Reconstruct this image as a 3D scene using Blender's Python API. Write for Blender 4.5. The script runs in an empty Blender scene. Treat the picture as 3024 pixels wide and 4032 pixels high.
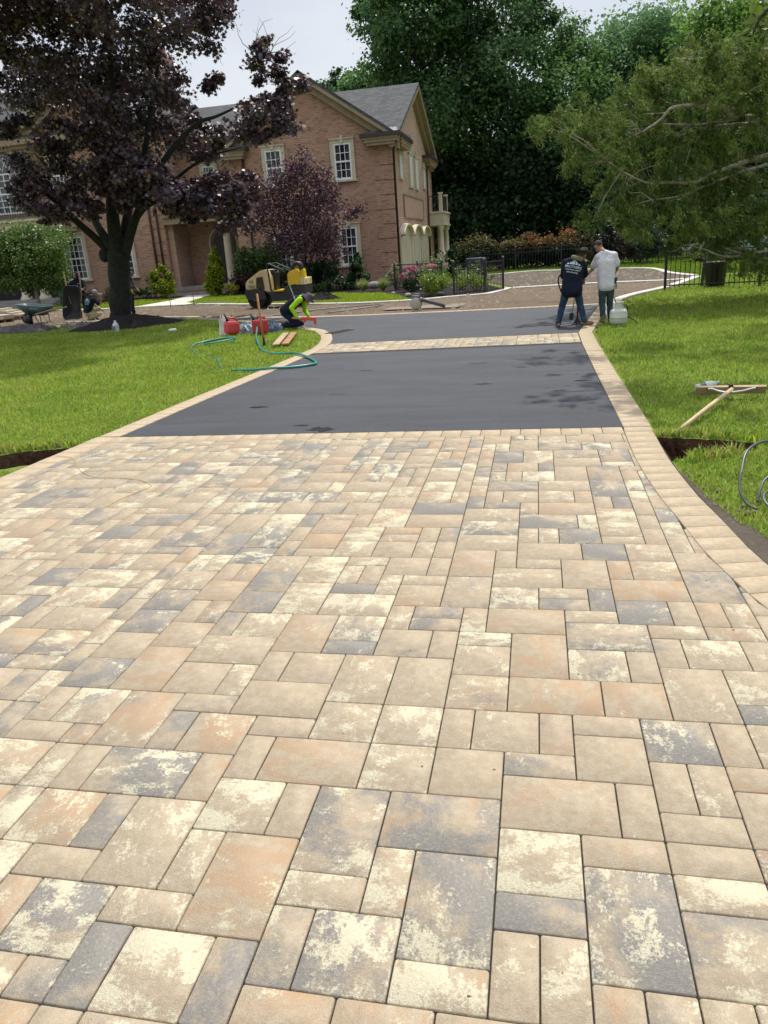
import bpy, bmesh, math, random
import numpy as np
from mathutils import Vector, Matrix, Euler
from mathutils.geometry import tessellate_polygon
from mathutils.bvhtree import BVHTree
random.seed(7)
RNG = np.random.default_rng(11)
S = 1.167                      # survey units -> metres, applied to everything at the end
scene = bpy.context.scene
col = scene.collection
PI = math.pi
SUN_EL, SUN_AZ = math.radians(66), math.radians(9)

# ------------------------------------------------------------------ node helpers
class NT:
    def __init__(s, name):
        s.m = bpy.data.materials.new(name); s.m.use_nodes = True
        s.t = s.m.node_tree; s.t.nodes.clear()
        s.out = s.t.nodes.new('ShaderNodeOutputMaterial')
    def n(s, typ, **k):
        nd = s.t.nodes.new(typ)
        for a, b in k.items(): setattr(nd, a, b)
        return nd
    def setin(s, sock, v):
        if hasattr(v, 'links') or isinstance(v, bpy.types.NodeSocket): s.t.links.new(v, sock)
        elif v is not None:
            if isinstance(v, (tuple, list)) and sock.type == 'RGBA' and len(v) == 3: v = (*v, 1)
            sock.default_value = v
    def obj(s): return s.n('ShaderNodeTexCoord').outputs['Object']
    def attr(s, name='Col'):
        nd = s.n('ShaderNodeAttribute'); nd.attribute_name = name; return nd.outputs['Color']
    def sep(s, c):
        nd = s.n('ShaderNodeSeparateXYZ'); s.setin(nd.inputs[0], c); return nd.outputs
    def comb(s, x, y, z):
        nd = s.n('ShaderNodeCombineXYZ')
        for i, v in enumerate((x, y, z)): s.setin(nd.inputs[i], v)
        return nd.outputs[0]
    def vm(s, op, a, b):
        nd = s.n('ShaderNodeVectorMath', operation=op); s.setin(nd.inputs[0], a); s.setin(nd.inputs[1], b); return nd.outputs[0]
    def ma(s, op, a, b=0.0, clamp=False):
        nd = s.n('ShaderNodeMath', operation=op, use_clamp=clamp); s.setin(nd.inputs[0], a); s.setin(nd.inputs[1], b); return nd.outputs[0]
    def noise(s, v, scale, detail=4, rough=.55, dist=0):
        nd = s.n('ShaderNodeTexNoise'); s.setin(nd.inputs['Vector'], v); nd.inputs['Scale'].default_value = scale
        nd.inputs['Detail'].default_value = detail; nd.inputs['Roughness'].default_value = rough; nd.inputs['Distortion'].default_value = dist
        return nd.outputs['Fac']
    def ss(s, v, a, b):
        nd = s.n('ShaderNodeMapRange', interpolation_type='SMOOTHSTEP'); s.setin(nd.inputs['Value'], v)
        s.setin(nd.inputs['From Min'], a); s.setin(nd.inputs['From Max'], b); return nd.outputs[0]
    def mix(s, f, a, b, bt='MIX'):
        nd = s.n('ShaderNodeMix', data_type='RGBA', blend_type=bt); s.setin(nd.inputs['Factor'], f)
        s.setin(nd.inputs[6], a); s.setin(nd.inputs[7], b); return nd.outputs[2]
    def bump(s, h, strength=.4, dist=.02):
        nd = s.n('ShaderNodeBump'); nd.inputs['Strength'].default_value = strength; nd.inputs['Distance'].default_value = dist
        s.setin(nd.inputs['Height'], h); return nd.outputs[0]
    def pr(s, c, rough=.6, metal=0, spec=.5, normal=None, coat=0, alpha=None):
        nd = s.n('ShaderNodeBsdfPrincipled'); s.setin(nd.inputs['Base Color'], c); s.setin(nd.inputs['Roughness'], rough)
        nd.inputs['Metallic'].default_value = metal; s.setin(nd.inputs['Specular IOR Level'], spec)
        nd.inputs['Coat Weight'].default_value = coat
        if normal is not None: s.setin(nd.inputs['Normal'], normal)
        if alpha is not None: s.setin(nd.inputs['Alpha'], alpha)
        return nd.outputs[0]
    def done(s, sh): s.t.links.new(sh, s.out.inputs[0]); return s.m

_mc = {}
def mt(name, c1, c2=None, scale=6, rough=.6, bump=0, bscale=None, metal=0, spec=.5, coat=0, detail=4, bdist=.02):
    """plain procedural surface: two tones mixed by noise, optional bump"""
    if name in _mc: return _mc[name]
    N = NT(name); v = N.obj()
    c2 = c2 or tuple(x*.78 for x in c1)
    f = N.ss(N.noise(v, scale, detail), .35, .65)
    nm = N.bump(N.noise(v, bscale or scale*4, 5, .65), bump, bdist) if bump else None
    _mc[name] = N.done(N.pr(N.mix(f, c1, c2), rough, metal, spec, nm, coat)); return _mc[name]

def leaf_mat(name, trans=.3, rough=.45, spec=.35, tint=(1, 1, 1)):
    N = NT(name); c = N.attr()
    p = N.pr(c, rough, 0, spec)
    tr = N.n('ShaderNodeBsdfTranslucent'); N.setin(tr.inputs[0], N.mix(1, c, (*tint, 1), 'MULTIPLY'))
    mx = N.n('ShaderNodeMixShader'); mx.inputs[0].default_value = trans
    N.t.links.new(p, mx.inputs[1]); N.t.links.new(tr.outputs[0], mx.inputs[2])
    return N.done(mx.outputs[0])

# ------------------------------------------------------------------ object helpers
def tag(o, label=None, cat=None, group=None, kind=None):
    if label: o['label'] = label
    if cat: o['category'] = cat
    if group: o['group'] = group
    if kind: o['kind'] = kind
    return o
def thing(name, label, cat, loc=(0, 0, 0), rz=0, group=None):
    o = bpy.data.objects.new(name, None); col.objects.link(o); o.empty_display_size = .2
    o.location = loc; o.rotation_euler = (0, 0, rz); return tag(o, label, cat, group)
def wloc(o):
    v = Vector((0, 0, 0))
    while o: v += o.location; o = o.parent
    return v
def link(name, me, mat, parent=None):
    if mat: 
        for m in (mat if isinstance(mat, (list, tuple)) else [mat]): me.materials.append(m)
    o = bpy.data.objects.new(name, me); col.objects.link(o)
    if parent: o.parent = parent
    return o
def np_mesh(name, co, lens, idx=None, mat=None, parent=None, colors=None, smooth=False, local=False):
    co = np.asarray(co, np.float32).reshape(-1, 3)
    if parent is not None and not local: co = co - np.array(wloc(parent), np.float32)
    lens = np.asarray(lens, np.int32); idx = np.arange(len(co), dtype=np.int32) if idx is None else np.asarray(idx, np.int32)
    me = bpy.data.meshes.new(name); me.vertices.add(len(co)); me.vertices.foreach_set('co', co.ravel())
    me.loops.add(len(idx)); me.loops.foreach_set('vertex_index', idx)
    me.polygons.add(len(lens)); st = np.zeros(len(lens), np.int32); st[1:] = np.cumsum(lens)[:-1]
    me.polygons.foreach_set('loop_start', st)
    if smooth: me.polygons.foreach_set('use_smooth', np.ones(len(lens), bool))
    me.update(calc_edges=True)
    if colors is not None:
        a = me.color_attributes.new('Col', 'FLOAT_COLOR', 'POINT')
        c4 = np.ones((len(co), 4), np.float32); c4[:, :3] = colors; a.data.foreach_set('color', c4.ravel())
    return link(name, me, mat, parent)

def rotm(rx=0, ry=0, rz=0): return Euler((rx, ry, rz)).to_matrix()
class MB:
    def __init__(s): s.v = []; s.f = []; s.sm = []
    def add(s, vs, fs, smooth=False):
        b = len(s.v); s.v += [tuple(map(float, p)) for p in vs]
        for f in fs: s.f.append([b+i for i in f]); s.sm.append(smooth)
        return s
    def box(s, c, d, R=None, bev=0):
        hx, hy, hz = d[0]/2, d[1]/2, d[2]/2; c = Vector(c)
        bm = bmesh.new(); bmesh.ops.create_cube(bm, size=1)
        for q in bm.verts: q.co = Vector((q.co.x*2*hx, q.co.y*2*hy, q.co.z*2*hz))
        if bev: bmesh.ops.bevel(bm, geom=bm.edges[:], offset=bev, segments=2, affect='EDGES', profile=.6)
        if R is not None: bmesh.ops.transform(bm, matrix=R.to_4x4(), verts=bm.verts)
        bm.verts.index_update(); s.add([q.co+c for q in bm.verts], [[q.index for q in f.verts] for f in bm.faces]); bm.free(); return s
    def bar(s, a, b, w, h=None, up=(0, 0, 1)):
        a, b = Vector(a), Vector(b); h = h or w; d = (b-a); L = d.length; d.normalize(); u = Vector(up)
        if abs(d.dot(u)) > .98: u = Vector((0, 1, 0))
        x = d.cross(u).normalized(); z = x.cross(d)
        R = Matrix((x, d, z)).transposed(); return s.box((a+b)/2, (w, L, h), R)
    def tube(s, pts, r, n=8, cap=True, flat=1):
        pts = [Vector(p) for p in pts]; rs = r if isinstance(r, (list, tuple)) else [r]*len(pts)
        prev = None; rings = []
        for i, p in enumerate(pts):
            d = (pts[min(i+1, len(pts)-1)]-pts[max(i-1, 0)]).normalized()
            if prev is None:
                u = Vector((0, 0, 1)) if abs(d.z) < .9 else Vector((1, 0, 0)); x = d.cross(u).normalized()
            else: x = (prev-d*prev.dot(d)).normalized()
            prev = x; y = d.cross(x)
            rings.append([p+(x*math.cos(2*PI*k/n)+y*math.sin(2*PI*k/n)*flat)*rs[i] for k in range(n)])
        vs = [q for g in rings for q in g]; fs = []
        for i in range(len(pts)-1):
            for k in range(n): fs.append((i*n+k, i*n+(k+1) % n, (i+1)*n+(k+1) % n, (i+1)*n+k))
        s.add(vs, fs, True)
        if cap: s.add(rings[0], [tuple(range(n))[::-1]]); s.add(rings[-1], [tuple(range(n))])
        return s
    def lathe(s, prof, c=(0, 0, 0), n=20, R=None, sx=1, sy=1):
        c = Vector(c); vs = []; fs = []; m = len(prof)
        for k in range(n):
            a = 2*PI*k/n
            for (r, z) in prof:
                p = Vector((r*math.cos(a)*sx, r*math.sin(a)*sy, z)); vs.append((R @ p if R else p)+c)
        for k in range(n):
            for i in range(m-1): fs.append((k*m+i, ((k+1) % n)*m+i, ((k+1) % n)*m+i+1, k*m+i+1))
        return s.add(vs, fs, True)
    def prism(s, poly, h0, h1, F=None):
        """poly in (a,b), extruded along the third axis; F maps (a,b,h)->xyz"""
        F = F or (lambda a, b, h: (a, b, h)); n = len(poly)
        vs = [F(a, b, h0) for a, b in poly]+[F(a, b, h1) for a, b in poly]
        tri = tessellate_polygon([[Vector((a, b, 0)) for a, b in poly]])
        fs = [tuple(t) for t in tri]+[tuple(i+n for i in t[::-1]) for t in tri]
        fs += [(i, (i+1) % n, n+(i+1) % n, n+i) for i in range(n)]
        return s.add(vs, fs)
    def ell(s, c, r, n=12, m=8, R=None):
        c = Vector(c); vs = []; fs = []
        for i in range(m+1):
            th = PI*i/m
            for k in range(n):
                a = 2*PI*k/n; p = Vector((r[0]*math.sin(th)*math.cos(a), r[1]*math.sin(th)*math.sin(a), r[2]*math.cos(th)))
                vs.append((R @ p if R else p)+c)
        for i in range(m):
            for k in range(n): fs.append((i*n+k, (i+1)*n+k, (i+1)*n+(k+1) % n, i*n+(k+1) % n))
        return s.add(vs, fs, True)
    def build(s, name, mat, parent=None, local=False, fixn=True):
        me = bpy.data.meshes.new(name); off = Vector((0, 0, 0)) if (local or not parent) else wloc(parent)
        me.from_pydata([Vector(p)-off for p in s.v], [], s.f); me.polygons.foreach_set('use_smooth', s.sm)
        if fixn:
            bm = bmesh.new(); bm.from_mesh(me); bmesh.ops.remove_doubles(bm, verts=bm.verts, dist=1e-5)
            bmesh.ops.recalc_face_normals(bm, faces=bm.faces); bm.to_mesh(me); bm.free()
        return link(name, me, mat, parent)
def copy_tree(o, parent=None):
    c = o.copy(); col.objects.link(c); c.parent = parent
    for ch in list(o.children): copy_tree(ch, c)
    return c
def sheet(name, polys, z, mat, kind='structure', holes=()):
    """flat sheets: list of outlines"""
    vs = []; fs = []
    for p in polys:
        loops = [[Vector((x, y, 0)) for x, y in p]]+[[Vector((x, y, 0)) for x, y in h] for h in holes]
        flat = [q for l in loops for q in l]; b = len(vs); vs += [(q.x, q.y, z) for q in flat]
        for t in tessellate_polygon(loops):
            a, bb, c = [flat[i] for i in t]
            if (bb-a).cross(c-a).z < 0: t = t[::-1]
            fs.append([b+i for i in t])
    me = bpy.data.meshes.new(name); me.from_pydata(vs, [], fs); o = link(name, me, mat); return tag(o, kind=kind)
def smooth_line(pts, n=8):
    out = []; P = [Vector(p) for p in pts]
    for i in range(len(P)-1):
        p0, p1, p2, p3 = P[max(i-1, 0)], P[i], P[i+1], P[min(i+2, len(P)-1)]
        for k in range(n):
            t = k/n; out.append(.5*((2*p1)+(-p0+p2)*t+(2*p0-5*p1+4*p2-p3)*t*t+(-p0+3*p1-3*p2+p3)*t**3))
    out.append(P[-1]); return out
def inside(P, poly):
    x, y = P[:, 0], P[:, 1]; c = np.zeros(len(P), bool); q = np.array(poly); j = len(q)-1
    for i in range(len(q)):
        xi, yi = q[i]; xj, yj = q[j]
        with np.errstate(divide='ignore', invalid='ignore'):
            c ^= ((yi > y) != (yj > y)) & (x < (xj-xi)*(y-yi)/(yj-yi+1e-12)+xi)
        j = i
    return c
def text_mb(txt, size, M, spacing=1.0, bold=True):
    """lettering as mesh; M is a 4x4 placing the text plane (x right, y up)"""
    cu = bpy.data.curves.new('t', 'FONT'); cu.body = txt; cu.size = size; cu.align_x = 'CENTER'; cu.space_character = spacing
    cu.offset = size*.012 if bold else 0; cu.resolution_u = 2
    o = bpy.data.objects.new('t', cu); col.objects.link(o); bpy.context.view_layer.update()
    me = bpy.data.meshes.new_from_object(o.evaluated_get(bpy.context.evaluated_depsgraph_get()))
    vs = [M @ v.co for v in me.vertices]; fs = [list(p.vertices) for p in me.polygons]
    bpy.data.objects.remove(o); bpy.data.curves.remove(cu); bpy.data.meshes.remove(me); return vs, fs

# ------------------------------------------------------------------ foliage helpers
SHAPES = {
 'leaf': [(0, -.5), (.32, -.1), (.22, .25), (0, .5), (-.22, .25), (-.32, -.1)],
 'quad': [(0, -.5), (.36, 0), (0, .5), (-.36, 0)],
 'maple': [(0, -.5), (.12, -.22), (.42, -.3), (.3, -.02), (.5, .15), (.2, .2), (0, .52), (-.2, .2), (-.5, .15), (-.3, -.02), (-.42, -.3), (-.12, -.22)],
 'spray': [(0, -.5), (.09, 0), (0, .5), (-.09, 0)],
 'clump': [(-.1, -.5), (.3, -.42), (.5, -.05), (.28, .2), (.36, .45), (0, .5), (-.3, .38), (-.5, .02), (-.3, -.12)],
}
def leaves(name, pos, nrm, size, colr, shape, mat, parent=None, stretch=None, up=None, fold=.12):
    n = len(pos); sh = np.array(SHAPES[shape], np.float32); k = len(sh)
    nrm = nrm/np.linalg.norm(nrm, axis=1, keepdims=True)
    a = RNG.normal(size=(n, 3)).astype(np.float32) if up is None else up
    t = a-nrm*np.sum(a*nrm, 1, keepdims=True); t /= np.linalg.norm(t, axis=1, keepdims=True)+1e-9
    b = np.cross(nrm, t)
    co = pos[:, None, :]+size[:, None, None]*(sh[None, :, 0, None]*b[:, None, :]+sh[None, :, 1, None]*t[:, None, :]
         + (np.abs(sh[None, :, 0, None])*2-sh[None, :, 1, None]**2)*fold*nrm[:, None, :])
    return np_mesh(name, co.reshape(-1, 3), np.full(n, k), None, mat, parent, np.repeat(colr, k, 0))
def crown(cl, dens, sub, rng, spread=.42, flat=.75, shell=(.5, 1.0), gap=0.0):
    P = []; O = []; K = []
    for (x, y, z, rx, rz) in cl:
        ns = max(4, int(sub*rx*rz)); d = rng.normal(size=(ns, 3)); d /= np.linalg.norm(d, axis=1, keepdims=True)
        u = rng.uniform(*shell, size=(ns, 1)); c = np.array([x, y, z])+d*u*np.array([rx, rx, rz])
        if gap: m = rng.random(ns) > gap; c = c[m]; d = d[m]; ns = len(c)
        nl = max(3, int(dens*rx*(rx+rz)/max(ns, 1)))
        sr = spread*min(rx, rz*1.4)*rng.uniform(.6, 1.25, size=(ns, 1, 1))
        p = c[:, None, :]+rng.normal(size=(ns, nl, 3))*sr*.6*np.array([1, 1, flat])
        P.append(p.reshape(-1, 3)); O.append(np.repeat(d, nl, 0)); K.append(np.repeat(rng.random(ns), nl))
    return np.concatenate(P).astype(np.float32), np.concatenate(O).astype(np.float32), np.concatenate(K).astype(np.float32)
def tone(k, cs, rng, jit=.35):
    """pick along a list of colours by clump value plus leaf jitter"""
    t = np.clip(k*(1-jit)+rng.random(len(k))*jit, 0, .9999)*(len(cs)-1); i = t.astype(int); f = (t-i)[:, None]; cs = np.array(cs, np.float32)
    return (cs[i]*(1-f)+cs[i+1]*f)*rng.uniform(.75, 1.2, size=(len(k), 1)).astype(np.float32)
def limb_tree(mb, pts, r0, r1, n=8):
    L = smooth_line(pts, 5); m = len(L); mb.tube(L, [r0+(r1-r0)*i/(m-1) for i in range(m)], n)
def twigs(mb, starts, rng, n, ln, r, droop=0.0, sides=4):
    """small forking dead or bare twigs from given points"""
    for i in range(n):
        p = Vector(starts[rng.integers(len(starts))]); d = Vector(rng.normal(size=3)).normalized(); d.z = d.z*.6-droop; pts = [p.copy()]
        L = ln*rng.uniform(.4, 1.2)
        for k in range(4): d = (d+Vector(rng.normal(size=3))*.35).normalized(); p = p+d*L/4; pts.append(p.copy())
        mb.tube(pts, [r, r*.8, r*.6, r*.45, r*.25], sides)
# ------------------------------------------------------------------ camera, world, sun
cam = bpy.data.cameras.new('camera'); camo = bpy.data.objects.new('camera', cam); col.objects.link(camo); scene.camera = camo
RT = Vector((0.97932012, 0.19087329, -0.0670783)); DN = Vector((0.00233288, -0.34218233, -0.93963068)); FW = Vector((-0.20230341, 0.92004273, -0.33555132))
camo.matrix_world = Matrix((( RT.x, -DN.x, -FW.x, 0.104), (RT.y, -DN.y, -FW.y, -1.502), (RT.z, -DN.z, -FW.z, 1.605), (0, 0, 0, 1)))
cam.sensor_fit = 'VERTICAL'; cam.sensor_height = 36; cam.lens = 26.0; cam.clip_end = 1500; cam.clip_start = .05
scene.view_settings.view_transform = 'Standard'; scene.view_settings.look = 'None'; scene.view_settings.exposure = 0
W = bpy.data.worlds.new('World'); scene.world = W; W.use_nodes = True
t = W.node_tree; bg = t.nodes['Background']; sky = t.nodes.new('ShaderNodeTexSky'); sky.sky_type = 'NISHITA'; sky.sun_disc = False
sky.sun_elevation = SUN_EL; sky.sun_rotation = SUN_AZ; sky.dust_density = 2.0; sky.air_density = 1.0; sky.ozone_density = 1.5
tc = t.nodes.new('ShaderNodeTexCoord'); mp = t.nodes.new('ShaderNodeMapping'); mp.inputs['Scale'].default_value = (1.6, 1.6, 4)
nz = t.nodes.new('ShaderNodeTexNoise'); nz.inputs['Scale'].default_value = 1.3; nz.inputs['Detail'].default_value = 6; nz.inputs['Roughness'].default_value = .55
rp = t.nodes.new('ShaderNodeMapRange'); rp.inputs['From Min'].default_value = .3; rp.inputs['From Max'].default_value = .72
rp.inputs['To Min'].default_value = .42; rp.inputs['To Max'].default_value = 1.0
mx = t.nodes.new('ShaderNodeMix'); mx.data_type = 'RGBA'; mx.inputs[7].default_value = (7.9, 8.2, 8.7, 1)
t.links.new(tc.outputs['Generated'], mp.inputs[0]); t.links.new(mp.outputs[0], nz.inputs['Vector']); t.links.new(nz.outputs['Fac'], rp.inputs['Value'])
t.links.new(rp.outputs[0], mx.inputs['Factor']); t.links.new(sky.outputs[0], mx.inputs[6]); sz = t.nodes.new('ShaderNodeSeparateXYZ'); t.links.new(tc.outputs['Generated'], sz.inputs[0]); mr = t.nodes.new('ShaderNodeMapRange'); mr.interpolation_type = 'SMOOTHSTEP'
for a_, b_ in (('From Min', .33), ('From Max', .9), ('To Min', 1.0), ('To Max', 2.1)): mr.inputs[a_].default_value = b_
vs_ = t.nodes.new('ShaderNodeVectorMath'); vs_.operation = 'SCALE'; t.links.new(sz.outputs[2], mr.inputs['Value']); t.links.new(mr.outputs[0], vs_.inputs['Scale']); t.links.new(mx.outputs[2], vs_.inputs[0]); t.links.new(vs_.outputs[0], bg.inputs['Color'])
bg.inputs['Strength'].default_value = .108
sl = bpy.data.lights.new('sun', 'SUN'); sl.energy = 4.4; sl.angle = math.radians(.6); sl.color = (1, .955, .88)
so = bpy.data.objects.new('sun', sl); col.objects.link(so)
so.rotation_euler = Vector((math.sin(SUN_AZ)*math.cos(SUN_EL), math.cos(SUN_AZ)*math.cos(SUN_EL), math.sin(SUN_EL))).to_track_quat('Z', 'Y').to_euler()

# ------------------------------------------------------------------ ground materials
def grass_ground():
    N = NT('lawn_ground'); v = N.obj()
    a = N.noise(v, .5, 3); b = N.noise(v, 9, 5, .7); c = N.noise(v, 60, 3, .7)
    cc = N.mix(N.ss(a, .35, .65), (.165, .26, .032), (.235, .325, .055))
    cc = N.mix(N.ss(b, .45, .75), cc, (.29, .27, .08)); cc = N.mix(N.ss(c, .4, .8), cc, (.09, .14, .018))
    return N.done(N.pr(cc, .85, 0, .15, N.bump(c, .9, .05)))
def soil(name, c1, c2, c3, fs=25, st=.9):
    N = NT(name); v = N.obj()
    a = N.noise(N.vm('MULTIPLY', v, (.45, 1.5, 1)), 1.6, 6, .7); b = N.noise(v, fs, 6, .7); c = N.noise(v, 5, 5, .65)
    cc = N.mix(N.ss(a, .3, .7), c1, c2); cc = N.mix(N.ss(b, .52, .75), cc, c3); cc = N.mix(N.ss(c, .55, .8), cc, tuple(x*.8 for x in c2))
    return N.done(N.pr(cc, .95, 0, .15, N.bump(N.ma('ADD', b, c), st, .06)))
def asphalt():
    N = NT('asphalt'); v = N.obj()
    g = N.noise(v, 60, 5, .85); a = N.noise(N.vm('MULTIPLY', v, (.5, 1.6, 1)), 1.1, 5, .6); b = N.noise(v, 6, 4)
    wet = N.ss(N.noise(N.vm('MULTIPLY', v, (.7, 2.4, 1)), 1.25, 4, .6), .665, .70)
    cc = N.mix(N.ss(a, .3, .7), (.013, .015, .020), (.032, .037, .049))
    g2 = N.noise(v, 26, 4, .8); cc = N.mix(N.ss(g, .5, .72), cc, (.095, .104, .123)); cc = N.mix(N.ma('MULTIPLY', N.ss(g2, .50, .36), .8), cc, (.010, .011, .014)); cc = N.mix(N.ma('MULTIPLY', N.ss(N.noise(N.vm('MULTIPLY', v, (.25, 3.0, 1)), 2.2, 5, .6), .5, .7), .35), cc, (.048, .056, .073)); cc = N.mix(N.ss(b, .55, .8), cc, (.022, .024, .030))
    cc = N.mix(wet, cc, (.012, .012, .014))
    rg = N.ma('SUBTRACT', N.ma('ADD', .42, N.ma('MULTIPLY', a, .35)), N.ma('MULTIPLY', wet, .3))
    return N.done(N.pr(cc, rg, 0, .5, N.bump(g, 1.0, .012)))
def paver_mat(name, border=False):
    N = NT(name); v = N.obj(); at = N.sep(N.attr()); h1, h2, h3 = at[0], at[1], at[2]      # charcoal, cream and rust share of this stone
    o = N.vm('ADD', v, N.comb(N.ma('MULTIPLY', h1, 371.0), N.ma('MULTIPLY', h2, 533.0), N.ma('MULTIPLY', h3, 197.0))); d = N.ma('GREATER_THAN', N.ma('FRACT', N.ma('MULTIPLY', N.ma('ADD', h1, h3), 91.7)), .5)
    def dirn(k, scale, det, rough, dist=.4):      # streaks run along or across the stone
        a = N.noise(N.vm('MULTIPLY', o, (1.0, k, 1)), scale, det, rough, dist); b = N.noise(N.vm('MULTIPLY', o, (k, 1.0, 1)), scale, det, rough, dist)
        m = N.n('ShaderNodeMix', data_type='FLOAT'); N.setin(m.inputs[0], d); N.setin(m.inputs[2], a); N.setin(m.inputs[3], b); return m.outputs[0]
    gr = N.noise(v, 85, 4, .8); fine = N.noise(v, 210, 3, .75); mid = N.noise(o, 24, 6, .7)
    base = N.mix(N.ss(mid, .3, .7), (.325, .258, .174), (.405, .336, .240))
    ru = dirn(3.0, 3.6, 10, .74, .15); t1 = N.ma('SUBTRACT', .62, N.ma('MULTIPLY', h3, .20))
    base = N.mix(N.ma('MULTIPLY', N.ss(ru, t1, N.ma('ADD', t1, .16)), .85), base, (.375, .252, .150))
    if border:
        base = N.mix(N.ss(mid, .3, .7), (.365, .285, .185), (.445, .362, .248)); base = N.mix(N.ma('MULTIPLY', N.ss(dirn(2.5, 3.5, 8, .7), .52, .72), N.ma('MULTIPLY', h1, .9)), base, (.33, .265, .20))
        cr = N.ma('MULTIPLY', N.ss(dirn(2.0, 4.0, 10, .72), .58, .70), .6)
    else:
        kn = dirn(1.4, 3.0, 10, .70, .15); t3 = N.ma('SUBTRACT', .70, N.ma('MULTIPLY', N.ss(h1, .12, 1.0), .34))
        base = N.mix(N.ma('MULTIPLY', N.ss(kn, t3, N.ma('ADD', t3, .17)), .88), base, N.mix(N.ss(gr, .3, .7), (.158, .152, .140), (.235, .226, .206)))
        cn = N.ma('ADD', dirn(1.5, 5.0, 12, .76, .15), N.ma('MULTIPLY', N.ma('SUBTRACT', gr, .5), .26)); t2 = N.ma('SUBTRACT', .67, N.ma('MULTIPLY', h2, .215))
        cr = N.ss(cn, t2, N.ma('ADD', t2, .075))
    base = N.mix(N.ma('MULTIPLY', cr, .93), base, N.mix(N.ss(gr, .35, .7), (.485, .435, .30), (.59, .54, .395)))
    base = N.mix(N.ma('MULTIPLY', N.ss(gr, .57, .72), .35), base, (.55, .50, .38)); base = N.mix(N.ma('MULTIPLY', N.ss(fine, .5, .70), .50), base, (.20, .165, .12))
    h = N.ma('ADD', N.ma('MULTIPLY', fine, .6), N.ma('MULTIPLY', gr, .8))
    return N.done(N.pr(base, .82, 0, .3, N.bump(h, .5, .010)))
M_lawn = grass_ground()
M_dirt = soil('dirt', (.185, .142, .10), (.115, .086, .06), (.25, .205, .15))
M_gravel = soil('gravel', (.150, .128, .10), (.105, .09, .069), (.215, .187, .15), 40, 1.0)
M_mulch = soil('mulch', (.030, .025, .024), (.022, .018, .018), (.075, .06, .05), 35, 1.0)
M_soil = soil('bare_soil', (.17, .14, .11), (.12, .095, .075), (.27, .24, .205), 30, 1.0)
M_dark = soil('trench_soil', (.12, .07, .04), (.075, .042, .025), (.2, .13, .08), 18, 1.0)
M_asph = asphalt(); M_pav = paver_mat('paver'); M_bord = paver_mat('border_paver', True)
M_conc = mt('concrete', (.55, .51, .44), (.43, .40, .35), 3, .85, .35, 40)
M_sand = mt('joint_sand', (.025, .02, .015), (.014, .011, .008), 30, .95)

# ------------------------------------------------------------------ ground sheets
TR_R = [(1.07, 4.83), (1.25, 4.80), (1.50, 4.72), (1.70, 4.66), (1.80, 4.54), (1.78, 4.44), (1.66, 4.37), (1.55, 4.31), (1.35, 4.26), (1.20, 4.21), (1.06, 4.10)]
TR_L = [(-5.6, 4.55), (-5.2, 4.5), (-4.9, 4.62), (-4.72, 4.72), (-4.5, 4.78), (-4.30, 4.80), (-4.26, 4.28), (-4.5, 4.16), (-4.75, 4.02), (-5.2, 3.95), (-5.6, 3.95)]
def jag(tr):
    r_ = random.Random(3); out = []
    for i in range(len(tr)):
        a, b = tr[i], tr[(i+1) % len(tr)]; k = max(1, int(math.hypot(b[0]-a[0], b[1]-a[1])/.05))
        for q in range(k): out.append((a[0]+(b[0]-a[0])*q/k+r_.uniform(-.018, .018), a[1]+(b[1]-a[1])*q/k+r_.uniform(-.022, .022)))
    return out
TR_R, TR_L = jag(TR_R), jag(TR_L)
tag(sheet('ground', [[(-700, -700), (700, -700), (700, 700), (-700, 700)]], -.5, M_lawn), kind='structure')
lawn = sheet('lawn', [[(-140, -20), (140, -20), (140, 150), (-140, 150)]], -.035, M_lawn, holes=[TR_R, TR_L])
for nm, tr in (('trench', TR_R), ('trench', TR_L)):
    mb = MB(); n = len(tr); cx = sum(p[0] for p in tr)/n; cy = sum(p[1] for p in tr)/n
    rings = []
    for k, (z, sc) in enumerate(((-.035, 1.0), (-.10, .985), (-.2, .97), (-.33, .9))):
        L = []
        for i in range(n):
            for q in range(1):
                a, b = tr[i], tr[(i+1) % n]; x = a[0]; y = a[1]
                j = 0 if k == 0 else .012*k
                L.append((cx+(x-cx)*sc+random.uniform(-j, j), cy+(y-cy)*sc+random.uniform(-j, j), z))
        rings.append(L)
    m = len(rings[0])
    mb.add([p for r in rings for p in r], [(k*m+i, k*m+(i+1) % m, (k+1)*m+(i+1) % m, (k+1)*m+i) for k in range(3) for i in range(m)])
    mb.add(rings[3], [tuple(range(m))]); tag(mb.build(nm, M_dark), kind='structure')

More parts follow.
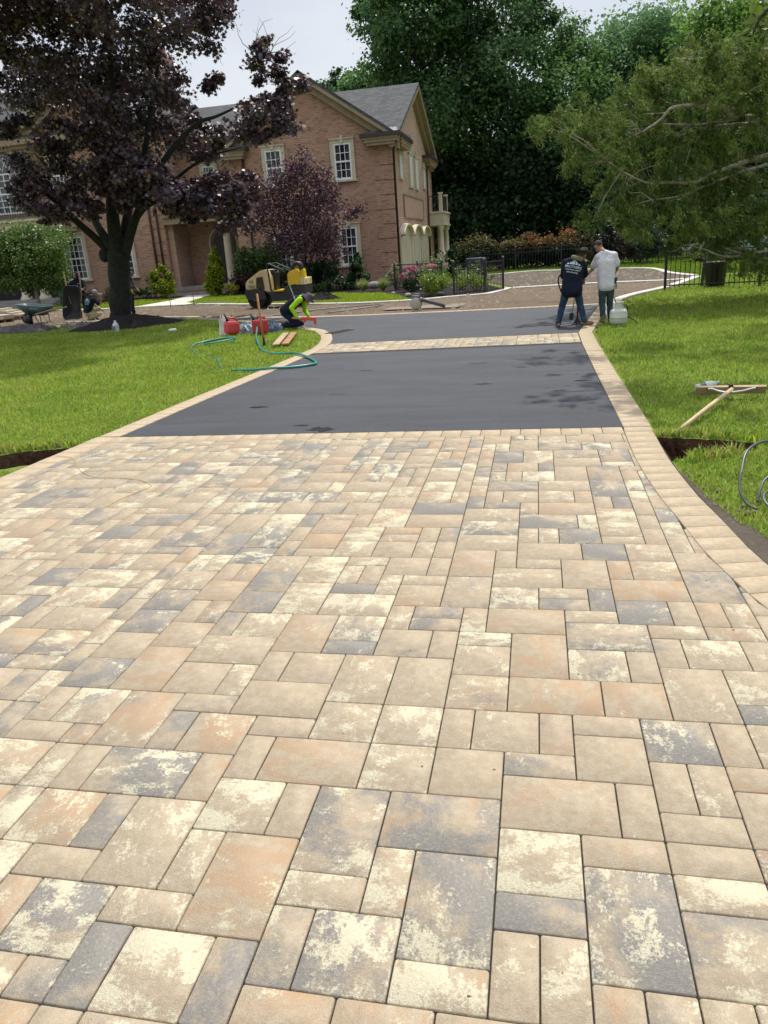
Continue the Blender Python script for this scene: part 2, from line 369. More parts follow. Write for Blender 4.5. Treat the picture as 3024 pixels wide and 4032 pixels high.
ARC_IN = [(-3.73, 8.98), (-3.66, 10.17), (-3.60, 11.34), (-3.67, 12.08), (-3.81, 12.76), (-4.03, 13.54), (-4.46, 14.55), (-4.95, 15.2), (-5.45, 15.85), (-6.92, 17.35), (-8.15, 18.5), (-9.75, 19.85)]
ASPH = [(.84, 5.07), (.80, 7.8), (.78, 10.65), (.79, 12.03), (1.11, 14.32), (1.55, 17.33), (0, 17.40), (-2.1, 17.48), (-4.5, 17.75), (-5.9, 18.05), (-7.0, 18.5), (-8.6, 19.4), (-9.75, 20.0)]+ARC_IN[::-1]+[(-4.0, 5.07)]
sheet('asphalt_driveway', [ASPH], 0.0, M_asph)
rw = random.Random(8)
for (x, y, w_, d_) in ((-3.0, 6.36, .34, .05), (-1.95, 5.22, .34, .12), (-2.2, 5.4, .2, .03), (-.53, 7.36, .2, .03), (.62, 7.38, .22, .04), (-.1, 8.5, .16, .025)):
    sheet('wet_patch', [[(x+w_/2*math.cos(2*PI*k/26)*rw.uniform(.3, 1.15), y+d_*math.sin(2*PI*k/26)*rw.uniform(.2, 1.2)) for k in range(26)]], .003, mt('wet_asphalt', (.006, .006, .008), (.012, .013, .016), 20, .28))
DIRT = [(1.28, 14.15), (2.04, 18.5), (2.65, 20), (3.67, 21.8), (4.6, 24.5), (4.0, 24.6), (2.08, 25.2), (-.03, 25.2), (-.5, 25.3), (-.98, 24.8), (-1.13, 24), (-1.55, 22.9), (-2.46, 22.6), (-3.62, 21.95),
        (-5.5, 22.0), (-7.24, 22.9), (-10.05, 24.55), (-12.5, 26.35), (-14.15, 26.75), (-15.9, 26.97), (-17.6, 27), (-20, 28.2), (-25, 31), (-32, 34), (-40, 34), (-40, 22), (-24, 20), (-18, 19.2), (-15.6, 20.4), (-13.6, 20.9), (-11.5, 20.7), (-9.9, 20), (-8, 18.2), (-4.5, 17), (-1, 16.5)]
DIRT_O = sheet('dirt_road', [DIRT], -.02, M_dirt)
COURT = [(-.5, 25.3), (-.03, 25.3), (2.08, 25.3), (4.0, 24.75), (5.2, 25.9), (4.87, 28.8), (4.56, 33.6), (1.33, 36.4), (-.09, 37.6), (-1.6, 36.6), (-3.2, 36.8), (-5.8, 36.8), (-5.8, 34.5), (-1.8, 30.5), (-.9, 27)]
gx, gy = np.arange(-26, 5.2, .16), np.arange(18.3, 32.5, .16); GX, GY = np.meshgrid(gx, gy); GZ = -.022+.016*np.sin(GX*1.3+GY*2.6+np.sin(GX*.7)*2)+.010*np.sin(GX*5.1-GY*3.3+np.sin(GY*2.3)*2)+.012*RNG.normal(size=GX.shape)+.012
V_ = np.column_stack([GX.ravel(), GY.ravel(), GZ.ravel()]); ok = inside(V_[:, :2], DIRT) & ~inside(V_[:, :2], ASPH) & (V_[:, 1] > 18.9-.11*np.clip(V_[:, 0]+4.5, -9, 9)*0-.0)
ok = ok.reshape(GX.shape); V_[~ok.ravel(), 2] = -.045; nx = len(gx); q = [(i, j) for i in range(len(gy)-1) for j in range(nx-1) if ok[i, j] or ok[i+1, j] or ok[i, j+1] or ok[i+1, j+1]]; V_[:, 2] = np.where(V_[:, 2] < -.04, -.045, V_[:, 2])
idx = np.array([(i*nx+j, i*nx+j+1, (i+1)*nx+j+1, (i+1)*nx+j) for i, j in q]).ravel(); tag(np_mesh('dirt_road', V_, np.full(len(q), 4), idx, M_dirt), kind='structure')
sheet('gravel_court', [COURT], -.02, M_gravel)
WALK = [(-16.4, 27.1), (-12.9, 26.65), (-14.6, 29.1), (-15.5, 33.0), (-15.6, 35.4), (-18.2, 35.4), (-17.2, 34.6), (-16.5, 31.7)]
sheet('front_walk', [WALK], -.012, M_conc)
BED1 = [(-30, 32.5), (-24, 33.0), (-20.5, 33.2), (-17.7, 33.0), (-17.3, 34.6), (-18.3, 36), (-30, 36)]
BED2 = [(-15.5, 33.2), (-12, 31.0), (-9.3, 29.6), (-7, 28.43), (-5.66, 27.31), (-4.9, 25.6), (-3.68, 22.2), (-2.5, 22.9), (-1.7, 23.3), (-1.3, 24.3), (-1.1, 26), (-2.2, 30.4), (-6.2, 34.4), (-6.3, 36), (-15.5, 36)]
sheet('mulch_bed', [BED1, BED2], -.010, M_mulch)
SOILS = [(1.06, 3.95), (1.12, 3.75), (1.17, 3.3), (1.27, 2.85), (1.43, 2.35), (1.77, 1.5), (1.15, 1.5), (1.05, 2.6)]
sheet('soil_strip', [SOILS], -.026, M_soil)
# mulch mounds
def mound(cx, cy, rx, ry, h, rng):
    N_, K = 40, 14; vs = []; fs = []
    for k in range(K+1):
        u = k/K
        for i in range(N_):
            a = 2*PI*i/N_; w = 1+.09*math.sin(3*a+1)+.06*math.sin(7*a)
            vs.append((cx+rx*w*u*math.cos(a), cy+ry*w*u*math.sin(a), -.04+h*(math.cos(u*PI)*.5+.5)**.8+(rng.normal()*.018 if 0 < k < K else 0)))
    for k in range(K):
        for i in range(N_): fs.append((k*N_+i, k*N_+(i+1) % N_, (k+1)*N_+(i+1) % N_, (k+1)*N_+i))
    return MB().add(vs, fs, False)
tag(mound(-11.75, 19.05, 1.75, 1.85, .30, RNG).build('mulch_mound', M_mulch), kind='structure')
tag(mound(-7.45, 25.2, .75, .6, .30, RNG).build('mulch_mound', M_mulch), kind='structure')

# ------------------------------------------------------------------ pavers
U = .1143
SEEDS = [(-10, -1, 2, 3, (0.2, 0.7, 0.3)), (-8, -1, 1, 2, (0.2, 0.75, 0.2)), (-7, -2, 2, 3, (0.2, 0.5, 1.0)), (-8, 1, 2, 2, (0.2, 0.85, 0.1)), (-6, 1, 1, 2, (0.5, 0.4, 0.2)), (-5, 0, 2, 3, (0.75, 0.6, 0.6)), (-5, -1, 2, 1, (0.2, 0.8, 0.1)), (-5, -3, 1, 2, (0.7, 0.6, 0.2)), (-4, -3, 2, 2, (0.8, 0.9, 0.1)), (-6, -4, 1, 2, (0.98, 0.3, 0.0)), (-8, -4, 2, 2, (0.4, 0.9, 0.1)), (-9, -4, 1, 2, (0.9, 0.4, 0.1)), (-9, -2, 2, 1, (0.2, 0.7, 0.2)), (-11, -3, 2, 2, (0.8, 0.95, 0.1)), (-12, -1, 2, 1, (0.5, 0.1, 0.4)), (-13, 0, 2, 2, (0.2, 0.75, 0.95)), (-11, 0, 1, 2, (0.9, 0.4, 0.2)), (-12, 2, 3, 2, (0.9, 0.75, 0.2)), (-9, 2, 1, 2, (0.4, 0.2, 0.7)), (-13, 2, 1, 2, (0.1, 0.2, 0.3)), (-7, 3, 3, 2, (0.3, 0.05, 0.7)), (-8, 3, 1, 2, (0.1, 0.3, 0.2)), (-10, 4, 2, 2, (0.3, 0.6, 0.9)), (-11, 4, 1, 2, (0.85, 0.2, 0.2)), (-8, 5, 2, 1, (0.2, 0.3, 0.3)), (-6, 5, 2, 2, (0.5, 0.6, 0.6)), (-9, 6, 3, 2, (0.2, 0.2, 0.4)), (-13, 4, 2, 3, (0.7, 0.5, 0.9)), (-11, 6, 2, 1, (0.6, 0.3, 0.1)), (-15, 5, 2, 2, (0.6, 0.8, 0.2)), (-16, 5, 1, 2, (0.3, 0.3, 0.3)), (-14, 7, 2, 3, (0.2, 0.1, 0.7)), (-12, 7, 2, 2, (0.3, 0.3, 0.4)), (-10, 7, 1, 2, (0.3, 0.6, 0.2)), (-12, 9, 3, 2, (0.2, 0.5, 0.3)), (-9, 8, 1, 2, (0.55, 0.2, 0.3)), (-8, 8, 2, 2, (0.5, 0.4, 0.5)), (-9, 10, 2, 3, (0.5, 0.3, 0.8)), (-7, 11, 2, 2, (0.75, 0.9, 0.1)), (-12, 11, 1, 2, (0.6, 0.3, 0.2)), (-11, 11, 2, 2, (0.3, 0.85, 0.1)), (0, 0, 2, 2, (0.1, 0.95, 0.1)), (2, 1, 2, 1, (0.3, 0.3, 0.6)), (0, 2, 3, 2, (0.15, 0.3, 0.6)), (3, 2, 1, 2, (0.45, 0.4, 0.2)), (2, -2, 2, 3, (0.98, 0.75, 0.1)), (0, -1, 2, 1, (0.8, 0.1, 0.3)), (0, -3, 1, 2, (0.2, 0.3, 0.3)), (1, -3, 1, 2, (0.5, 0.6, 0.2)), (-2, -2, 2, 3, (0.85, 0.7, 0.3)), (4, 3, 1, 2, (0.4, 0.3, 0.2)), (4, 5, 2, 2, (0.8, 0.7, 0.1)), (6, 5, 1, 2, (0.1, 0.2, 0.4)), (2, 4, 2, 2, (0.1, 0.2, 0.4)), (2, 6, 2, 1, (0.2, 0.2, 0.3)), (3, 7, 2, 2, (0.15, 0.3, 0.8)), (5, 7, 2, 3, (0.4, 0.6, 0.2)), (2, 11, 3, 2, (0.75, 0.7, 0.1)), (2, 9, 2, 2, (0.65, 0.9, 0.1)), (4, 9, 1, 2, (0.5, 0.3, 0.2)), (6, 10, 2, 2, (0.3, 0.9, 0.1)), (5, 10, 1, 2, (0.6, 0.3, 0.2)), (5, 12, 2, 1, (0.2, 0.6, 0.6)), (4, 15, 3, 2, (0.1, 0.2, 0.9)), (4, 13, 2, 2, (0.95, 0.6, 0.1)), (6, 13, 1, 2, (0.2, 0.3, 0.3)), (2, 13, 2, 1, (0.2, 0.7, 0.2)), (-1, 14, 2, 2, (0.85, 0.85, 0.1)), (1, 15, 2, 1, (0.2, 0.6, 0.2)), (1, 14, 2, 1, (0.7, 0.3, 0.1)), (3, 14, 1, 2, (0.85, 0.4, 0.1)), (-1, 16, 3, 2, (0.1, 0.6, 0.3)), (0, 4, 2, 1, (0.7, 0.6, 0.1)), (-2, 3, 2, 2, (0.1, 0.2, 0.4)), (-2, 5, 1, 2, (0.4, 0.5, 0.5)), (-1, 5, 2, 2, (0.1, 0.5, 0.3)), (1, 5, 1, 2, (0.5, 0.1, 0.6)), (0, 7, 3, 2, (0.1, 0.3, 1.0)), (0, 9, 2, 3, (0.6, 0.4, 0.9)), (-1, 12, 3, 2, (0.1, 0.3, 0.7)), (-3, 17, 2, 3, (0.1, 0.3, 0.7)), (-1, 18, 1, 2, (0.6, 0.2, 0.1)), (0, 19, 3, 2, (0.1, 0.2, 0.4)), (0, 18, 2, 1, (0.2, 0.7, 0.2)), (-3, 24, 3, 2, (0.6, 0.5, 0.1)), (0, 23, 3, 2, (0.95, 0.5, 0.1)), (0, 21, 1, 2, (0.2, 0.7, 0.2)), (-3, 20, 3, 2, (0.1, 0.6, 0.3)), (0, 25, 1, 2, ()), (-2, 27, 1, 2, ()), (-1, 27, 2, 2, ()), (-2, 29, 3, 2, ()), (0, 31, 2, 2, ())]
def poly_area(p): return .5*sum(p[i][0]*p[(i+1) % len(p)][1]-p[(i+1) % len(p)][0]*p[i][1] for i in range(len(p)))
def clip(poly, a, b):
    """keep the left side of the directed line a->b"""
    out = []; n = len(poly); dx, dy = b[0]-a[0], b[1]-a[1]
    sd = [dx*(p[1]-a[1])-dy*(p[0]-a[0]) for p in poly]
    for i in range(n):
        p, q, s1, s2 = poly[i], poly[(i+1) % n], sd[i], sd[(i+1) % n]
        if s1 >= 0: out.append(p)
        if (s1 > 0) != (s2 > 0) and abs(s1-s2) > 1e-12:
            t = s1/(s1-s2); out.append((p[0]+(q[0]-p[0])*t, p[1]+(q[1]-p[1])*t))
    return out
class Pav:
    def __init__(s): s.co = []; s.lens = []; s.idx = []; s.col = []
    def add(s, poly, g=.0021, ch=.003, dz=0, rd=.004, rc=None):
        if len(poly) < 3 or abs(poly_area(poly)) < .0004: return
        if poly_area(poly) < 0: poly = poly[::-1]
        poly = [p for i, p in enumerate(poly) if math.hypot(p[0]-poly[i-1][0], p[1]-poly[i-1][1]) > 2e-4]
        n = len(poly); P = []
        for i in range(n):                     # inset by the joint, round each corner
            p0, p1, p2 = Vector(poly[i-1]), Vector(poly[i]), Vector(poly[(i+1) % n])
            e1 = (p1-p0); e2 = (p2-p1)
            if e1.length < 1e-4 or e2.length < 1e-4: continue
            e1.normalize(); e2.normalize(); n1 = Vector((-e1.y, e1.x)); n2 = Vector((-e2.y, e2.x)); bi = n1+n2
            if bi.length < .35: P.append(p1+(e2-e1).normalized()*g*2.5); continue
            bi = bi/max(bi.length_squared, .3)*2*g; q = p1+bi
            P.append(q-e1*rd); P.append(q-e1*rd*.3+e2*rd*.3); P.append(q+e2*rd)
        m = len(P)
        if m < 4: return
        c = sum(P, Vector((0, 0)))/m; tilt = (random.uniform(-.0015, .0015), random.uniform(-.0015, .0015)); zz = random.uniform(-.0012, .0012)+dz
        rc = tuple(c+random.uniform(0, .03) for c in rc) if rc else (random.random(), random.random(), random.random()**1.4); b = len(s.co)
        z = lambda p: zz+(p.x-c.x)*tilt[0]+(p.y-c.y)*tilt[1]
        top = []
        for p in P:
            d = (c-p); L = d.length; q = p+d*(ch/max(L, .02)); top.append(q)
        s.co += [(q.x, q.y, z(q)) for q in top]+[(p.x, p.y, z(p)-.005) for p in P]+[(p.x, p.y, -.04) for p in P]
        s.lens.append(m); s.idx += [b+i for i in range(m)]
        for k in range(2):
            for i in range(m): s.lens.append(4); s.idx += [b+k*m+i, b+(k+1)*m+i, b+(k+1)*m+(i+1) % m, b+k*m+(i+1) % m]
        s.col += [rc]*(3*m)
    def build(s, name, mat): return tag(np_mesh(name, s.co, s.lens, s.idx, mat, None, np.array(s.col)), kind='structure')
def tiling(x0, x1, y0, y1, seeds, rnd):
    occ = {}; out = []
    for (x, y, w, h, *lk) in seeds:
        out.append((x, y, w, h, lk[0] if lk and lk[0] else None))
        for i in range(x, x+w):
            for j in range(y, y+h): occ[i, j] = 1
    for j in range(y0, y1):
        for i in range(x0, x1):
            if (i, j) in occ: continue
            c = [(3, 2)]*5+[(2, 3)]*3+[(2, 2)]*7+[(1, 2)]*4+[(2, 1)]*3; rnd.shuffle(c); c += [(1, 2), (2, 1), (1, 1)]
            for (w, h) in c:
                if all((a, b) not in occ for a in range(i, i+w) for b in range(j, j+h)):
                    for a in range(i, i+w):
                        for b in range(j, j+h): occ[a, b] = 1
                    out.append((i, j, w, h, None)); break
    return out
RB_IN = [(2.6, -2.2), (1.9, -.4), (1.45, .8), (1.19, 1.45), (1.08, 1.72), (.97, 2.25), (.92, 2.76), (.87, 3.19), (.84, 3.67), (.825, 4.13), (.83, 4.84)]
LB_IN = [(-6.4, -2.2), (-5.2, -.4), (-4.6, 1.2), (-4.3, 2.4), (-4.12, 3.42), (-4.08, 4.15), (-4.04, 4.84)]
def fx(line, y):
    for i in range(len(line)-1):
        a, b = line[i], line[i+1]
        if y <= b[1] or i == len(line)-2: return a[0]+(b[0]-a[0])*(y-a[1])/(b[1]-a[1])
def cut_side(x0, x1, y0, y1):
    """paver rectangle trimmed to the curved borders on both sides"""
    if y1-y0 < .01: return None
    ys = sorted({y0, y1}|{y0+(y1-y0)*k/6 for k in range(7)}|{p[1] for p in RB_IN+LB_IN if y0 < p[1] < y1})
    L, R = [max(x0, fx(LB_IN, y)) for y in ys], [min(x1, fx(RB_IN, y)) for y in ys]
    k = [i for i in range(len(ys)) if R[i]-L[i] > .015]
    if len(k) < 2: return None
    if all(abs(L[i]-x0) < 1e-9 and abs(R[i]-x1) < 1e-9 for i in k) and len(k) == len(ys): return [(x0, y0), (x1, y0), (x1, y1), (x0, y1)]
    def thin(q):
        o = [q[0]]
        for i in range(1, len(q)-1):
            a, b, c = o[-1], q[i], q[i+1]
            if abs((b[0]-a[0])*(c[1]-a[1])-(b[1]-a[1])*(c[0]-a[0])) > 2e-4: o.append(b)
        return o+[q[-1]]
    return thin([(R[i], ys[i]) for i in k])+thin([(L[i], ys[i]) for i in k[::-1]])
def offset(line, d):
    out = []
    for i, p in enumerate(line):
        a = Vector(line[max(i-1, 0)]); b = Vector(line[min(i+1, len(line)-1)]); t_ = (b-a).normalized(); out.append((p[0]+t_.y*d, p[1]-t_.x*d))
    return out
def soldier(pv, line, w, L, dz=0, two=False):
    """soldier course laid to the right of a line (w wide each, L deep)"""
    P = [Vector(p) for p in line]; cum = [0]
    for i in range(len(P)-1): cum.append(cum[-1]+(P[i+1]-P[i]).length)
    O = [Vector(p) for p in offset(line, L)]
    def at(s_):
        for i in range(len(P)-1):
            if s_ <= cum[i+1] or i == len(P)-2:
                f = (s_-cum[i])/(cum[i+1]-cum[i]); return P[i].lerp(P[i+1], f), O[i].lerp(O[i+1], f)
    n = max(1, round(cum[-1]/w))
    for k in range(n):
        a, ao = at(cum[-1]*k/n); b, bo = at(cum[-1]*(k+1)/n); pv.add([tuple(a), tuple(b), tuple(bo), tuple(ao)][::-1], dz=dz)
pv = Pav(); rnd = random.Random(5)
for (x, y, w, h, look) in tiling(-56, 26, -20, 43, SEEDS, rnd):
    poly = [(x*U, y*U), ((x+w)*U, y*U), ((x+w)*U, (y+h)*U), (x*U, (y+h)*U)]
    cx, cy = (x+w/2)*U, (y+h/2)*U
    poly = cut_side(poly[0][0], poly[1][0], poly[0][1], min(poly[2][1], 4.84))
    if poly: pv.add(poly, rc=look)
pv.build('paver_apron', M_pav)
# band of field pavers across the drive
pb = Pav()
for (x, y, w, h, look) in tiling(-34, 9, 94, 106, [], rnd):
    poly = [(x*U, y*U), ((x+w)*U, y*U), ((x+w)*U, (y+h)*U), (x*U, (y+h)*U)]
    for a, b in (((.78, 10.65), (.79, 12.06)), ((9, 11.95), (-9, 11.95)), ((-9, 10.72), (9, 10.72)), ((-3.63, 11.96), (-3.66, 10.6))): poly = clip(poly, a, b) if poly else poly
    if poly: pb.add(poly, dz=.004)
pb.build('paver_band', M_pav)
sb = Pav()
soldier(sb, RB_IN+[(.84, 5.07)], .172, .235)
soldier(sb, [(.84, 5.075), (.81, 7.8), (.79, 10.65), (.80, 12.03)], .172, .235, .003)
soldier(sb, [(.80, 12.03), (1.12, 14.32), (1.56, 17.33)], .172, .235, .003)
soldier(sb, [p for p in LB_IN[::-1]], .172, .235)
soldier(sb, [(-4.02, 5.07), (-4.05, 4.84)], .172, .24)
soldier(sb, ARC_IN[::-1]+[(-3.88, 7), (-4.0, 5.08)], .172, .235, .004)
soldier(sb, [(.83, 4.842), (-4.04, 4.842)][::-1], .172, -.226)
soldier(sb, [(1.7, 17.34), (0, 17.41), (-2.1, 17.49), (-4.5, 17.76), (-5.9, 18.06), (-7.0, 18.52), (-8.6, 19.42), (-9.75, 20.02)], .172, .24, .003)
sb.build('paver_border', M_bord)
BEDP = [(-6.7, -2.2), (2.9, -2.2), (1.7, .8), (1.32, 1.7), (1.18, 2.5), (1.08, 3.7), (1.065, 4.9), (-4.27, 4.9), (-4.4, 3.4), (-4.8, 1.2)]
sheet('joint_sand', [BEDP], -.009, M_sand)
sheet('joint_sand', [[(.86, 10.6), (.86, 12.03), (-3.66, 12.03), (-3.66, 10.6)]], .0018, M_sand)
# concrete kerbs
def kerb(name, pts, w, h, mat=M_conc, z0=-.05):
    L = smooth_line([(x, y, 0) for x, y in pts], 5); mb = MB(); n = len(L); A = []
    for i, p in enumerate(L):
        d = (L[min(i+1, n-1)]-L[max(i-1, 0)]).normalized(); nx = Vector((-d.y, d.x, 0))*w/2; ch = .012
        A += [p-nx+Vector((0, 0, z0)), p-nx+Vector((0, 0, h-ch)), p-nx*.86+Vector((0, 0, h)), p+nx*.86+Vector((0, 0, h)), p+nx+Vector((0, 0, h-ch)), p+nx+Vector((0, 0, z0))]
    mb.add(A, [(i*6+k, (i+1)*6+k, (i+1)*6+k+1, i*6+k+1) for i in range(n-1) for k in range(5)])
    mb.add(A[:6], [tuple(range(6))]); mb.add(A[-6:], [tuple(range(6))]); return tag(mb.build(name, mat), kind='structure')
kerb('kerb', [(-26, 31.2), (-20, 28.1), (-17.6, 27.05), (-15.9, 27.0), (-14.15, 26.75), (-12.6, 26.35), (-10.05, 24.6), (-7.24, 22.95), (-5.5, 22.1), (-3.62, 22.0), (-2.46, 22.62), (-1.53, 22.95), (-1.13, 24.0), (-.85, 25.25)], .22, .05)
kerb('kerb', [(-.72, 25.3), (0, 25.3), (2.08, 25.27), (4.0, 24.65), (4.72, 24.75)], .26, .045)
kerb('kerb', [(1.45, 14.5), (1.75, 16.5), (2.1, 18.5), (2.7, 20), (3.7, 21.8), (4.75, 24.4), (5.3, 25.9)], .24, .03)
kerb('kerb', [(5.3, 26.05), (4.9, 28.8), (4.6, 33.6), (1.33, 36.5), (-.09, 37.75), (-1.7, 36.7), (-3.2, 36.9)], .24, .06)
kerb('kerb', [(-14.9, 20.95), (-14.2, 20.86), (-12.8, 21.0), (-11.3, 20.85), (-9.95, 20.2)], .14, .02)
for pts in ([(1.13, 3.9), (1.2, 3.6), (1.27, 3.2), (1.36, 2.8), (1.5, 2.35), (1.7, 1.8)],):
    L = []
    for k in range(110):
        i = random.randrange(len(pts)-1); f = random.random(); s0 = random.gammavariate(1.3, .004)+.002; x = pts[i][0]+(pts[i+1][0]-pts[i][0])*f+random.uniform(-.10, .08); y = pts[i][1]+(pts[i+1][1]-pts[i][1])*f
        L.append((x, y, s0))
    mb = MB(); [mb.ell((x, y, -.024), (s_, s_*.8, s_*.7), 5, 4, rotm(0, 0, random.random()*6)) for x, y, s_ in L if x > fx(RB_IN, y)+.25]
    tag(mb.build('soil_clods', mt('soil_clod', (.16, .135, .11), (.10, .085, .07), 30, .95)), 'small clods and stones on the bare strip beside the right border', 'clods', kind='stuff')
n = 150; P = np.column_stack([RNG.uniform(-4, 1, n), RNG.uniform(-.5, 8.5, n)]); sz = np.minimum(RNG.gamma(1.2, .0014, n)+.0010, .0042); tet = np.array([[1, 0, 0], [-.6, .8, 0], [-.5, -.8, 0], [.1, .1, .7]])
co = np.zeros((n, 4, 3)); co[:, :, 0] = P[:, 0, None]+sz[:, None]*tet[None, :, 0]*1.6; co[:, :, 1] = P[:, 1, None]+sz[:, None]*tet[None, :, 1]; co[:, :, 2] = .0015+sz[:, None]*tet[None, :, 2]
tag(np_mesh('paving_crumbs', co.reshape(-1, 3), np.full(n*3, 3), (np.arange(n)[:, None]*4+np.array([0, 1, 3, 1, 2, 3, 2, 0, 3])).ravel(), mt('crumb', (.06, .045, .03), (.12, .09, .06), 3, .95)), 'tiny dark crumbs and clippings scattered on the pavers and asphalt', 'crumbs', kind='stuff')
# clods and stones left lying on the dirt
n = 11000; P = np.column_stack([RNG.uniform(-24, 5.2, n), RNG.uniform(17.8, 37, n)])
m = (inside(P, DIRT) | inside(P, COURT)) & ~inside(P, ASPH) & (P[:, 1] > 18.4); P = P[m]; n = len(P)
tet = np.array([[1, 0, 0], [-.6, .8, 0], [-.5, -.8, 0], [.1, .1, .9]]); sz = RNG.gamma(1.2, .020, n)+.006
ang = RNG.random(n)*6.28; ca, sa = np.cos(ang), np.sin(ang)
co = np.zeros((n, 4, 3)); co[:, :, 0] = P[:, 0, None]+sz[:, None]*(tet[None, :, 0]*ca[:, None]-tet[None, :, 1]*sa[:, None])
co[:, :, 1] = P[:, 1, None]+sz[:, None]*(tet[None, :, 0]*sa[:, None]+tet[None, :, 1]*ca[:, None]); co[:, :, 2] = -.022+sz[:, None]*tet[None, :, 2]
f = np.array([0, 1, 3, 1, 2, 3, 2, 0, 3]); idx = (np.arange(n)[:, None]*4+f).ravel()
tag(np_mesh('dirt_clods', co.reshape(-1, 3), np.full(n*3, 3), idx, mt('clod', (.20, .158, .115), (.125, .098, .072), 3, .95)), 'loose clods and stones scattered over the dug-up drive', 'clods', kind='stuff')
# ------------------------------------------------------------------ house
def brick(name, axis, c1=(.41, .225, .155), c2=(.30, .155, .11), dark=(.17, .115, .085), mortar=(.47, .385, .31)):
    N = NT(name); v = N.sep(N.obj()); a = v[0] if axis == 'x' else v[1]
    uv = N.comb(a, v[2], 0)
    b = N.n('ShaderNodeTexBrick'); b.offset = .5; N.setin(b.inputs['Vector'], uv)
    b.inputs['Scale'].default_value = 1; b.inputs['Brick Width'].default_value = .24; b.inputs['Row Height'].default_value = .088
    b.inputs['Mortar Size'].default_value = .009; b.inputs['Mortar Smooth'].default_value = .2; b.inputs['Bias'].default_value = -.1
    N.setin(b.inputs['Color1'], c1); N.setin(b.inputs['Color2'], c2); N.setin(b.inputs['Mortar'], mortar)
    w = N.n('ShaderNodeTexWhiteNoise'); sn = N.vm('SNAP', N.vm('ADD', uv, (0, 0, 0)), (.24, .088, 1)); N.setin(w.inputs['Vector'], sn)
    dk = N.ss(w.outputs['Value'], .70, .95)
    c = N.mix(N.ma('MULTIPLY', dk, .55), b.outputs['Color'], dark)
    c = N.mix(N.ma('MULTIPLY', N.ss(N.noise(N.obj(), .45, 5, .65), .35, .7), .45), c, tuple(x*.62 for x in c1))
    h = N.ma('ADD', N.ma('MULTIPLY', b.outputs['Fac'], -1.0), N.ma('MULTIPLY', N.noise(N.obj(), 40, 4), .3))
    return N.done(N.pr(c, .9, 0, .2, N.bump(h, .5, .012)))
def shingle(name, axis):
    N = NT(name); v = N.sep(N.obj()); a = v[0] if axis == 'x' else v[1]
    b = N.n('ShaderNodeTexBrick'); b.offset = .37; N.setin(b.inputs['Vector'], N.comb(a, N.ma('MULTIPLY', v[2], 1.9), 0))
    b.inputs['Scale'].default_value = 1; b.inputs['Brick Width'].default_value = .36; b.inputs['Row Height'].default_value = .20
    b.inputs['Mortar Size'].default_value = .014; b.inputs['Bias'].default_value = 0
    N.setin(b.inputs['Color1'], (.085, .088, .092)); N.setin(b.inputs['Color2'], (.042, .045, .049)); N.setin(b.inputs['Mortar'], (.015, .016, .018))
    c = N.mix(N.ma('MULTIPLY', N.noise(N.obj(), 14, 4), .4), b.outputs['Color'], (.10, .10, .098))
    return N.done(N.pr(c, .92, 0, .2, N.bump(N.ma('MULTIPLY', b.outputs['Fac'], -1), .7, .02)))
M_brf = brick('brick_front', 'x'); M_brs = brick('brick_side', 'y', (.48, .30, .22), (.37, .225, .165), (.30, .21, .165), (.58, .49, .42))  # paler side brick: the sunnier wall's brightness is put into its colours
M_shx = shingle('shingles', 'x'); M_shy = shingle('shingles_cross', 'y')
M_trim = mt('tan_trim', (.27, .20, .13), (.225, .165, .108), 3, .7); M_lime = mt('limestone', (.50, .43, .33), (.43, .37, .285), 4, .85, .15)
M_gut = mt('brown_gutter', (.045, .028, .024), (.035, .022, .02), 3, .4); M_pipe = mt('dark_red_pipe', (.060, .030, .032), None, 3, .4)
M_white = mt('white_paint', (.70, .71, .73), (.64, .65, .67), 2, .5); M_cream = mt('cream_paint', (.52, .455, .345), (.46, .40, .30), 2, .75, .05)
M_flash = mt('grey_flashing', (.10, .115, .135), (.08, .09, .11), 2, .45); M_black = mt('dark_interior', (.006, .006, .008), None, 2, .6)
M_door = mt('dark_door', (.02, .014, .012), (.014, .01, .01), 3, .4); M_clay = mt('terracotta', (.30, .105, .06), (.23, .08, .05), 5, .8, .2)
M_stone = mt('bluestone_step', (.24, .235, .23), (.19, .185, .18), 3, .8, .2)
def glass_mat():
    N = NT('window_glass'); v = N.obj()
    g = N.pr(N.mix(N.ss(N.noise(v, 1.3, 3), .3, .7), (.010, .013, .016), (.03, .036, .042)), .06, 0, .9)
    tr = N.n('ShaderNodeBsdfTransparent'); mx = N.n('ShaderNodeMixShader'); mx.inputs[0].default_value = .48
    N.t.links.new(tr.outputs[0], mx.inputs[1]); N.t.links.new(g, mx.inputs[2]); return N.done(mx.outputs[0])
M_glass = glass_mat(); M_curt = mt('curtain', (.55, .56, .52), (.40, .42, .39), 2, .9)
H = thing('brick_house', 'large two-storey brick house with gabled grey shingle roof behind the trees', 'house', (-14.2, 35, 0))
def P(mb, n, m, par=H, lab=None):
    o = mb.build(n, m, par)
    if lab: o['label'] = lab
    return o
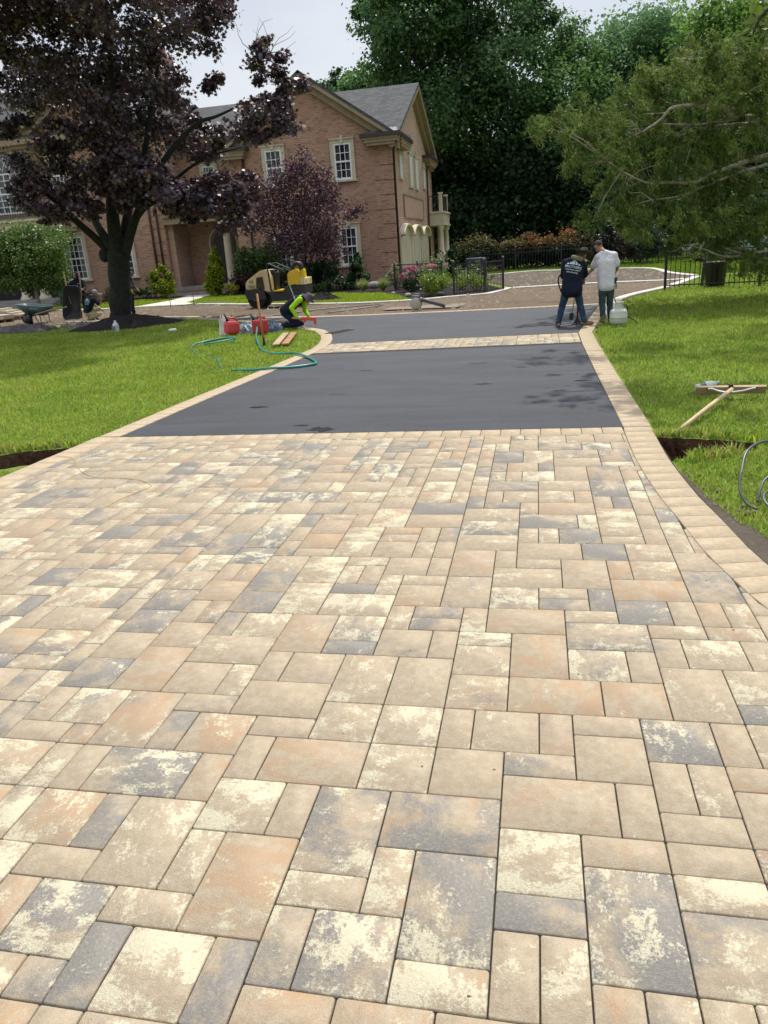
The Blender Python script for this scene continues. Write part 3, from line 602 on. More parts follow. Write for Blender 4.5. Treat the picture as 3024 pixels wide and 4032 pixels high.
# walls, wing A (right gable) and the rest; every wall sheet is a solid slab
YF = 35.0
w = MB(); w.prism([(-14.2, 0), (-6.4, 0), (-6.4, 6.35), (-10.3, 9.05), (-14.2, 6.35)], YF, YF+.25, lambda a, b, h: (a, h, b)); P(w, 'front_wall', M_brf)
w = MB(); w.prism([(35.25, 0), (48, 0), (48, 6.35), (41.6, 9.3), (35.25, 6.35)], -6.4, -6.65, lambda a, b, h: (h, a, b)); P(w, 'side_wall', M_brs)
w = MB(); w.box((-14.075, 36.6, 3.2), (.25, 2.7, 6.4)); P(w, 'return_wall', M_brs)
w = MB(); w.box((-16.35, 38.15, 3.8), (4.25, .3, 7.6)); P(w, 'recessed_wall', M_brf)
w = MB(); w.box((-18.35, 37.13, 3.95), (.3, 1.72, 7.9)); P(w, 'return_wall', M_brs)
w = MB(); w.box((-25.85, 36.15, 3.95), (14.7, .3, 7.9)); w.prism([(-25.9, 7.9), (-18.7, 7.9), (-22.3, 10.1)], 36.05, 36.28, lambda a, b, h: (a, h, b)); P(w, 'front_wall', M_brf)
w = MB(); w.box((-6.6, 48.15, 3), (.5, .3, 6.0)); w.box((-20, 48.2, 3.2), (26, .3, 6.4)); P(w, 'rear_wall', M_brf)
# roofs
def slab(mb, pts, th=.12):
    a, b, c = Vector(pts[0]), Vector(pts[1]), Vector(pts[2]); nrm = (b-a).cross(c-a).normalized()
    if nrm.z < 0: nrm = -nrm
    n = len(pts); vs = [Vector(p) for p in pts]+[Vector(p)-nrm*th for p in pts]
    mb.add(vs, [tuple(range(n)), tuple(range(n, 2*n))[::-1]]+[(i, (i+1) % n, n+(i+1) % n, n+i) for i in range(n)])
r = MB(); slab(r, [(-5.92, 34.6, 6.47), (-5.92, 41.6, 9.52), (-10.3, 41.6, 9.52), (-10.3, 40.8, 9.17), (-6.15, 34.6, 6.47)])
slab(r, [(-18.6, 37.5, 7.73), (-14.2, 36.2, 7.17), (-10.3, 40.8, 9.17), (-10.3, 41.6, 9.52), (-18.6, 41.6, 9.52)])
slab(r, [(-5.92, 48.5, 6.5), (-5.92, 41.6, 9.52), (-18.6, 41.6, 9.52), (-18.6, 48.5, 6.5)]); P(r, 'roof', M_shx)
r = MB(); slab(r, [(-5.98, 34.5, 6.36), (-10.3, 34.5, 9.26), (-10.3, 41.2, 9.26), (-5.98, 35.2, 6.36)]); slab(r, [(-14.62, 34.5, 6.36), (-10.3, 34.5, 9.26), (-10.3, 41.2, 9.26), (-14.62, 38.2, 6.36)]); P(r, 'gable_roof', M_shy)
r = MB(); slab(r, [(-34, 35.5, 8.1), (-25.2, 35.5, 8.1), (-27.6, 41.5, 11.3), (-34, 41.5, 11.3)]); slab(r, [(-34, 47.5, 8.1), (-25.2, 47.5, 8.1), (-27.6, 41.5, 11.3), (-34, 41.5, 11.3)]); slab(r, [(-25.2, 35.5, 8.1), (-25.2, 47.5, 8.1), (-27.6, 41.5, 11.3)]); slab(r, [(-25.4, 35.52, 8.09), (-18.3, 35.52, 8.09), (-18.3, 41.5, 9.7), (-26.6, 41.5, 9.7)]); slab(r, [(-25.4, 47.5, 8.09), (-18.3, 47.5, 8.09), (-18.3, 41.5, 9.7), (-26.6, 41.5, 9.7)]); R1 = P(r, 'main_roof', M_shx)
w = MB(); w.prism([(35.6, 7.9), (47.4, 7.9), (41.5, 9.5)], -18.5, -18.7, lambda a, b, h: (h, a, b)); P(w, 'gable_wall', M_brs)
r = MB(); slab(r, [(-26.2, 35.4, 7.95), (-22.3, 35.4, 10.35), (-22.3, 39.7, 10.35), (-26.2, 35.6, 7.95)]); slab(r, [(-18.4, 35.4, 7.95), (-22.3, 35.4, 10.35), (-22.3, 39.7, 10.35), (-18.4, 35.6, 7.95)]); P(r, 'pediment_roof', M_shy)
# rakes, cornices, gutters
def rake(n, p, q, dn, w_=.42, h=.19):
    mb = MB(); d = Vector(dn)*w_
    for (k, a, b, hh) in ((0, 0, 1, h), (1, .35, .85, h*1.75)):
        A, B = Vector(p), Vector(q); A = A-Vector((0, 0, .13 if k == 0 else .30)); B = B-Vector((0, 0, .13 if k == 0 else .30))
        o1, o2 = Vector(dn)*(.02 if k == 0 else .26), Vector(dn)*(.5 if k == 0 else .49)
        vs = [A+o1, B+o1, B+o2, A+o2]; vs += [x-Vector((0, 0, hh)) for x in vs]
        mb.add(vs, [(0, 1, 2, 3), (7, 6, 5, 4), (0, 4, 5, 1), (1, 5, 6, 2), (2, 6, 7, 3), (3, 7, 4, 0)])
    P(mb, n, M_trim)
rake('rake_board', (-5.99, 34.49, 6.37), (-10.3, 34.49, 9.27), (0, 1, 0)); rake('rake_board', (-14.61, 34.49, 6.37), (-10.3, 34.49, 9.27), (0, 1, 0))
rake('rake_board', (-5.91, 34.62, 6.48), (-5.91, 41.6, 9.53), (-1, 0, 0)); rake('rake_board', (-5.91, 48.48, 6.48), (-5.91, 41.6, 9.53), (-1, 0, 0))
rake('rake_board', (-26.19, 35.39, 7.96), (-22.3, 35.39, 10.36), (0, 1, 0)); rake('rake_board', (-18.41, 35.39, 7.96), (-22.3, 35.39, 10.36), (0, 1, 0))
def cornice(x0, x1, y0, y1, zt, par=H):
    mb = MB(); cx, cy, dx, dy = (x0+x1)/2, (y0+y1)/2, x1-x0, y1-y0
    mb.box((cx, cy, zt-.07), (dx*.96, dy*.96, .12)); mb.box((cx-.0, cy+.0, zt-.19), (dx*.86, dy*.86, .12)); mb.box((cx, cy, zt-.31), (dx*.76, dy*.7, .12)); c = P(mb, 'cornice', M_trim, par)
    g = MB(); g.box((cx, cy, zt+.05), (dx+.12, dy+.12, .16)); P(g, 'gutter', M_gut, c)
    f = MB(); f.add([(x0, y0, zt+.12), (x1, y0, zt+.12), (x1, y1, zt+.12), (x0, y1, zt+.12), (x0+dx*.2, y1, zt+.36), (x1-dx*.1, y1, zt+.36)], [(0, 1, 5, 4), (1, 2, 5), (0, 4, 3), (3, 4, 5, 2)]); P(f, 'flashing', M_flash, c)
cornice(-7.65, -5.95, 34.48, 35.1, 6.33); cornice(-14.65, -13.2, 34.48, 35.1, 6.33)
cornice(-6.45, -5.93, 35.12, 38.3, 6.33); cornice(-6.45, -5.93, 45.0, 48.5, 6.33)
mb = MB(); mb.box((-22.3, 35.7, 7.82), (7.9, .62, .24)); mb.box((-22.3, 35.8, 7.62), (7.7, .42, .18)); mb.box((-22.3, 35.88, 7.44), (7.6, .26, .2)); c = P(mb, 'cornice', M_trim)
mb = MB(); mb.add([(-26.2, 35.4, 7.96), (-18.4, 35.4, 7.96), (-18.6, 36.04, 8.25), (-26.0, 36.04, 8.25)], [(0, 1, 2, 3)]); P(mb, 'flashing', M_flash, c)
mb = MB(); mb.box((-30.1, 35.72, 7.82), (7.9, .6, .26)); mb.box((-30.1, 35.84, 7.6), (7.9, .4, .2)); P(mb, 'cornice', M_trim)
# quoins
for k in range(9):
    z = .42+k*.63; L = .85 if k % 2 else .6
    w = MB(); w.box((-6.4-L/2+.02, YF-.0, z), (L, .07, .55), bev=.012); P(w, 'quoin', M_brf)
    w = MB(); w.box((-6.4, YF+.02+L/2, z), (.07, L, .55), bev=.012); P(w, 'quoin', M_brs)
    w = MB(); w.box((-14.2+L/2-.02, YF, z), (L, .07, .55), bev=.012); P(w, 'quoin', M_brf)
    w = MB(); w.box((-18.52-L/2, 36.0, z), (L, .07, .55), bev=.012); P(w, 'quoin', M_brf)
# windows: surround > frame, pane, curtain, sill
def window(x0, x1, z0, z1, y, cols, rows, sur=.16, key=True, mat=M_lime):
    """x0..z1 is the outer edge of the stone surround"""
    fx0, fx1, fz0, fz1 = x0+sur, x1-sur, z0+.05, z1-sur; cx = (x0+x1)/2
    s = MB()
    s.box(((x0+fx0)/2, y-.03, (z0+z1)/2), (sur, .10, z1-z0)); s.box(((x1+fx1)/2, y-.03, (z0+z1)/2), (sur, .10, z1-z0)); s.box((cx, y-.032, z1-sur/2), (x1-x0-2*sur, .10, sur))
    s.box((cx, y-.05, z1+.015), (x1-x0+.06, .16, .05))
    if key: s.box((cx, y-.06, z1-.01), (.15, .16, sur+.14), bev=.01)
    W_ = P(s, 'window', mat)
    b = MB(); b.box((cx, y-.06, z0+.01), (x1-x0+.12, .18, .09), bev=.01); P(b, 'sill', mat, W_)
    f = MB(); t_ = .075; zm = (fz0+fz1)/2
    for (a, bb, c_, d) in ((fx0, fx0+t_, fz0, fz1), (fx1-t_, fx1, fz0, fz1)): f.box(((a+bb)/2, y-.035, (c_+d)/2), (bb-a, .06, d-c_))
    for z_, h in ((fz0+.05, .10), (fz1-.04, .08)): f.box((cx, y-.036, z_), (fx1-fx0-2*t_, .06, h))
    f.box((cx, y-.042, zm), (fx1-fx0-2*t_, .06, .07))
    ix0, ix1 = fx0+t_, fx1-t_
    for k in range(1, cols): f.box((ix0+(ix1-ix0)*k/cols, y-.025, zm), (.026, .03, fz1-fz0-.1))
    for (za, zb) in ((fz0+.1, zm-.03), (zm+.03, fz1-.08)):
        for k in range(1, rows): f.box((cx, y-.024, za+(zb-za)*k/rows), (ix1-ix0, .03, .026))
    P(f, 'frame', M_white, W_)
    g = MB(); g.box((cx, y-.012, zm), (ix1-ix0, .008, fz1-fz0-.1)); P(g, 'pane', M_glass, W_)
    k = MB(); n = 9
    for a, bb in ((ix0, ix0+(ix1-ix0)*.30), (ix1-(ix1-ix0)*.30, ix1)):
        vs = []
        for i in range(n+1):
            x = a+(bb-a)*i/n; yy = y-.004+(.0022 if i % 2 else 0); vs += [(x, yy, fz0+.1), (x, yy, fz1-.06)]
        k.add(vs, [(2*i, 2*i+2, 2*i+3, 2*i+1) for i in range(n)])
    P(k, 'curtain', M_curt, W_)
    d = MB(); d.box((cx, y-.0005, zm), (ix1-ix0, .001, fz1-fz0-.1)); P(d, 'room_darkness', M_black, W_)
for (x0, x1) in ((-9.23, -8.10), (-12.56, -11.43)):
    window(x0, x1, 4.64, 6.40, YF, 3, 2); window(x0, x1, .88, 2.80, YF, 3, 2)
for (x0, x1) in ((-24.58, -23.07), (-21.84, -20.33)):
    window(x0, x1, 1.03, 3.40, 36.0, 4, 3); window(x0+.12, x1-.12, 5.25, 7.22, 36.0, 4, 3)
window(-17.05, -16.05, 5.0, 6.35, 38.0, 4, 2)
# tall arched window over the entrance, with its balcony
x0, x1, z0, zs = -29.6, -25.9, 4.62, 6.5; cx = (x0+x1)/2; rr = (x1-x0)/2
s = MB(); s.box((x0-.1, 35.95, (z0+zs)/2), (.2, .12, zs-z0)); s.box((x1+.1, 35.95, (z0+zs)/2), (.2, .12, zs-z0))
A = [(cx+(rr+.2)*math.cos(PI*i/20), 35.95, zs+(rr*.62+.2)*math.sin(PI*i/20)) for i in range(21)]
for i in range(20): s.bar(A[i], A[i+1], .12, .2, (0, 1, 0))
AW = P(s, 'arched_window', M_lime)
f = MB()
for k in range(0, 11):
    x = x0+(x1-x0)*k/10; zt = zs+rr*.62*math.sqrt(max(0, 1-((x-cx)/rr)**2)); f.box((x, 35.955, (z0+zs)/2), (.05 if k % 5 else .11, .05, zs-z0))
    if 0 < k < 10:
        for sg in (-1, 1):
            L = []; 
            for i in range(9):
                xx = x+sg*(x1-x0)/5*(i/8)**1.6; zz = zs+rr*.62*i/8*1.0
                if ((xx-cx)/rr)**2+((zz-zs)/(rr*.62))**2 <= 1: L.append((xx, 35.955, zz))
            if len(L) > 1: f.tube(L, .022, 6)
for k in range(7): f.box((cx, 35.957, z0+(zs-z0)*k/6), (x1-x0, .045, .04 if k % 3 else .08))
P(f, 'frame', M_white, AW)
g = MB(); g.prism([(x0, z0), (x1, z0)]+[(cx+rr*math.cos(PI*i/20), zs+rr*.62*math.sin(PI*i/20)) for i in range(21)], 35.975, 35.985, lambda a, b, h: (a, h, b)); P(g, 'pane', mt('dark_glass', (.012, .016, .02), (.03, .04, .05), 1.5, .06, spec=.9), AW)
# entrance portico with balcony
s = MB(); s.box((-27.6, 34.9, 3.86), (8.7, 2.1, .34)); s.box((-27.6, 34.85, 4.1), (9.0, 2.3, .14)); s.box((-27.6, 34.95, 3.6), (8.5, 1.9, .18)); PT = P(s, 'portico', M_cream)
s = MB(); s.box((-27.6, 34.85, 4.2), (9.05, 2.35, .06)); P(s, 'flashing', M_flash, PT)
for x in (-31.2, -29.6, -26.0, -24.9): s = MB(); s.lathe([(.30, .30), (.30, .42), (.22, .5), (.2, .6), (.17, 3.3), (.22, 3.34), (.26, 3.42), (.26, 3.51)], (x, 34.3, 0), 20); P(s, 'column', M_cream, PT)
s = MB()
for k in range(60): s.box((-31.9+k*.145, 33.95, 4.62), (.018, .018, .75))
s.box((-27.6, 33.95, 5.0), (8.8, .05, .04)); s.box((-27.6, 33.95, 4.28), (8.8, .04, .03)); P(s, 'balcony_railing', M_gut, PT)
s = MB(); s.box((-27.6, 34.6, .14), (8.8, 2.7, .3)); s.box((-27.6, 33.1, .06), (8.0, .5, .16)); P(s, 'portico_floor', M_stone, PT)
s = MB(); s.box((-27.6, 35.95, 1.75), (6.2, .1, 2.9)); P(s, 'recess_shade_slab', M_black, PT)  # black slab across the entrance stands for the shade inside the recess
# recessed porch
s = MB(); s.box((-16.35, 36.0, 3.6), (4.3, .3, .32)); s.box((-16.35, 35.97, 3.82), (4.3, .45, .14)); s.box((-16.35, 37.0, 3.96), (4.28, 2.0, .12)); PO = P(s, 'porch_beam', M_trim)
s = MB(); slab(s, [(-18.5, 35.7, 4.03), (-14.2, 35.7, 4.03), (-14.2, 38, 4.55), (-18.5, 38, 4.55)], .05); P(s, 'porch_roof', M_flash, PO)
s = MB(); s.lathe([(.27, .39), (.27, .47), (.22, .55), (.215, .62), (.175, 3.08), (.20, 3.12), (.20, 3.17), (.26, 3.25), (.26, 3.3)], (-15.22, 36.0, 0), 24); s.box((-15.22, 36.0, 3.36), (.56, .5, .15)); P(s, 'column', M_cream)
s = MB(); s.box((-16.35, 36.9, .30), (4.3, 2.1, .18)); P(s, 'porch_floor', M_stone)
for k, (y, z) in enumerate(((35.62, .2), (35.25, .08))): s = MB(); s.box((-16.9, y, z-.03), (3.3, .42, .13)); P(s, 'step', mt('brick_step', (.24, .13, .10), (.19, .10, .08), 8, .9, .3) if k == 0 else M_stone)
# arched door at the back of the porch
def archpoly(cx, hw, z0, zs, n=16): return [(cx-hw, z0), (cx+hw, z0)]+[(cx+hw*math.cos(PI*i/n), zs+hw*math.sin(PI*i/n)) for i in range(n+1)]
d = MB(); d.prism(archpoly(-16.2, .62, .39, 2.45), 37.955, 37.99, lambda a, b, h: (a, h, b)); D = P(d, 'door', M_door)
s = MB(); Q = [(-16.98, 37.96, .39), (-16.98, 37.96, 2.45)]+[(-16.2-.78*math.cos(PI*i/14), 37.96, 2.45+.78*math.sin(PI*i/14)) for i in range(1, 14)]+[(-15.42, 37.96, 2.45), (-15.42, 37.96, .39)]
for i in range(len(Q)-1): s.bar(Q[i], Q[i+1], .12, .24, (0, 1, 0))
s.box((-16.2, 37.93, 3.3), (.2, .16, .4)); P(s, 'door_surround', M_lime, D)
# downpipes
def pipe(pts, r=.055): mb = MB(); mb.tube(pts, r, 8); P(mb, 'downpipe', M_pipe)
pipe([(-6.05, 34.75, 6.25), (-6.1, 34.85, 6.05), (-6.31, 35.12, 5.85), (-6.31, 35.12, 0)]); pipe([(-13.5, 34.92, 6.1), (-13.5, 34.92, 0)])
pipe([(-19.2, 35.9, 7.5), (-19.2, 35.9, 0)]); pipe([(-18.83, 35.9, 7.5), (-18.83, 35.9, 0)]); pipe([(-5.98, 46.05, 6.2), (-6.31, 46.1, 5.8), (-6.31, 46.1, 0)])
# side wall (facing the drive): garage doors under hooded arches, brick panel, narrow windows
for (a, b) in ((35.80, 38.92), (39.0, 42.3), (42.4, 45.5)):
    cy, hw = (a+b)/2, (b-a)/2-.06
    g = MB(); g.box((-6.37, cy, 1.08), (.10, hw*2, 2.16)); G_ = P(g, 'garage_door', M_cream)
    for k in range(4): q = MB(); q.box((-6.312, cy-hw*.72+k*hw*.48, 1.1), (.02, hw*.4, 1.8), bev=.006); P(q, 'door_panel', M_cream, G_)
    A = [(cy+hw*math.cos(PI*i/16), 2.16+.52*math.sin(PI*i/16)) for i in range(17)]
    h = MB(); vs = []
    for (y, z) in A:
        k = (z-2.16)/.52; vs += [(-6.32, y, z), (-6.10, cy+(y-cy)*.96, z-.02), (-6.10, cy+(y-cy)*.9, z-.08-.01*k), (-6.32, cy+(y-cy)*.9, z-.09)]
    for i in range(16):
        for k in range(4): h.v and None
    h.add(vs, [(i*4+k, i*4+(k+1) % 4, (i+1)*4+(k+1) % 4, (i+1)*4+k) for i in range(16) for k in range(4)]); P(h, 'arch_hood', M_cream, G_)
    h = MB(); h.prism(A, -6.38, -6.30, lambda a_, b_, h_: (h_, a_, b_)); P(h, 'arch_panel', M_cream, G_)
p_ = MB(); p_.box((-6.385, 40.9, 3.5), (.06, 6.5, .98)); PB = P(p_, 'brick_panel', mt('pink_brick_panel', (.46, .29, .22), (.40, .25, .19), 4, .9, .2))
q = MB()
for (y, z, dy, dz) in ((40.9, 4.02, 6.7, .06), (40.9, 2.98, 6.7, .06), (37.6, 3.5, .06, 1.0), (44.2, 3.5, .06, 1.0)): q.box((-6.37, y, z), (.09, dy, dz))
P(q, 'panel_frame', mt('brick_trim', (.27, .18, .14), None, 5, .9), PB)
for (a, b, z0, z1) in ((36.75, 37.7, 4.72, 5.85), (39.75, 40.9, 4.5, 6.1), (41.75, 42.85, 4.5, 6.1), (44.75, 45.6, 4.7, 5.8)):
    q = MB(); cy = (a+b)/2
    for (y, z, dy, dz) in ((cy, z1, b-a+.1, .12), (cy, z0, b-a+.16, .1), (a, (z0+z1)/2, .1, z1-z0), (b, (z0+z1)/2, .1, z1-z0)): q.box((-6.37, y, z), (.12, dy, dz))
    q.box((-6.36, cy, z1+.12), (.14, .16, .28)); W_ = P(q, 'side_window', M_lime)
    q = MB(); q.box((-6.375, cy, (z0+z1)/2), (.06, b-a-.1, z1-z0-.1)); P(q, 'shutter', mt('pale_shutter', (.60, .60, .56), (.54, .54, .5), 3, .6), W_)
# rear porch with balcony on the side wall
s = MB(); s.box((-5.95, 48.0, 3.05), (1.0, 3.2, .62)); s.box((-5.93, 48.0, 3.41), (1.12, 3.34, .10)); s.box((-5.93, 48.0, 2.72), (1.08, 3.3, .1)); RP = P(s, 'side_porch', M_cream)
for y in (46.55, 49.4):
    s = MB(); s.lathe([(.2, .0), (.2, .9), (.24, .95), (.24, 1.05), (.16, 1.12), (.13, 2.4), (.2, 2.5), (.2, 2.66)], (-5.65, y, 0), 16); P(s, 'column', M_cream, RP)
    s = MB(); s.box((-5.62, y, 3.95), (.2, .2, 1.0)); s.box((-5.62, y, 4.48), (.28, .28, .08)); P(s, 'balcony_post', M_cream, RP)
s = MB()
for k in range(18): s.box((-5.55, 46.75+k*.155, 3.9), (.02, .02, .8))
s.box((-5.55, 48.0, 4.32), (.05, 2.9, .05)); s.box((-5.55, 48.0, 3.55), (.04, 2.9, .04))
for k in range(4): s.box((-5.8-k*.16, 46.5, 3.9), (.02, .02, .8))
s.box((-6.0, 46.5, 4.32), (.8, .05, .05)); P(s, 'balcony_railing', M_gut, RP)
s = MB(); s.box((-5.98, 49.55, 1.3), (.5, .4, 2.7)); P(s, 'brick_pier', M_brs, RP)
# chimney
s = MB(); s.box((-19.95, 41, 10.2), (1.05, .9, 3.0))
for k, (w_, z) in enumerate(((1.15, 11.35), (1.25, 11.5), (1.36, 11.65), (1.46, 11.8), (1.36, 11.93))): s.box((-19.95, 41, z), (w_, w_*.88, .13))
CH = P(s, 'chimney', M_brf)
for dx in (-.42, 0, .42):
    s = MB(); s.lathe([(.22, 11.98), (.24, 12.1), (.17, 12.2), (.16, 12.62), (.22, 12.7), (.22, 12.8), (.15, 12.82)], (-19.95+dx, 41, 0), 8); P(s, 'chimney_pot', M_clay, CH)

# tree crown masses: x, y, z, horizontal and vertical radius
PLUM = [(-9.46,31.0,5.06,0.63,0.58),(-10.49,31.66,4.71,0.76,0.54),(-8.77,31.09,4.53,0.63,0.53),(-10.69,30.64,3.97,0.85,0.53),(-9.92,31.74,3.96,1.09,0.76),(-8.43,31.13,3.62,0.85,0.59),(-11.37,31.69,3.26,0.78,0.55),(-10.11,31.63,2.96,1.21,0.88),(-8.59,31.02,2.74,0.97,0.75),(-7.52,30.85,3.15,0.48,0.32),(-10.96,31.18,2.29,0.77,0.55),(-9.65,30.88,1.89,1.09,0.65),(-8.28,30.39,1.91,0.74,0.53),(-11.42,30.65,4.42,0.32,0.21),(-11.75,31.56,3.59,0.44,0.28)]
JUNI = [(0.51,15.01,3.59,0.55,0.4),(0.17,15.02,3.67,0.3,0.25),(1.18,16.53,3.43,0.65,0.54),(1.75,15.63,3.69,0.76,0.46),(2.33,16.29,4.37,0.67,0.46),(2.97,16.13,4.54,0.86,0.45),(3.84,15.79,4.48,0.78,0.54),(2.73,17.49,3.94,0.83,0.5),(3.35,15.41,3.82,0.78,0.34),(4.23,15.97,3.68,0.5,0.4),(1.27,15.43,2.89,0.67,0.46),(2.28,16.54,3.14,0.86,0.48),(3.08,15.62,3.07,0.81,0.4),(3.97,15.83,3.06,0.71,0.35),(2.09,16.84,2.37,0.89,0.56),(2.95,15.73,2.44,0.88,0.46),(4.06,16.35,2.29,0.79,0.42),(1.93,17.25,1.93,0.69,0.46),(2.51,15.16,1.69,0.86,0.41),(3.4,15.06,1.72,0.85,0.4),(4.29,15.5,1.71,0.51,0.41),(3.33,16.89,1.19,0.73,0.28),(4.14,16.5,1.09,0.77,0.33),(4.43,15.52,0.74,0.47,0.26),(0.71,15.76,2.84,0.21,0.21),(1.2,15.36,1.79,0.37,0.31),(4.4,16.09,5.03,0.58,0.58),(4.47,15.01,4.06,0.56,0.46),(5.16,16.71,2.9,0.63,0.63),(5.44,17.23,1.67,0.66,0.61),(5.38,17.38,0.67,0.51,0.34)]
G_TALL = [(-11.01,59.88,17.25,2.02,1.47),(-12.44,61.68,18.49,1.13,0.76),(-8.33,54.15,15.03,2.16,1.83),(-6.56,56.31,15.76,2.39,1.88),(-11.28,61.73,15.83,0.96,0.77),(-4.66,60.2,16.29,1.99,1.45),(-8.94,57.28,13.5,2.5,2.14),(-5.77,61.55,14.29,3.21,2.64),(-2.12,58.96,15.11,2.3,1.95),(-0.04,60.54,16.16,1.43,1.43),(-2.73,56.35,12.22,2.76,2.24),(-7.05,55.53,10.37,3.15,2.45),(-3.73,57.55,9.53,3.24,2.52),(-9.0,55.09,17.76,2.33,1.33),(-5.19,57.05,17.97,3.4,1.53),(-1.11,61.69,18.26,2.36,1.27)]
G_HUMP = [(-12.35,63.33,13.76,2.19,1.4),(-13.78,62.04,12.73,1.58,0.89),(-10.41,62.18,12.33,2.35,1.77),(-9.62,62.68,10.02,2.8,2.2)]
G_FAR = [(-18.1,76.13,16.7,1.2,1.08),(-18.85,74.45,15.87,0.95,0.83),(-16.74,74.16,15.4,0.94,0.94),(-17.62,73.39,14.33,1.64,1.41)]
G_MID = [(1.28,64.89,15.03,2.52,1.93),(3.21,61.54,13.02,1.84,1.65),(2.48,60.25,10.61,2.93,2.2),(-0.21,59.36,10.25,2.37,2.37),(1.59,59.33,8.28,3.12,2.02),(3.92,60.01,9.13,1.65,1.83)]
G_PALE = [(7.06,67.06,15.19,2.75,2.16),(5.73,63.9,12.69,2.66,2.09),(8.76,63.25,14.84,2.57,1.83),(8.52,65.94,12.94,2.91,2.33),(7.36,64.49,10.08,3.29,2.32),(11.64,68.99,12.46,3.03,2.43),(10.23,63.73,9.02,3.05,2.1)]
G_R = [(10.68,55.18,13.13,2.38,1.58),(13.2,56.64,13.59,2.25,1.77),(11.44,54.46,10.97,2.69,1.9),(15.23,57.93,11.67,2.15,2.15),(13.63,54.87,9.0,2.4,1.76),(10.69,53.45,8.51,2.37,1.74),(14.84,54.46,13.16,1.99,1.53)]
G_LEFT = [(-42.27,60.15,13.66,1.89,1.26),(-44.93,61.68,13.52,1.95,1.3),(-41.06,60.99,14.22,1.06,0.85)]
G_DARK = [(-8.21,57.56,7.29,2.23,2.23),(-5.6,57.32,6.71,2.76,2.39),(-2.63,55.99,6.52,2.67,2.31),(-0.18,54.13,6.01,2.56,2.22),(2.52,55.02,5.54,2.41,2.24),(-6.91,54.97,3.83,2.35,1.99),(-4.03,54.83,3.45,2.5,1.97),(-1.22,54.93,3.08,2.49,1.95),(1.61,57.48,3.11,2.57,1.84),(-6.23,54.57,1.58,2.18,1.27),(3.2,54.21,3.06,2.07,1.89),(5.49,57.71,3.5,2.36,2.36)]
LTREE = [(-22.54,29.58,2.87,1.01,0.67),(-21.72,30.09,3.02,1.13,0.68),(-20.62,29.38,2.43,0.78,0.67),(-23.09,29.98,1.93,1.27,0.69),(-21.38,29.68,1.72,1.13,0.68),(-23.62,29.85,2.51,0.8,0.8),(-22.48,29.79,1.24,1.38,0.52),(-20.75,29.49,1.16,0.68,0.45),(-23.6,29.01,1.67,0.56,0.56)]
MAPLE = [(-12.67,18.29,7.48,1.1,0.97),(-13.67,17.67,6.95,0.96,0.96),(-11.66,19.02,7.64,1.45,1.06),(-9.54,17.91,7.2,1.23,0.92),(-8.04,17.51,7.04,1.13,0.71),(-7.77,19.05,7.26,0.57,0.38),(-14.62,21.42,7.01,1.53,0.92),(-12.67,20.88,6.66,1.62,1.11),(-10.92,20.72,6.45,1.3,1.16),(-8.62,18.22,5.8,0.7,0.7),(-8.01,19.67,5.98,0.54,0.4),(-6.89,19.5,6.42,0.53,0.59),(-6.41,19.5,5.79,0.66,0.73),(-6.51,20.0,5.16,0.58,0.75),(-6.71,19.0,4.81,0.72,0.53),(-7.2,18.47,4.85,0.71,0.52),(-13.3,17.99,5.42,0.8,0.4),(-11.37,17.69,5.19,0.77,0.58),(-10.65,18.19,4.9,1.12,0.72),(-11.04,21.47,5.32,1.22,0.84),(-9.44,21.01,4.85,1.04,0.59),(-8.62,20.91,4.5,0.66,0.37),(-13.2,20.88,4.27,0.92,0.54),(-12.0,18.5,3.37,1.04,0.42),(-10.34,18.09,3.66,0.87,0.53),(-9.79,18.63,3.39,0.96,0.48),(-9.6,20.08,3.25,0.88,0.44),(-8.88,20.57,3.15,0.82,0.41),(-7.71,19.0,2.61,0.35,0.48),(-8.21,21.13,3.26,0.45,0.3),(-15.78,21.25,4.8,0.87,0.4),(-13.45,17.6,3.75,0.47,0.27),(-14.04,19.99,3.31,0.68,0.38),(-12.48,20.29,9.27,2.27,0.96),(-9.55,19.53,8.75,1.95,0.84),(-12.96,18.02,8.37,1.38,0.82),(-7.98,19.38,8.13,0.83,0.51),(-14.91,17.61,5.64,0.99,0.79),(-18.22,21.5,5.03,1.06,0.65)]

# ------------------------------------------------------------------ trees and shrubs
LM = leaf_mat('leaf_green', .38, .42, .4); LMD = leaf_mat('leaf_dark', .48, .6, .2); LMP = leaf_mat('leaf_purple', .14, .44, .75, (1, .6, .45)); LMQ = leaf_mat('leaf_plum', .2, .6, .25, (1, .5, .4)); LMN = leaf_mat('leaf_needle', .3, .6, .2); LMF = leaf_mat('petal', .3, .6, .2)
M_bark = mt('bark', (.024, .024, .018), (.012, .013, .010), 10, .95, .8, 22); M_bark2 = mt('grey_bark', (.40, .36, .30), (.20, .165, .13), 9, .9, .7, 25); M_twig = mt('pale_twig', (.36, .32, .26), (.24, .20, .155), 6, .9)
M_barkd = mt('dark_bark', (.022, .02, .018), (.014, .013, .012), 6, .95, .6)
def norms(O, rng, up=.45, out=.5, rn=.7): 
    n = O*out+rng.normal(size=O.shape)*rn; n[:, 2] += up; return n.astype(np.float32)
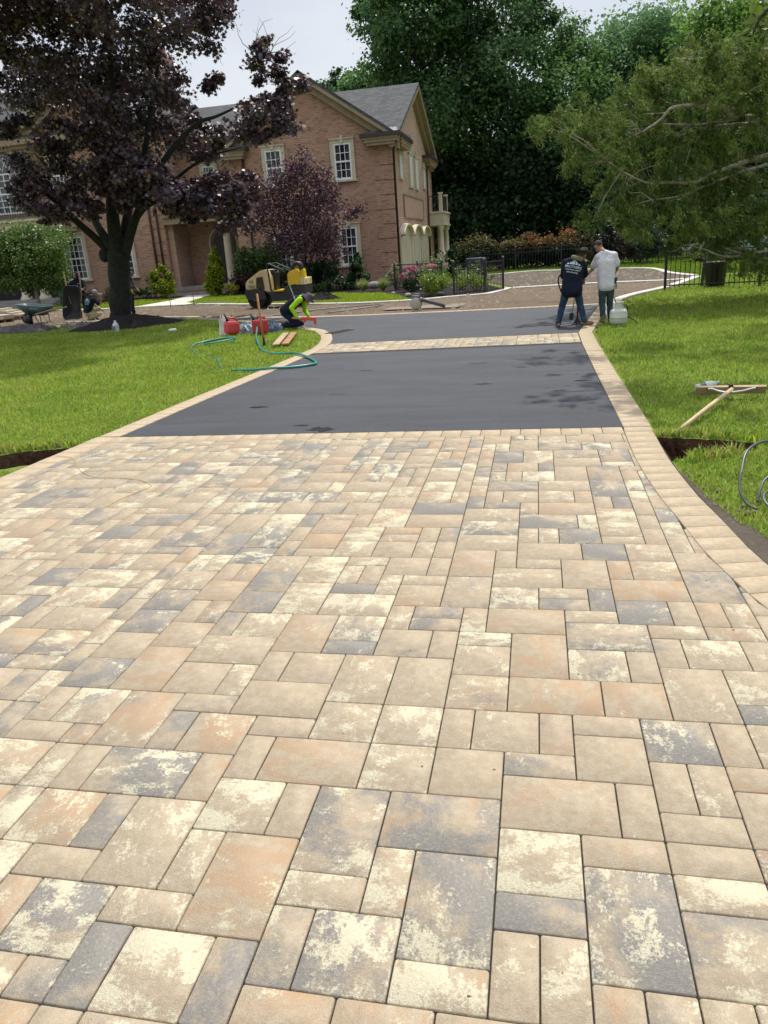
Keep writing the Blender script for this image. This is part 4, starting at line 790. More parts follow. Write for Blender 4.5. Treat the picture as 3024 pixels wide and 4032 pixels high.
# purple maple
r_ = np.random.default_rng(3)
T = thing('maple_tree', 'large dark purple maple with thick forked trunk in the mulch mound on the left lawn', 'tree', (-12.1, 19.5, 0))
mb = MB()
mb.tube(smooth_line([(-12.2, 19.5, -.1), (-12.18, 19.5, .2), (-12.1, 19.5, .7), (-12.02, 19.5, 1.2), (-11.94, 19.5, 1.75), (-11.9, 19.5, 2.1)], 4),
        [.42, .39, .365, .34, .325, .315, .33, .325, .315, .31, .305, .30, .30, .30, .305, .31, .32, .32, .30, .27, .24], 18)
mb.v = [(x+.022*math.sin(9*z+3*math.atan2(y-19.5, x+12)), y+.022*math.sin(7*z+5*math.atan2(y-19.5, x+12)), z) for x, y, z in mb.v]; mb.ell((-12.28, 19.36, 1.95), (.15, .15, .2), 12, 8)
for pts, a, b in (([(-12.04, 19.5, 1.8), (-12.38, 19.5, 2.27), (-12.74, 19.0, 2.91), (-12.93, 18.7, 3.32), (-13.38, 18.5, 3.8)], .14, .05),
                  ([(-11.97, 19.5, 1.95), (-12.25, 19.5, 2.47), (-12.77, 20.0, 3.0), (-13.28, 20.3, 4.17), (-14.01, 20.5, 5.21), (-15.01, 20.7, 5.86)], .15, .03),
                  ([(-11.92, 19.5, 1.9), (-11.87, 19.5, 2.93), (-11.8, 19.7, 4.01), (-11.47, 19.8, 5.29), (-11.33, 19.8, 6.52), (-11.18, 19.8, 7.94)], .22, .04),
                  ([(-11.75, 19.5, 1.8), (-11.33, 19.5, 2.61), (-10.73, 19.2, 3.23), (-9.83, 19.0, 4.18), (-8.75, 18.9, 4.95), (-7.92, 18.7, 5.1), (-6.88, 18.5, 5.35)], .15, .012),
                  ([(-11.77, 19.5, 1.95), (-11.69, 20.0, 2.99), (-11.11, 20.3, 4.33), (-10.59, 20.5, 5.94), (-10.0, 20.5, 7.43)], .15, .03),
                  ([(-11.21, 19.5, 2.81), (-10.27, 18.9, 3.19), (-8.93, 18.5, 3.32), (-7.76, 18.2, 3.09)], .08, .02),
                  ([(-11.3, 19.5, 2.65), (-10.9, 20, 3.3), (-9.5, 20.6, 4.3), (-8.2, 20.8, 4.6)], .07, .02)): limb_tree(mb, pts, a, b, 10)
mb.build('trunk', M_bark, T)
mb = MB(); limb_tree(mb, [(-13.1, 18.7, 3.6), (-13.28, 19.5, 3.71), (-13.61, 19.2, 4.51), (-13.85, 18.9, 5.27), (-14.02, 18.7, 5.82)], .05, .015, 6)
limb_tree(mb, [(-13.28, 19.3, 3.8), (-14.2, 18.8, 3.75), (-15.0, 18.4, 3.55)], .035, .01, 5)
twigs(mb, [(-13.6, 19.2, 4.5), (-13.8, 18.9, 5.1), (-10.9, 18.6, 3.9), (-10.4, 18.4, 4.0), (-7.5, 19.2, 6.4), (-7.1, 19.3, 6.6), (-8.0, 19.3, 6.7), (-6.6, 19.4, 6.5), (-9.6, 18.4, 4.2)], r_, 46, 1.0, .012)
mb.build('dead_branch', M_twig, T)['kind'] = 'stuff'
cl = [c for c in MAPLE if c[:2] not in ((-8.62, 18.22), (-10.92, 20.72), (-9.54, 17.91))]+[(-11.2, 20.72, 6.45, 1.15, 1.1), (-9.0, 18.4, 5.6, .75, .5), (-9.7, 18.6, 6.6, .6, .4), (-10.6, 18.3, 4.2, 1.0, .6), (-12.6, 18.0, 4.5, 1.0, .6), (-9.9, 17.6, 7.35, 1.1, .8), (-9.9, 18.5, 3.35, 1.2, .5), (-8.9, 18.8, 3.15, 1.1, .5), (-8.0, 18.9, 2.85, .75, .55), (-10.6, 17.9, 3.7, 1.1, .5), (-7.9, 19.1, 3.4, .8, .45), (-9.2, 20.4, 3.3, 1.1, .5), (-13.0, 18.2, 3.5, 1.1, .5), (-12.2, 18.2, 3.2, .9, .4), (-6.8, 19.3, 4.9, .6, .6), (-10.0, 15.2, 9.3, 1.7, 1.1), (-8.4, 14.6, 8.9, 1.5, .9), (-11.8, 14.6, 9.0, 1.8, 1.1), (-13.2, 14.8, 8.7, 1.7, 1.0), (-14.8, 14.8, 8.4, 1.7, 1.0), (-10.6, 13.8, 9.6, 1.4, .9), (-12.8, 13.9, 9.3, 1.5, .9), (-16.3, 15.6, 8.0, 1.5, .9), (-9.2, 17.0, 9.4, 1.4, .9), (-15.5, 17.5, 7.2, 1.2, .9), (-12.0, 17.0, 8.6, 1.3, .7), (-10.0, 20.5, 9.3, 1.6, .8), (-14.2, 19.2, 8.6, 1.3, .8)]
Pp, O, K = crown(cl, 980, 24, r_, .37, .6, (.38, 1.08), .29)
sp = r_.random(len(Pp)); C1 = tone(K, [(.026, .016, .030), (.052, .030, .050), (.10, .060, .082), (.062, .042, .036)], r_)
C1[sp > .982] = (.20, .10, .015); C1[sp < .03] = (.10, .03, .03)
leaves('crown', Pp, norms(O, r_, .55, .25, .6), r_.uniform(.085, .15, len(Pp)).astype(np.float32), C1, 'maple', LMP, T)

def simple_tree(name, label, cat, base, cl, cols, dens, sub, size, shape='clump', mat=None, trunk=None, group=None, seed=1, spread=.45, flat=.8, gap=.05, bark=None, shell=(.45, 1), parts=('trunk', 'crown'), up=.45):
    rr = np.random.default_rng(seed); T = thing(name, label, cat, base, 0, group)
    if trunk:
        mb = MB()
        for pts, a, b in trunk: limb_tree(mb, pts, a, b, 8)
        mb.build(parts[0], bark or M_bark, T)
    Pp, O, K = crown(cl, dens, sub, rr, spread, flat, shell, gap)
    Pp[:, 2] = np.maximum(Pp[:, 2], .02)
    leaves(parts[1], Pp, norms(O, rr, up), rr.uniform(size*.7, size*1.3, len(Pp)).astype(np.float32), tone(K, cols, rr), shape, mat or LM, T)
    return T
simple_tree('plum_tree', 'small purple-leaved plum tree in front of the brick gable', 'tree', (-9.8, 31, 0), PLUM, [(.04, .02, .034), (.08, .042, .064), (.13, .08, .105), (.055, .03, .044)], 900, 30, .105, 'leaf', LMQ,
            [([(-9.8, 31, 0), (-9.8, 31, .9), (-9.7, 31, 1.6), (-9.6, 31, 4.2)], .11, .02), ([(-9.8, 31, .8), (-10.3, 31.2, 1.6), (-10.8, 31.4, 3.2)], .05, .01), ([(-9.78, 31, .8), (-9.2, 30.8, 1.7), (-8.5, 30.8, 3.3)], .05, .01), ([(-9.8, 31, 1.1), (-10, 31.3, 2.2), (-10.1, 31.4, 4.3)], .04, .01)], seed=4, spread=.5, flat=1.0, gap=.08, bark=M_barkd)
simple_tree('round_tree', 'small round-headed green tree by the entrance portico on the far left', 'tree', (-22.4, 29.6, 0), LTREE+[(-22.0, 29.6, 2.2, 1.3, .8), (-23.4, 29.6, 2.9, .7, .4)], [(.035, .085, .016), (.07, .135, .024), (.13, .21, .036), (.09, .16, .03)], 1500, 36, .11, 'leaf', LM,
            [([(-22.0, 29.6, 0), (-22.05, 29.6, .6), (-22.1, 29.6, 1.5), (-22.2, 29.6, 2.4)], .10, .04)], seed=5, bark=M_bark2)
# background trees
GD = [(.022, .052, .020), (.042, .092, .034), (.08, .15, .05), (.12, .20, .06)]; GM = [(.03, .078, .026), (.065, .15, .044), (.12, .225, .06), (.16, .26, .07)]; GP = [(.08, .17, .075), (.12, .235, .10), (.19, .31, .13), (.15, .26, .10)]
def bgt(label, base, cl, cols, seed, size=.27, dens=330, top=None, **k):
    c = cl[0]; t0 = [([base, (base[0]+(top or c)[0]*.0, base[1], 2), ((base[0]+c[0])/2, base[1], c[2]*.5), (c[0], c[1], c[2])], .38, .08)]
    t0 += [([(base[0], base[1], cc[2]*.42), ((base[0]+cc[0])/2, (base[1]+cc[1])/2, cc[2]*.72), cc[:3]], .16, .04) for cc in cl[1:5]]
    return simple_tree('broadleaf_tree', label, 'tree', base, cl, cols, dens, 9.0, size, 'leaf', k.pop('mat', LMD), t0, 'tall trees behind the house and court', seed, .40, .75, k.pop('gap', .10), M_barkd, **k)
bgt('tallest dark green tree, with ragged top cut by the upper edge, right of the house', (-6.5, 58, 0), G_TALL, GD, 21)
bgt('rounded green tree showing just above the ridge at the right end of the house roof', (-11.8, 63, 0), G_HUMP, GM, 22)
bgt('small distant tree rising behind the middle of the house roof', (-17.8, 75, 0), G_FAR, GD, 23, gap=.2)
bgt('leafy tree of medium green between the tallest tree and the pale feathery one', (1.6, 61, 0), G_MID, GM, 24)
bgt('pale blue-green feathery tree rising above the evergreen branches', (8.3, 66, 0), G_PALE, GP, 25, .27, 380)
bgt('bright green tree at the upper right corner behind the evergreen', (13, 56, 0), G_R+[(16.5, 57, 13, 2.5, 1.8), (17, 56, 9.5, 2.6, 2)], [(.06, .13, .028), (.11, .22, .042), (.18, .30, .06), (.13, .23, .06)], 26)
bgt('green tree peeking over the left end of the house roof', (-42.5, 60.5, 0), G_LEFT+[(-43, 61, 10, 2.5, 2)], GM, 27)
simple_tree('woodland_tree', 'bare slender trunk standing in the deep shade behind the barberry hedge', 'tree', (-.1, 57, 0), [(-.3, 57, 8.0, 1.5, 1.0), (.4, 57, 7.2, 1.2, .9)], GD, 60, 6, .4, 'clump', LMD, [([(-.1, 57, 0), (-.12, 57, 3), (-.1, 57, 5.6), (-.3, 57, 9)], .19, .08)], seed=28, bark=mt('shaded_bark', (.06, .065, .055), (.04, .045, .04), 4, .95))
# understorey, woodland shade put into dark leaf colours: one mass nobody could count
rr = np.random.default_rng(31); cl = [(x, y+3.0, z, a, b) for (x, y, z, a, b) in G_DARK]
for i in range(110): x = rr.uniform(-48, 34); cl.append((x, rr.uniform(60, 72), rr.uniform(.5, 8.0), rr.uniform(1.8, 3.2), rr.uniform(1.4, 2.4)))
for i in range(26): cl.append((rr.uniform(5.5, 20), rr.uniform(46, 55), rr.uniform(.3, 6.5), rr.uniform(1.5, 2.4), rr.uniform(1.2, 2)))
Pp, O, K = crown(cl, 230, 8, rr, .55, .8, (.2, 1)); Pp[:, 2] = np.maximum(Pp[:, 2], .05)
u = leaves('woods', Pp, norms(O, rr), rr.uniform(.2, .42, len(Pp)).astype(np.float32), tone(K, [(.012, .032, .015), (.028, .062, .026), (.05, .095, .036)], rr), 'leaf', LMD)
tag(u, 'dark mass of undergrowth and woods behind the court, shade put into its leaf colours', 'woods', kind='stuff')
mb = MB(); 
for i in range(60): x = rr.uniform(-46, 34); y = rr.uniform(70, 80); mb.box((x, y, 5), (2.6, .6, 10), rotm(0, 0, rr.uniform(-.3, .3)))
tag(mb.build('woods', mt('deep_shade', (.004, .008, .006), (.003, .005, .004), .8, 1.0)), 'dense dark trunks and foliage at the back of the woods', 'woods', kind='stuff')  # plain dark boxes; the shade of the wood's depth is in their colour

# juniper with long bare limbs reaching in from the right
r_ = np.random.default_rng(8)
T = thing('juniper_tree', 'spreading evergreen with pale bare limbs reaching in from the right edge', 'tree', (7.2, 17.3, 0))
mb = MB(); limb_tree(mb, [(7.2, 17.3, -.1), (7.1, 17.3, 1.5), (6.9, 17.2, 3.4), (6.8, 17.1, 6.2)], .34, .10, 12)
LIMBS = [([(6.95, 17.3, 3.2), (5.23, 17.0, 3.58), (4.67, 16.5, 3.59), (3.94, 16.0, 3.57), (3.65, 15.8, 3.75), (3.25, 15.7, 3.81), (2.8, 15.6, 3.81), (2.62, 15.5, 3.76), (2.45, 15.5, 3.59), (2.11, 15.5, 3.41)], .075, .02),
 ([(3.94, 16.0, 3.56), (3.77, 16.0, 3.54), (3.53, 16.1, 3.51), (3.19, 16.2, 3.52), (2.66, 16.3, 3.6), (2.31, 16.4, 3.57)], .05, .018),
 ([(6.95, 17.3, 3.1), (5.24, 17.0, 3.46), (4.21, 16.5, 3.49), (3.53, 16.4, 3.47), (2.93, 16.4, 3.37)], .055, .015),
 ([(7.05, 17.3, 2.9), (5.29, 17.0, 2.98), (4.74, 16.5, 2.87), (4.22, 16.0, 2.75), (3.54, 15.8, 2.56), (3.18, 15.7, 2.42), (2.71, 15.6, 2.46), (2.3, 15.5, 2.47), (1.86, 15.4, 2.67), (1.48, 15.3, 2.92)], .06, .012),
 ([(7.1, 17.3, 2.7), (5.31, 17.0, 2.8), (4.71, 16.3, 2.68), (4.12, 16.0, 2.56), (3.41, 15.8, 2.34), (2.95, 15.7, 2.19), (2.39, 15.6, 2.16)], .05, .012),
 ([(7.15, 17.3, 1.5), (5.44, 17.0, 1.63), (4.89, 16.6, 1.59), (4.16, 16.2, 1.58), (3.59, 16.0, 1.68), (3.34, 15.9, 1.81), (3.05, 15.8, 2.31)], .06, .015),
 ([(6.85, 17.2, 4.6), (5.09, 17.0, 4.84), (4.12, 16.2, 4.71), (3.51, 16.0, 4.67), (3.0, 15.7, 4.61), (2.72, 15.6, 4.64)], .05, .012),
 ([(7.15, 17.2, .7), (5.46, 16.8, .83), (4.87, 16.3, 1.0), (3.97, 15.8, .95), (3.46, 15.6, 1.14), (3.05, 15.4, 1.26)], .05, .01),
 ([(7.15, 17.2, .5), (5.41, 16.5, .52), (4.47, 16.0, .91), (3.85, 15.6, 1.14)], .045, .01)]
for p, a, b in LIMBS: limb_tree(mb, p, a, b, 8)
mb.build('trunk', M_bark2, T)
mb = MB(); st = [q for p, a, b in LIMBS for q in smooth_line(p[1:], 4)]
for (x, y, z, a, b) in JUNI:                         # every spray is carried by a twig from the nearest limb
    c = Vector((x, y, z)); q = min(st, key=lambda s_: (s_-c).length); m = (q+c)/2+Vector((0, 0, .08)); mb.tube([q, m, c], [.018, .012, .006], 5)
twigs(mb, st, r_, 120, .6, .008, .12); mb.build('bare_twig', M_twig, T)['kind'] = 'stuff'
cl = JUNI+[(x+r_.uniform(.2, .8), y+r_.uniform(.5, 1.6), z+r_.uniform(-.2, .5), a, b) for (x, y, z, a, b) in JUNI[:24]]+[(r_.uniform(4.8, 8.5), r_.uniform(15.5, 19.5), r_.uniform(.8, 6.5), .8, .6) for i in range(26)]
cl += [(r_.uniform(3.4, 8.5), r_.uniform(11.5, 15.0), r_.uniform(4.9, 6.6), .75, .4) for i in range(12)]
cl = [c for c in cl if c[0] > -.6]
n0 = 112; P1 = []; O1 = []; K1 = []; U1 = []
for (x, y, z, a, b) in cl:
    for s_ in range(max(5, int(30*a*(a+b)))):
        d = r_.normal(size=3); d /= np.linalg.norm(d); c = np.array([x, y, z])+d*np.array([a, a, b])*r_.uniform(.35, 1.0)
        ax = np.array([r_.normal()*.5-.35, r_.normal()*.5, r_.uniform(.1, .9)]); ax /= np.linalg.norm(ax); L = r_.uniform(.16, .34)
        tt = r_.random(n0)**.8; P1.append(c+ax*(tt[:, None]-.3)*L+r_.normal(size=(n0, 3))*(.075*(1.15-tt))[:, None]); O1.append(r_.normal(size=(n0, 3)))
        U1.append(ax+r_.normal(size=(n0, 3))*.5+np.array([0, 0, .3])); K1.append(np.full(n0, r_.random()))
Pp = np.concatenate(P1).astype(np.float32); K = np.concatenate(K1)
leaves('crown', Pp, np.concatenate(O1).astype(np.float32), r_.uniform(.065, .125, len(Pp)).astype(np.float32), tone(K, [(.035, .070, .017), (.095, .155, .035), (.21, .285, .068), (.16, .17, .055)], r_), 'spray', LMN, T, up=np.concatenate(U1).astype(np.float32))

# shrubs along the house
def bush(name, label, x, y, w, h, cols, size=.09, dens=1500, shape='leaf', group=None, seed=1, mat=None, z0=0, n=7, cat='shrub', cone=False, flat=.9, gap=.05, sub=26):
    rr = np.random.default_rng(seed); cl = []
    if cone:
        for i in range(7): t_ = i/6; cl.append((x+rr.normal()*.04, y+rr.normal()*.04, z0+h*(.12+.80*t_), w*.5*(1.0-.72*t_**1.4)*.9, h*.14))
    else:
        cl.append((x, y, z0+h*.42, w*.34, h*.36))
        for i in range(n): a = 2*PI*i/n+rr.uniform(-.3, .3); cl.append((x+math.cos(a)*w*.26, y+math.sin(a)*w*.26, z0+h*rr.uniform(.28, .68), w*.24, h*.24))
    tr = [([(x+dx*w*.08, y, 0), (x+dx*w*.2, y, h*.35), (x+dx*w*.3, y, h*.7)], .018, .006) for dx in (-1, 0, 1)]
    return simple_tree(name, label, cat, (x, y, 0), cl, cols, dens, sub, size, shape, mat, tr, group, seed, .5, flat, gap, parts=('stem', 'foliage'))
YG = [(.06, .10, .006), (.13, .18, .008), (.22, .27, .014), (.12, .16, .01)]; DGN = [(.014, .036, .012), (.028, .064, .02), (.055, .10, .03)]; MGN = [(.03, .07, .018), (.06, .12, .028), (.10, .17, .04)]; LIM = [(.07, .12, .008), (.15, .22, .012), (.24, .32, .02)]
BUR = [(.022, .010, .012), (.05, .02, .022), (.075, .035, .03)]
bush('golden_cypress', 'rounded golden cypress shrub left of the porch steps', -17.45, 32.73, 1.25, 1.66, YG, .10, 4200, 'quad', seed=40, n=8, mat=LMN)
bush('golden_cypress', 'tall narrow golden cypress in front of the porch door', -15.0, 33.5, 1.15, 2.2, YG, .10, 5200, 'quad', seed=41, cone=True, mat=LMN)
bush('flowering_shrub', 'low shrub with yellow tips beside the roller', -14.1, 33.0, .85, .62, [(.09, .11, .01), (.30, .30, .02), (.42, .40, .03)], .08, 700, seed=42)
bush('burgundy_shrub', 'dark burgundy shrub below the porch column', -13.6, 33.9, 1.9, 1.05, BUR, .09, 800, seed=43)
bush('tall_shrub', 'tall loose green shrub hiding the porch column base', -13.1, 34.3, 2.2, 2.45, [(.04, .075, .026), (.07, .12, .036), (.11, .165, .05)], .11, 1500, 'leaf', seed=44, n=9, mat=LMN)
bush('dark_shrub', 'dark low shrub under the second ground-floor window', -18.9, 33.4, 1.1, .72, DGN, .08, 900, seed=45)
bush('thin_shrub', 'thin upright shrub against the wall behind the maple', -18.8, 34.4, .7, 1.5, MGN, .08, 500, seed=46)
bush('dark_shrub', 'dark green yew mound right under the plum tree', -9.2, 31.6, 1.8, 1.5, DGN, .09, 2400, 'leaf', seed=47, mat=LMN)
bush('dark_shrub', 'low dark green shrub between the plum tree and the gable window', -8.45, 31.0, 1.4, .8, DGN, .08, 900, seed=48)
bush('dark_shrub', 'pointed dark evergreen below the right gable window', -7.5, 31.2, 1.4, 1.45, DGN, .10, 2600, 'leaf', seed=49, mat=LMN, cone=True)
bush('small_shrub', 'small pale green shrub by the dark mulch heap', -8.85, 30.3, .66, .52, MGN, .07, 700, seed=50)
bush('hydrangea_leaves_shrub', 'wide green shrub at the left of the plum tree, beside the tall loose shrub', -11.3, 32.8, 1.7, 1.2, DGN, .10, 800, seed=51)
for i, (x, y, lab) in enumerate(((-6.64, 28.3, 'clump of striped ornamental grass, left one below the gable'), (-5.76, 27.85, 'clump of striped ornamental grass, right one near the corner'))):
    rr = np.random.default_rng(60+i); T = thing('ornamental_grass', lab, 'grass clump', (x, y, 0), 0, 'clumps of striped ornamental grass'); n = 420; vs = []; cc = []
    for k in range(n):
        a = rr.random()*6.28; l = rr.uniform(.35, .62); sp_ = rr.uniform(.1, .42); w_ = .010; tx, ty = -math.sin(a), math.cos(a); c_ = np.array((.32, .36, .14)) if rr.random() < .55 else np.array((.12, .2, .04))
        pts = [(x+math.cos(a)*sp_*t_, y+math.sin(a)*sp_*t_, l*(1.5*t_-.75*t_*t_*(.5+sp_*1.6))) for t_ in (.05, .45, .8, 1.0)]
        for i_ in range(3):
            p, q = pts[i_], pts[i_+1]; w1, w2 = w_*(1-i_*.3), w_*(.7-i_*.3); vs += [(p[0]-tx*w1, p[1]-ty*w1, p[2]), (p[0]+tx*w1, p[1]+ty*w1, p[2]), (q[0]+tx*w2, q[1]+ty*w2, q[2]), (q[0]-tx*w2, q[1]-ty*w2, q[2])]; cc += [c_]*4
    np_mesh('blades', vs, np.full(len(vs)//4, 4), None, LM, T, np.array(cc))
b = bush('hydrangea', 'pink-flowering hydrangea beside the iron fence', -4.55, 27.2, .95, .85, [(.015, .04, .012), (.03, .07, .018), (.05, .1, .025)], .09, 900, seed=52)
rr = np.random.default_rng(53); P_ = []
for k in range(17):
    a = rr.uniform(0, 2*PI); e = rr.uniform(.15, 1.2); c = np.array((-4.55+.42*math.cos(a)*math.cos(e), 27.2+.42*math.sin(a)*math.cos(e), .46+.42*math.sin(e))); P_.append(c+rr.normal(size=(60, 3))*.027)

for Pp in P_: Pp = Pp.astype(np.float32); leaves('flower_head', Pp, rr.normal(size=Pp.shape).astype(np.float32), np.full(len(Pp), .055, np.float32), tone(rr.random(len(Pp)), [(.35, .05, .14), (.55, .12, .26), (.6, .2, .33)], rr), 'leaf', LMF, b)
bush('lime_spirea', 'bright lime spirea mound in front of the iron fence', -3.25, 24.1, 1.3, .82, LIM, .06, 1700, seed=54)
b = bush('pink_spirea', 'spirea with faded pink heads behind the lime mound', -3.45, 25.2, 1.1, .95, MGN, .07, 900, seed=55)
P_ = [np.array((-3.45+rr.normal()*.3, 25.1+rr.normal()*.2, .92))+rr.normal(size=(40, 3))*.026 for k in range(8)]; 
for Pp in P_: Pp = Pp.astype(np.float32); leaves('flower_head', Pp, rr.normal(size=Pp.shape).astype(np.float32), np.full(len(Pp), .06, np.float32), tone(rr.random(len(Pp)), [(.5, .2, .22), (.6, .35, .33)], rr), 'leaf', LMF, b)
WH = [(.05, .10, .03), (.14, .2, .07), (.34, .40, .22)]
bush('pale_shrub', 'pale loose leafy shrub at the corner of the house', -5.42, 29.0, .9, 1.25, WH, .08, 380, seed=56, gap=.2)
bush('pale_shrub', 'tall pale-leaved shrub in front of the garage doors', -3.9, 28.6, 1.35, 1.42, WH, .09, 420, seed=57, gap=.15)
bush('pale_shrub', 'pale-leaved shrub seen through the iron fence', -2.75, 31.0, 1.3, .9, WH, .09, 420, seed=58)
bush('lime_spirea', 'lime spirea mound behind the fence pickets', -1.95, 25.4, 1.1, .62, LIM, .06, 1300, seed=59)
bush('lime_spirea', 'smaller lime spirea just inside the fence corner post', -2.55, 26.6, .8, .55, LIM, .06, 1300, seed=62)
bush('upright_evergreen', 'dark upright evergreen behind the pale shrub near the garage', -3.7, 34.3, .8, 1.6, DGN, .11, 2000, 'leaf', seed=61, cone=True, mat=LMN)
bush('boxwood', 'dark clipped boxwood ball left of the tipped barrow', -19.9, 28.6, 1.1, 1.0, DGN, .06, 1200, seed=63)
bush('boxwood', 'dark green boxwood under the first ground-floor window', -22.2, 34.0, .8, .9, DGN, .06, 1100, seed=64)
bush('boxwood', 'green boxwood right of the squatting worker, by the wall', -21.0, 34.0, .9, .95, MGN, .06, 900, seed=65)
# barberry hedge by the court
HB = [(.05, .055, .016), (.13, .08, .022), (.24, .11, .035), (.28, .125, .045)]
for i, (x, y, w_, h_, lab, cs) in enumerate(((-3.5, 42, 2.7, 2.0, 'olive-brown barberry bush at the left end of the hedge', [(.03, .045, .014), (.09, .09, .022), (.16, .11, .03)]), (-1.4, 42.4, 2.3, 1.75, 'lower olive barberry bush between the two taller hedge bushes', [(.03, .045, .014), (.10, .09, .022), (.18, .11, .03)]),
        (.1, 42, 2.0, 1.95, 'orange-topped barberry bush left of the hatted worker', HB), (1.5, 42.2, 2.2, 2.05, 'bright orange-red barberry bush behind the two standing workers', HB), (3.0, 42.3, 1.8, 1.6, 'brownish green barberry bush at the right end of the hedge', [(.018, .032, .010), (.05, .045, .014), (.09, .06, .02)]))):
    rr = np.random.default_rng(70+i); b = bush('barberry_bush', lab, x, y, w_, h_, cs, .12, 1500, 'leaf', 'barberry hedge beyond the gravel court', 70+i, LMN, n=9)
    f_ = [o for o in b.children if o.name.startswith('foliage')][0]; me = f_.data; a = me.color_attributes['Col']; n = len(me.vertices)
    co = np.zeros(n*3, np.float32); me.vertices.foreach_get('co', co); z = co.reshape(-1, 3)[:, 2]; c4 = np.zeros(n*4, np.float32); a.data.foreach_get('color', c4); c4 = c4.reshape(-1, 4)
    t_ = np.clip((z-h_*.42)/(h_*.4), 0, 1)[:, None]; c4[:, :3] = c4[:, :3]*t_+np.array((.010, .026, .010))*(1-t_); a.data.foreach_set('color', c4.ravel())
for i, (x, y, w_, h_, lab, cs) in enumerate(((4.4, 40, 2.2, 2.2, 'dark brown-leaved shrub behind the gravel court', [(.02, .012, .01), (.05, .025, .02), (.03, .035, .015)]), (5.4, 38.5, 2.0, 2.6, 'blue-green shrub under the evergreen branches at the back', [(.012, .03, .018), (.03, .06, .035), (.05, .085, .05)]), (3.4, 39.6, 1.3, 2.4, 'very dark clipped yew column behind the worker in the white shirt', [(.003, .008, .004), (.006, .014, .007), (.010, .02, .010)]))): bush('back_shrub', lab, x, y, w_, h_, cs, .13, 420, seed=80+i, n=9)

# ------------------------------------------------------------------ grass blades
LMG = leaf_mat('grass_blade', .5, .55, .2)
def blades(name, label, polys, excl, dens0, d0, hmin, hmax, seed, cols, wk=1.0, z=-.035):
    rr = np.random.default_rng(seed); allp = []
    for poly in polys:
        q = np.array(poly); x0, y0 = q.min(0); x1, y1 = q.max(0); n = int((x1-x0)*(y1-y0)*dens0); P_ = np.column_stack([rr.uniform(x0, x1, n), rr.uniform(y0, y1, n)])
        D = np.hypot(P_[:, 0]-.1, P_[:, 1]+1.5); P_ = P_[rr.random(n) < np.minimum(1, (d0/D)**1.7)]
        P_ = P_[inside(P_, poly)]
        for e in excl: P_ = P_[~inside(P_, e)]
        allp.append(P_)
    P_ = np.concatenate(allp); n = len(P_); D = np.hypot(P_[:, 0]-.1, P_[:, 1]+1.5)
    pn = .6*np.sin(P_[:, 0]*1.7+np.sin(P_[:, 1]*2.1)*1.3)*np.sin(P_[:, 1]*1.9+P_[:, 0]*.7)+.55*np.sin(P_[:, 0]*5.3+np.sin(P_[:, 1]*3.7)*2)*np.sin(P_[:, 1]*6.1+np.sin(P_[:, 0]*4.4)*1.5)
    h = rr.uniform(hmin, hmax, n)*(1+.25*pn)*np.clip(D/10, .85, 1.3); w = wk*(.0032+D*.00042)*rr.uniform(.7, 1.3, n); a = rr.random(n)*6.28; le = rr.uniform(.1, .9, n)*h; b = rr.random(n)*6.28
    tx, ty = np.cos(a)*w, np.sin(a)*w; lx, ly = np.cos(b)*le, np.sin(b)*le
    co = np.zeros((n, 5, 3)); X, Y = P_[:, 0], P_[:, 1]
    co[:, 0] = np.column_stack([X-tx, Y-ty, np.full(n, z)]); co[:, 1] = np.column_stack([X+tx, Y+ty, np.full(n, z)])
    co[:, 2] = np.column_stack([X+tx*.8+lx*.4, Y+ty*.8+ly*.4, z+h*.62]); co[:, 3] = np.column_stack([X+lx, Y+ly, z+h]); co[:, 4] = np.column_stack([X-tx*.8+lx*.4, Y-ty*.8+ly*.4, z+h*.62])
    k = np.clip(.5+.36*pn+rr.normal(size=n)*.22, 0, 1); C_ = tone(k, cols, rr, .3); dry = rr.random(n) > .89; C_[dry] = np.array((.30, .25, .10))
    return tag(np_mesh(name, co.reshape(-1, 3), np.full(n, 5), None, LMG, None, np.repeat(C_, 5, 0)), label, 'grass', kind='stuff')
L_LAWN = [(-24, 1.5), (-4.9, 1.5), (-4.55, 2.6), (-4.40, 3.76), (-4.35, 4.19), (-4.33, 4.67), (-4.28, 5.1), (-4.2, 5.9), (-4.10, 8.2), (-3.98, 9.2), (-3.93, 10.5), (-3.90, 11.4), (-3.94, 12.2), (-4.06, 12.9), (-4.28, 13.6), (-4.7, 14.6), (-5.2, 15.35), (-6.65, 16.95), (-8.0, 18.2), (-9.9, 19.95), (-11.3, 20.7), (-13.6, 20.85), (-13.2, 19.6), (-14.4, 18.3), (-15.6, 17.7), (-24, 17.5)]
R_LAWN = [(1.10, 4.1), (1.115, 3.75), (1.15, 3.3), (1.235, 2.85), (1.39, 2.35), (1.72, 1.5), (8, 1.5), (16, 12), (16, 27), (5.5, 26.2), (4.95, 24.5), (3.9, 21.7), (2.9, 20.0), (2.3, 18.5), (1.95, 16.5), (1.62, 14.3), (1.28, 13.0), (1.07, 12.1), (1.06, 10.3), (1.09, 7.45), (1.10, 5.0), (1.1, 4.05)]
MND = [(-11.75+1.7*math.cos(2*PI*i/20), 19.05+1.8*math.sin(2*PI*i/20)) for i in range(20)]
GC = [(.12, .22, .024), (.24, .365, .042), (.39, .50, .08), (.46, .46, .15)]
blades('lawn_grass', 'short sunlit grass of the left lawn', [L_LAWN], [[(-5.7, 4.62), (-5.2, 4.56), (-4.9, 4.66), (-4.5, 4.83), (-4.27, 4.85), (-4.2, 4.1), (-4.5, 3.98), (-4.8, 3.88), (-5.7, 3.8)], MND], 3600, 7.0, .020, .044, 90, GC, .8)
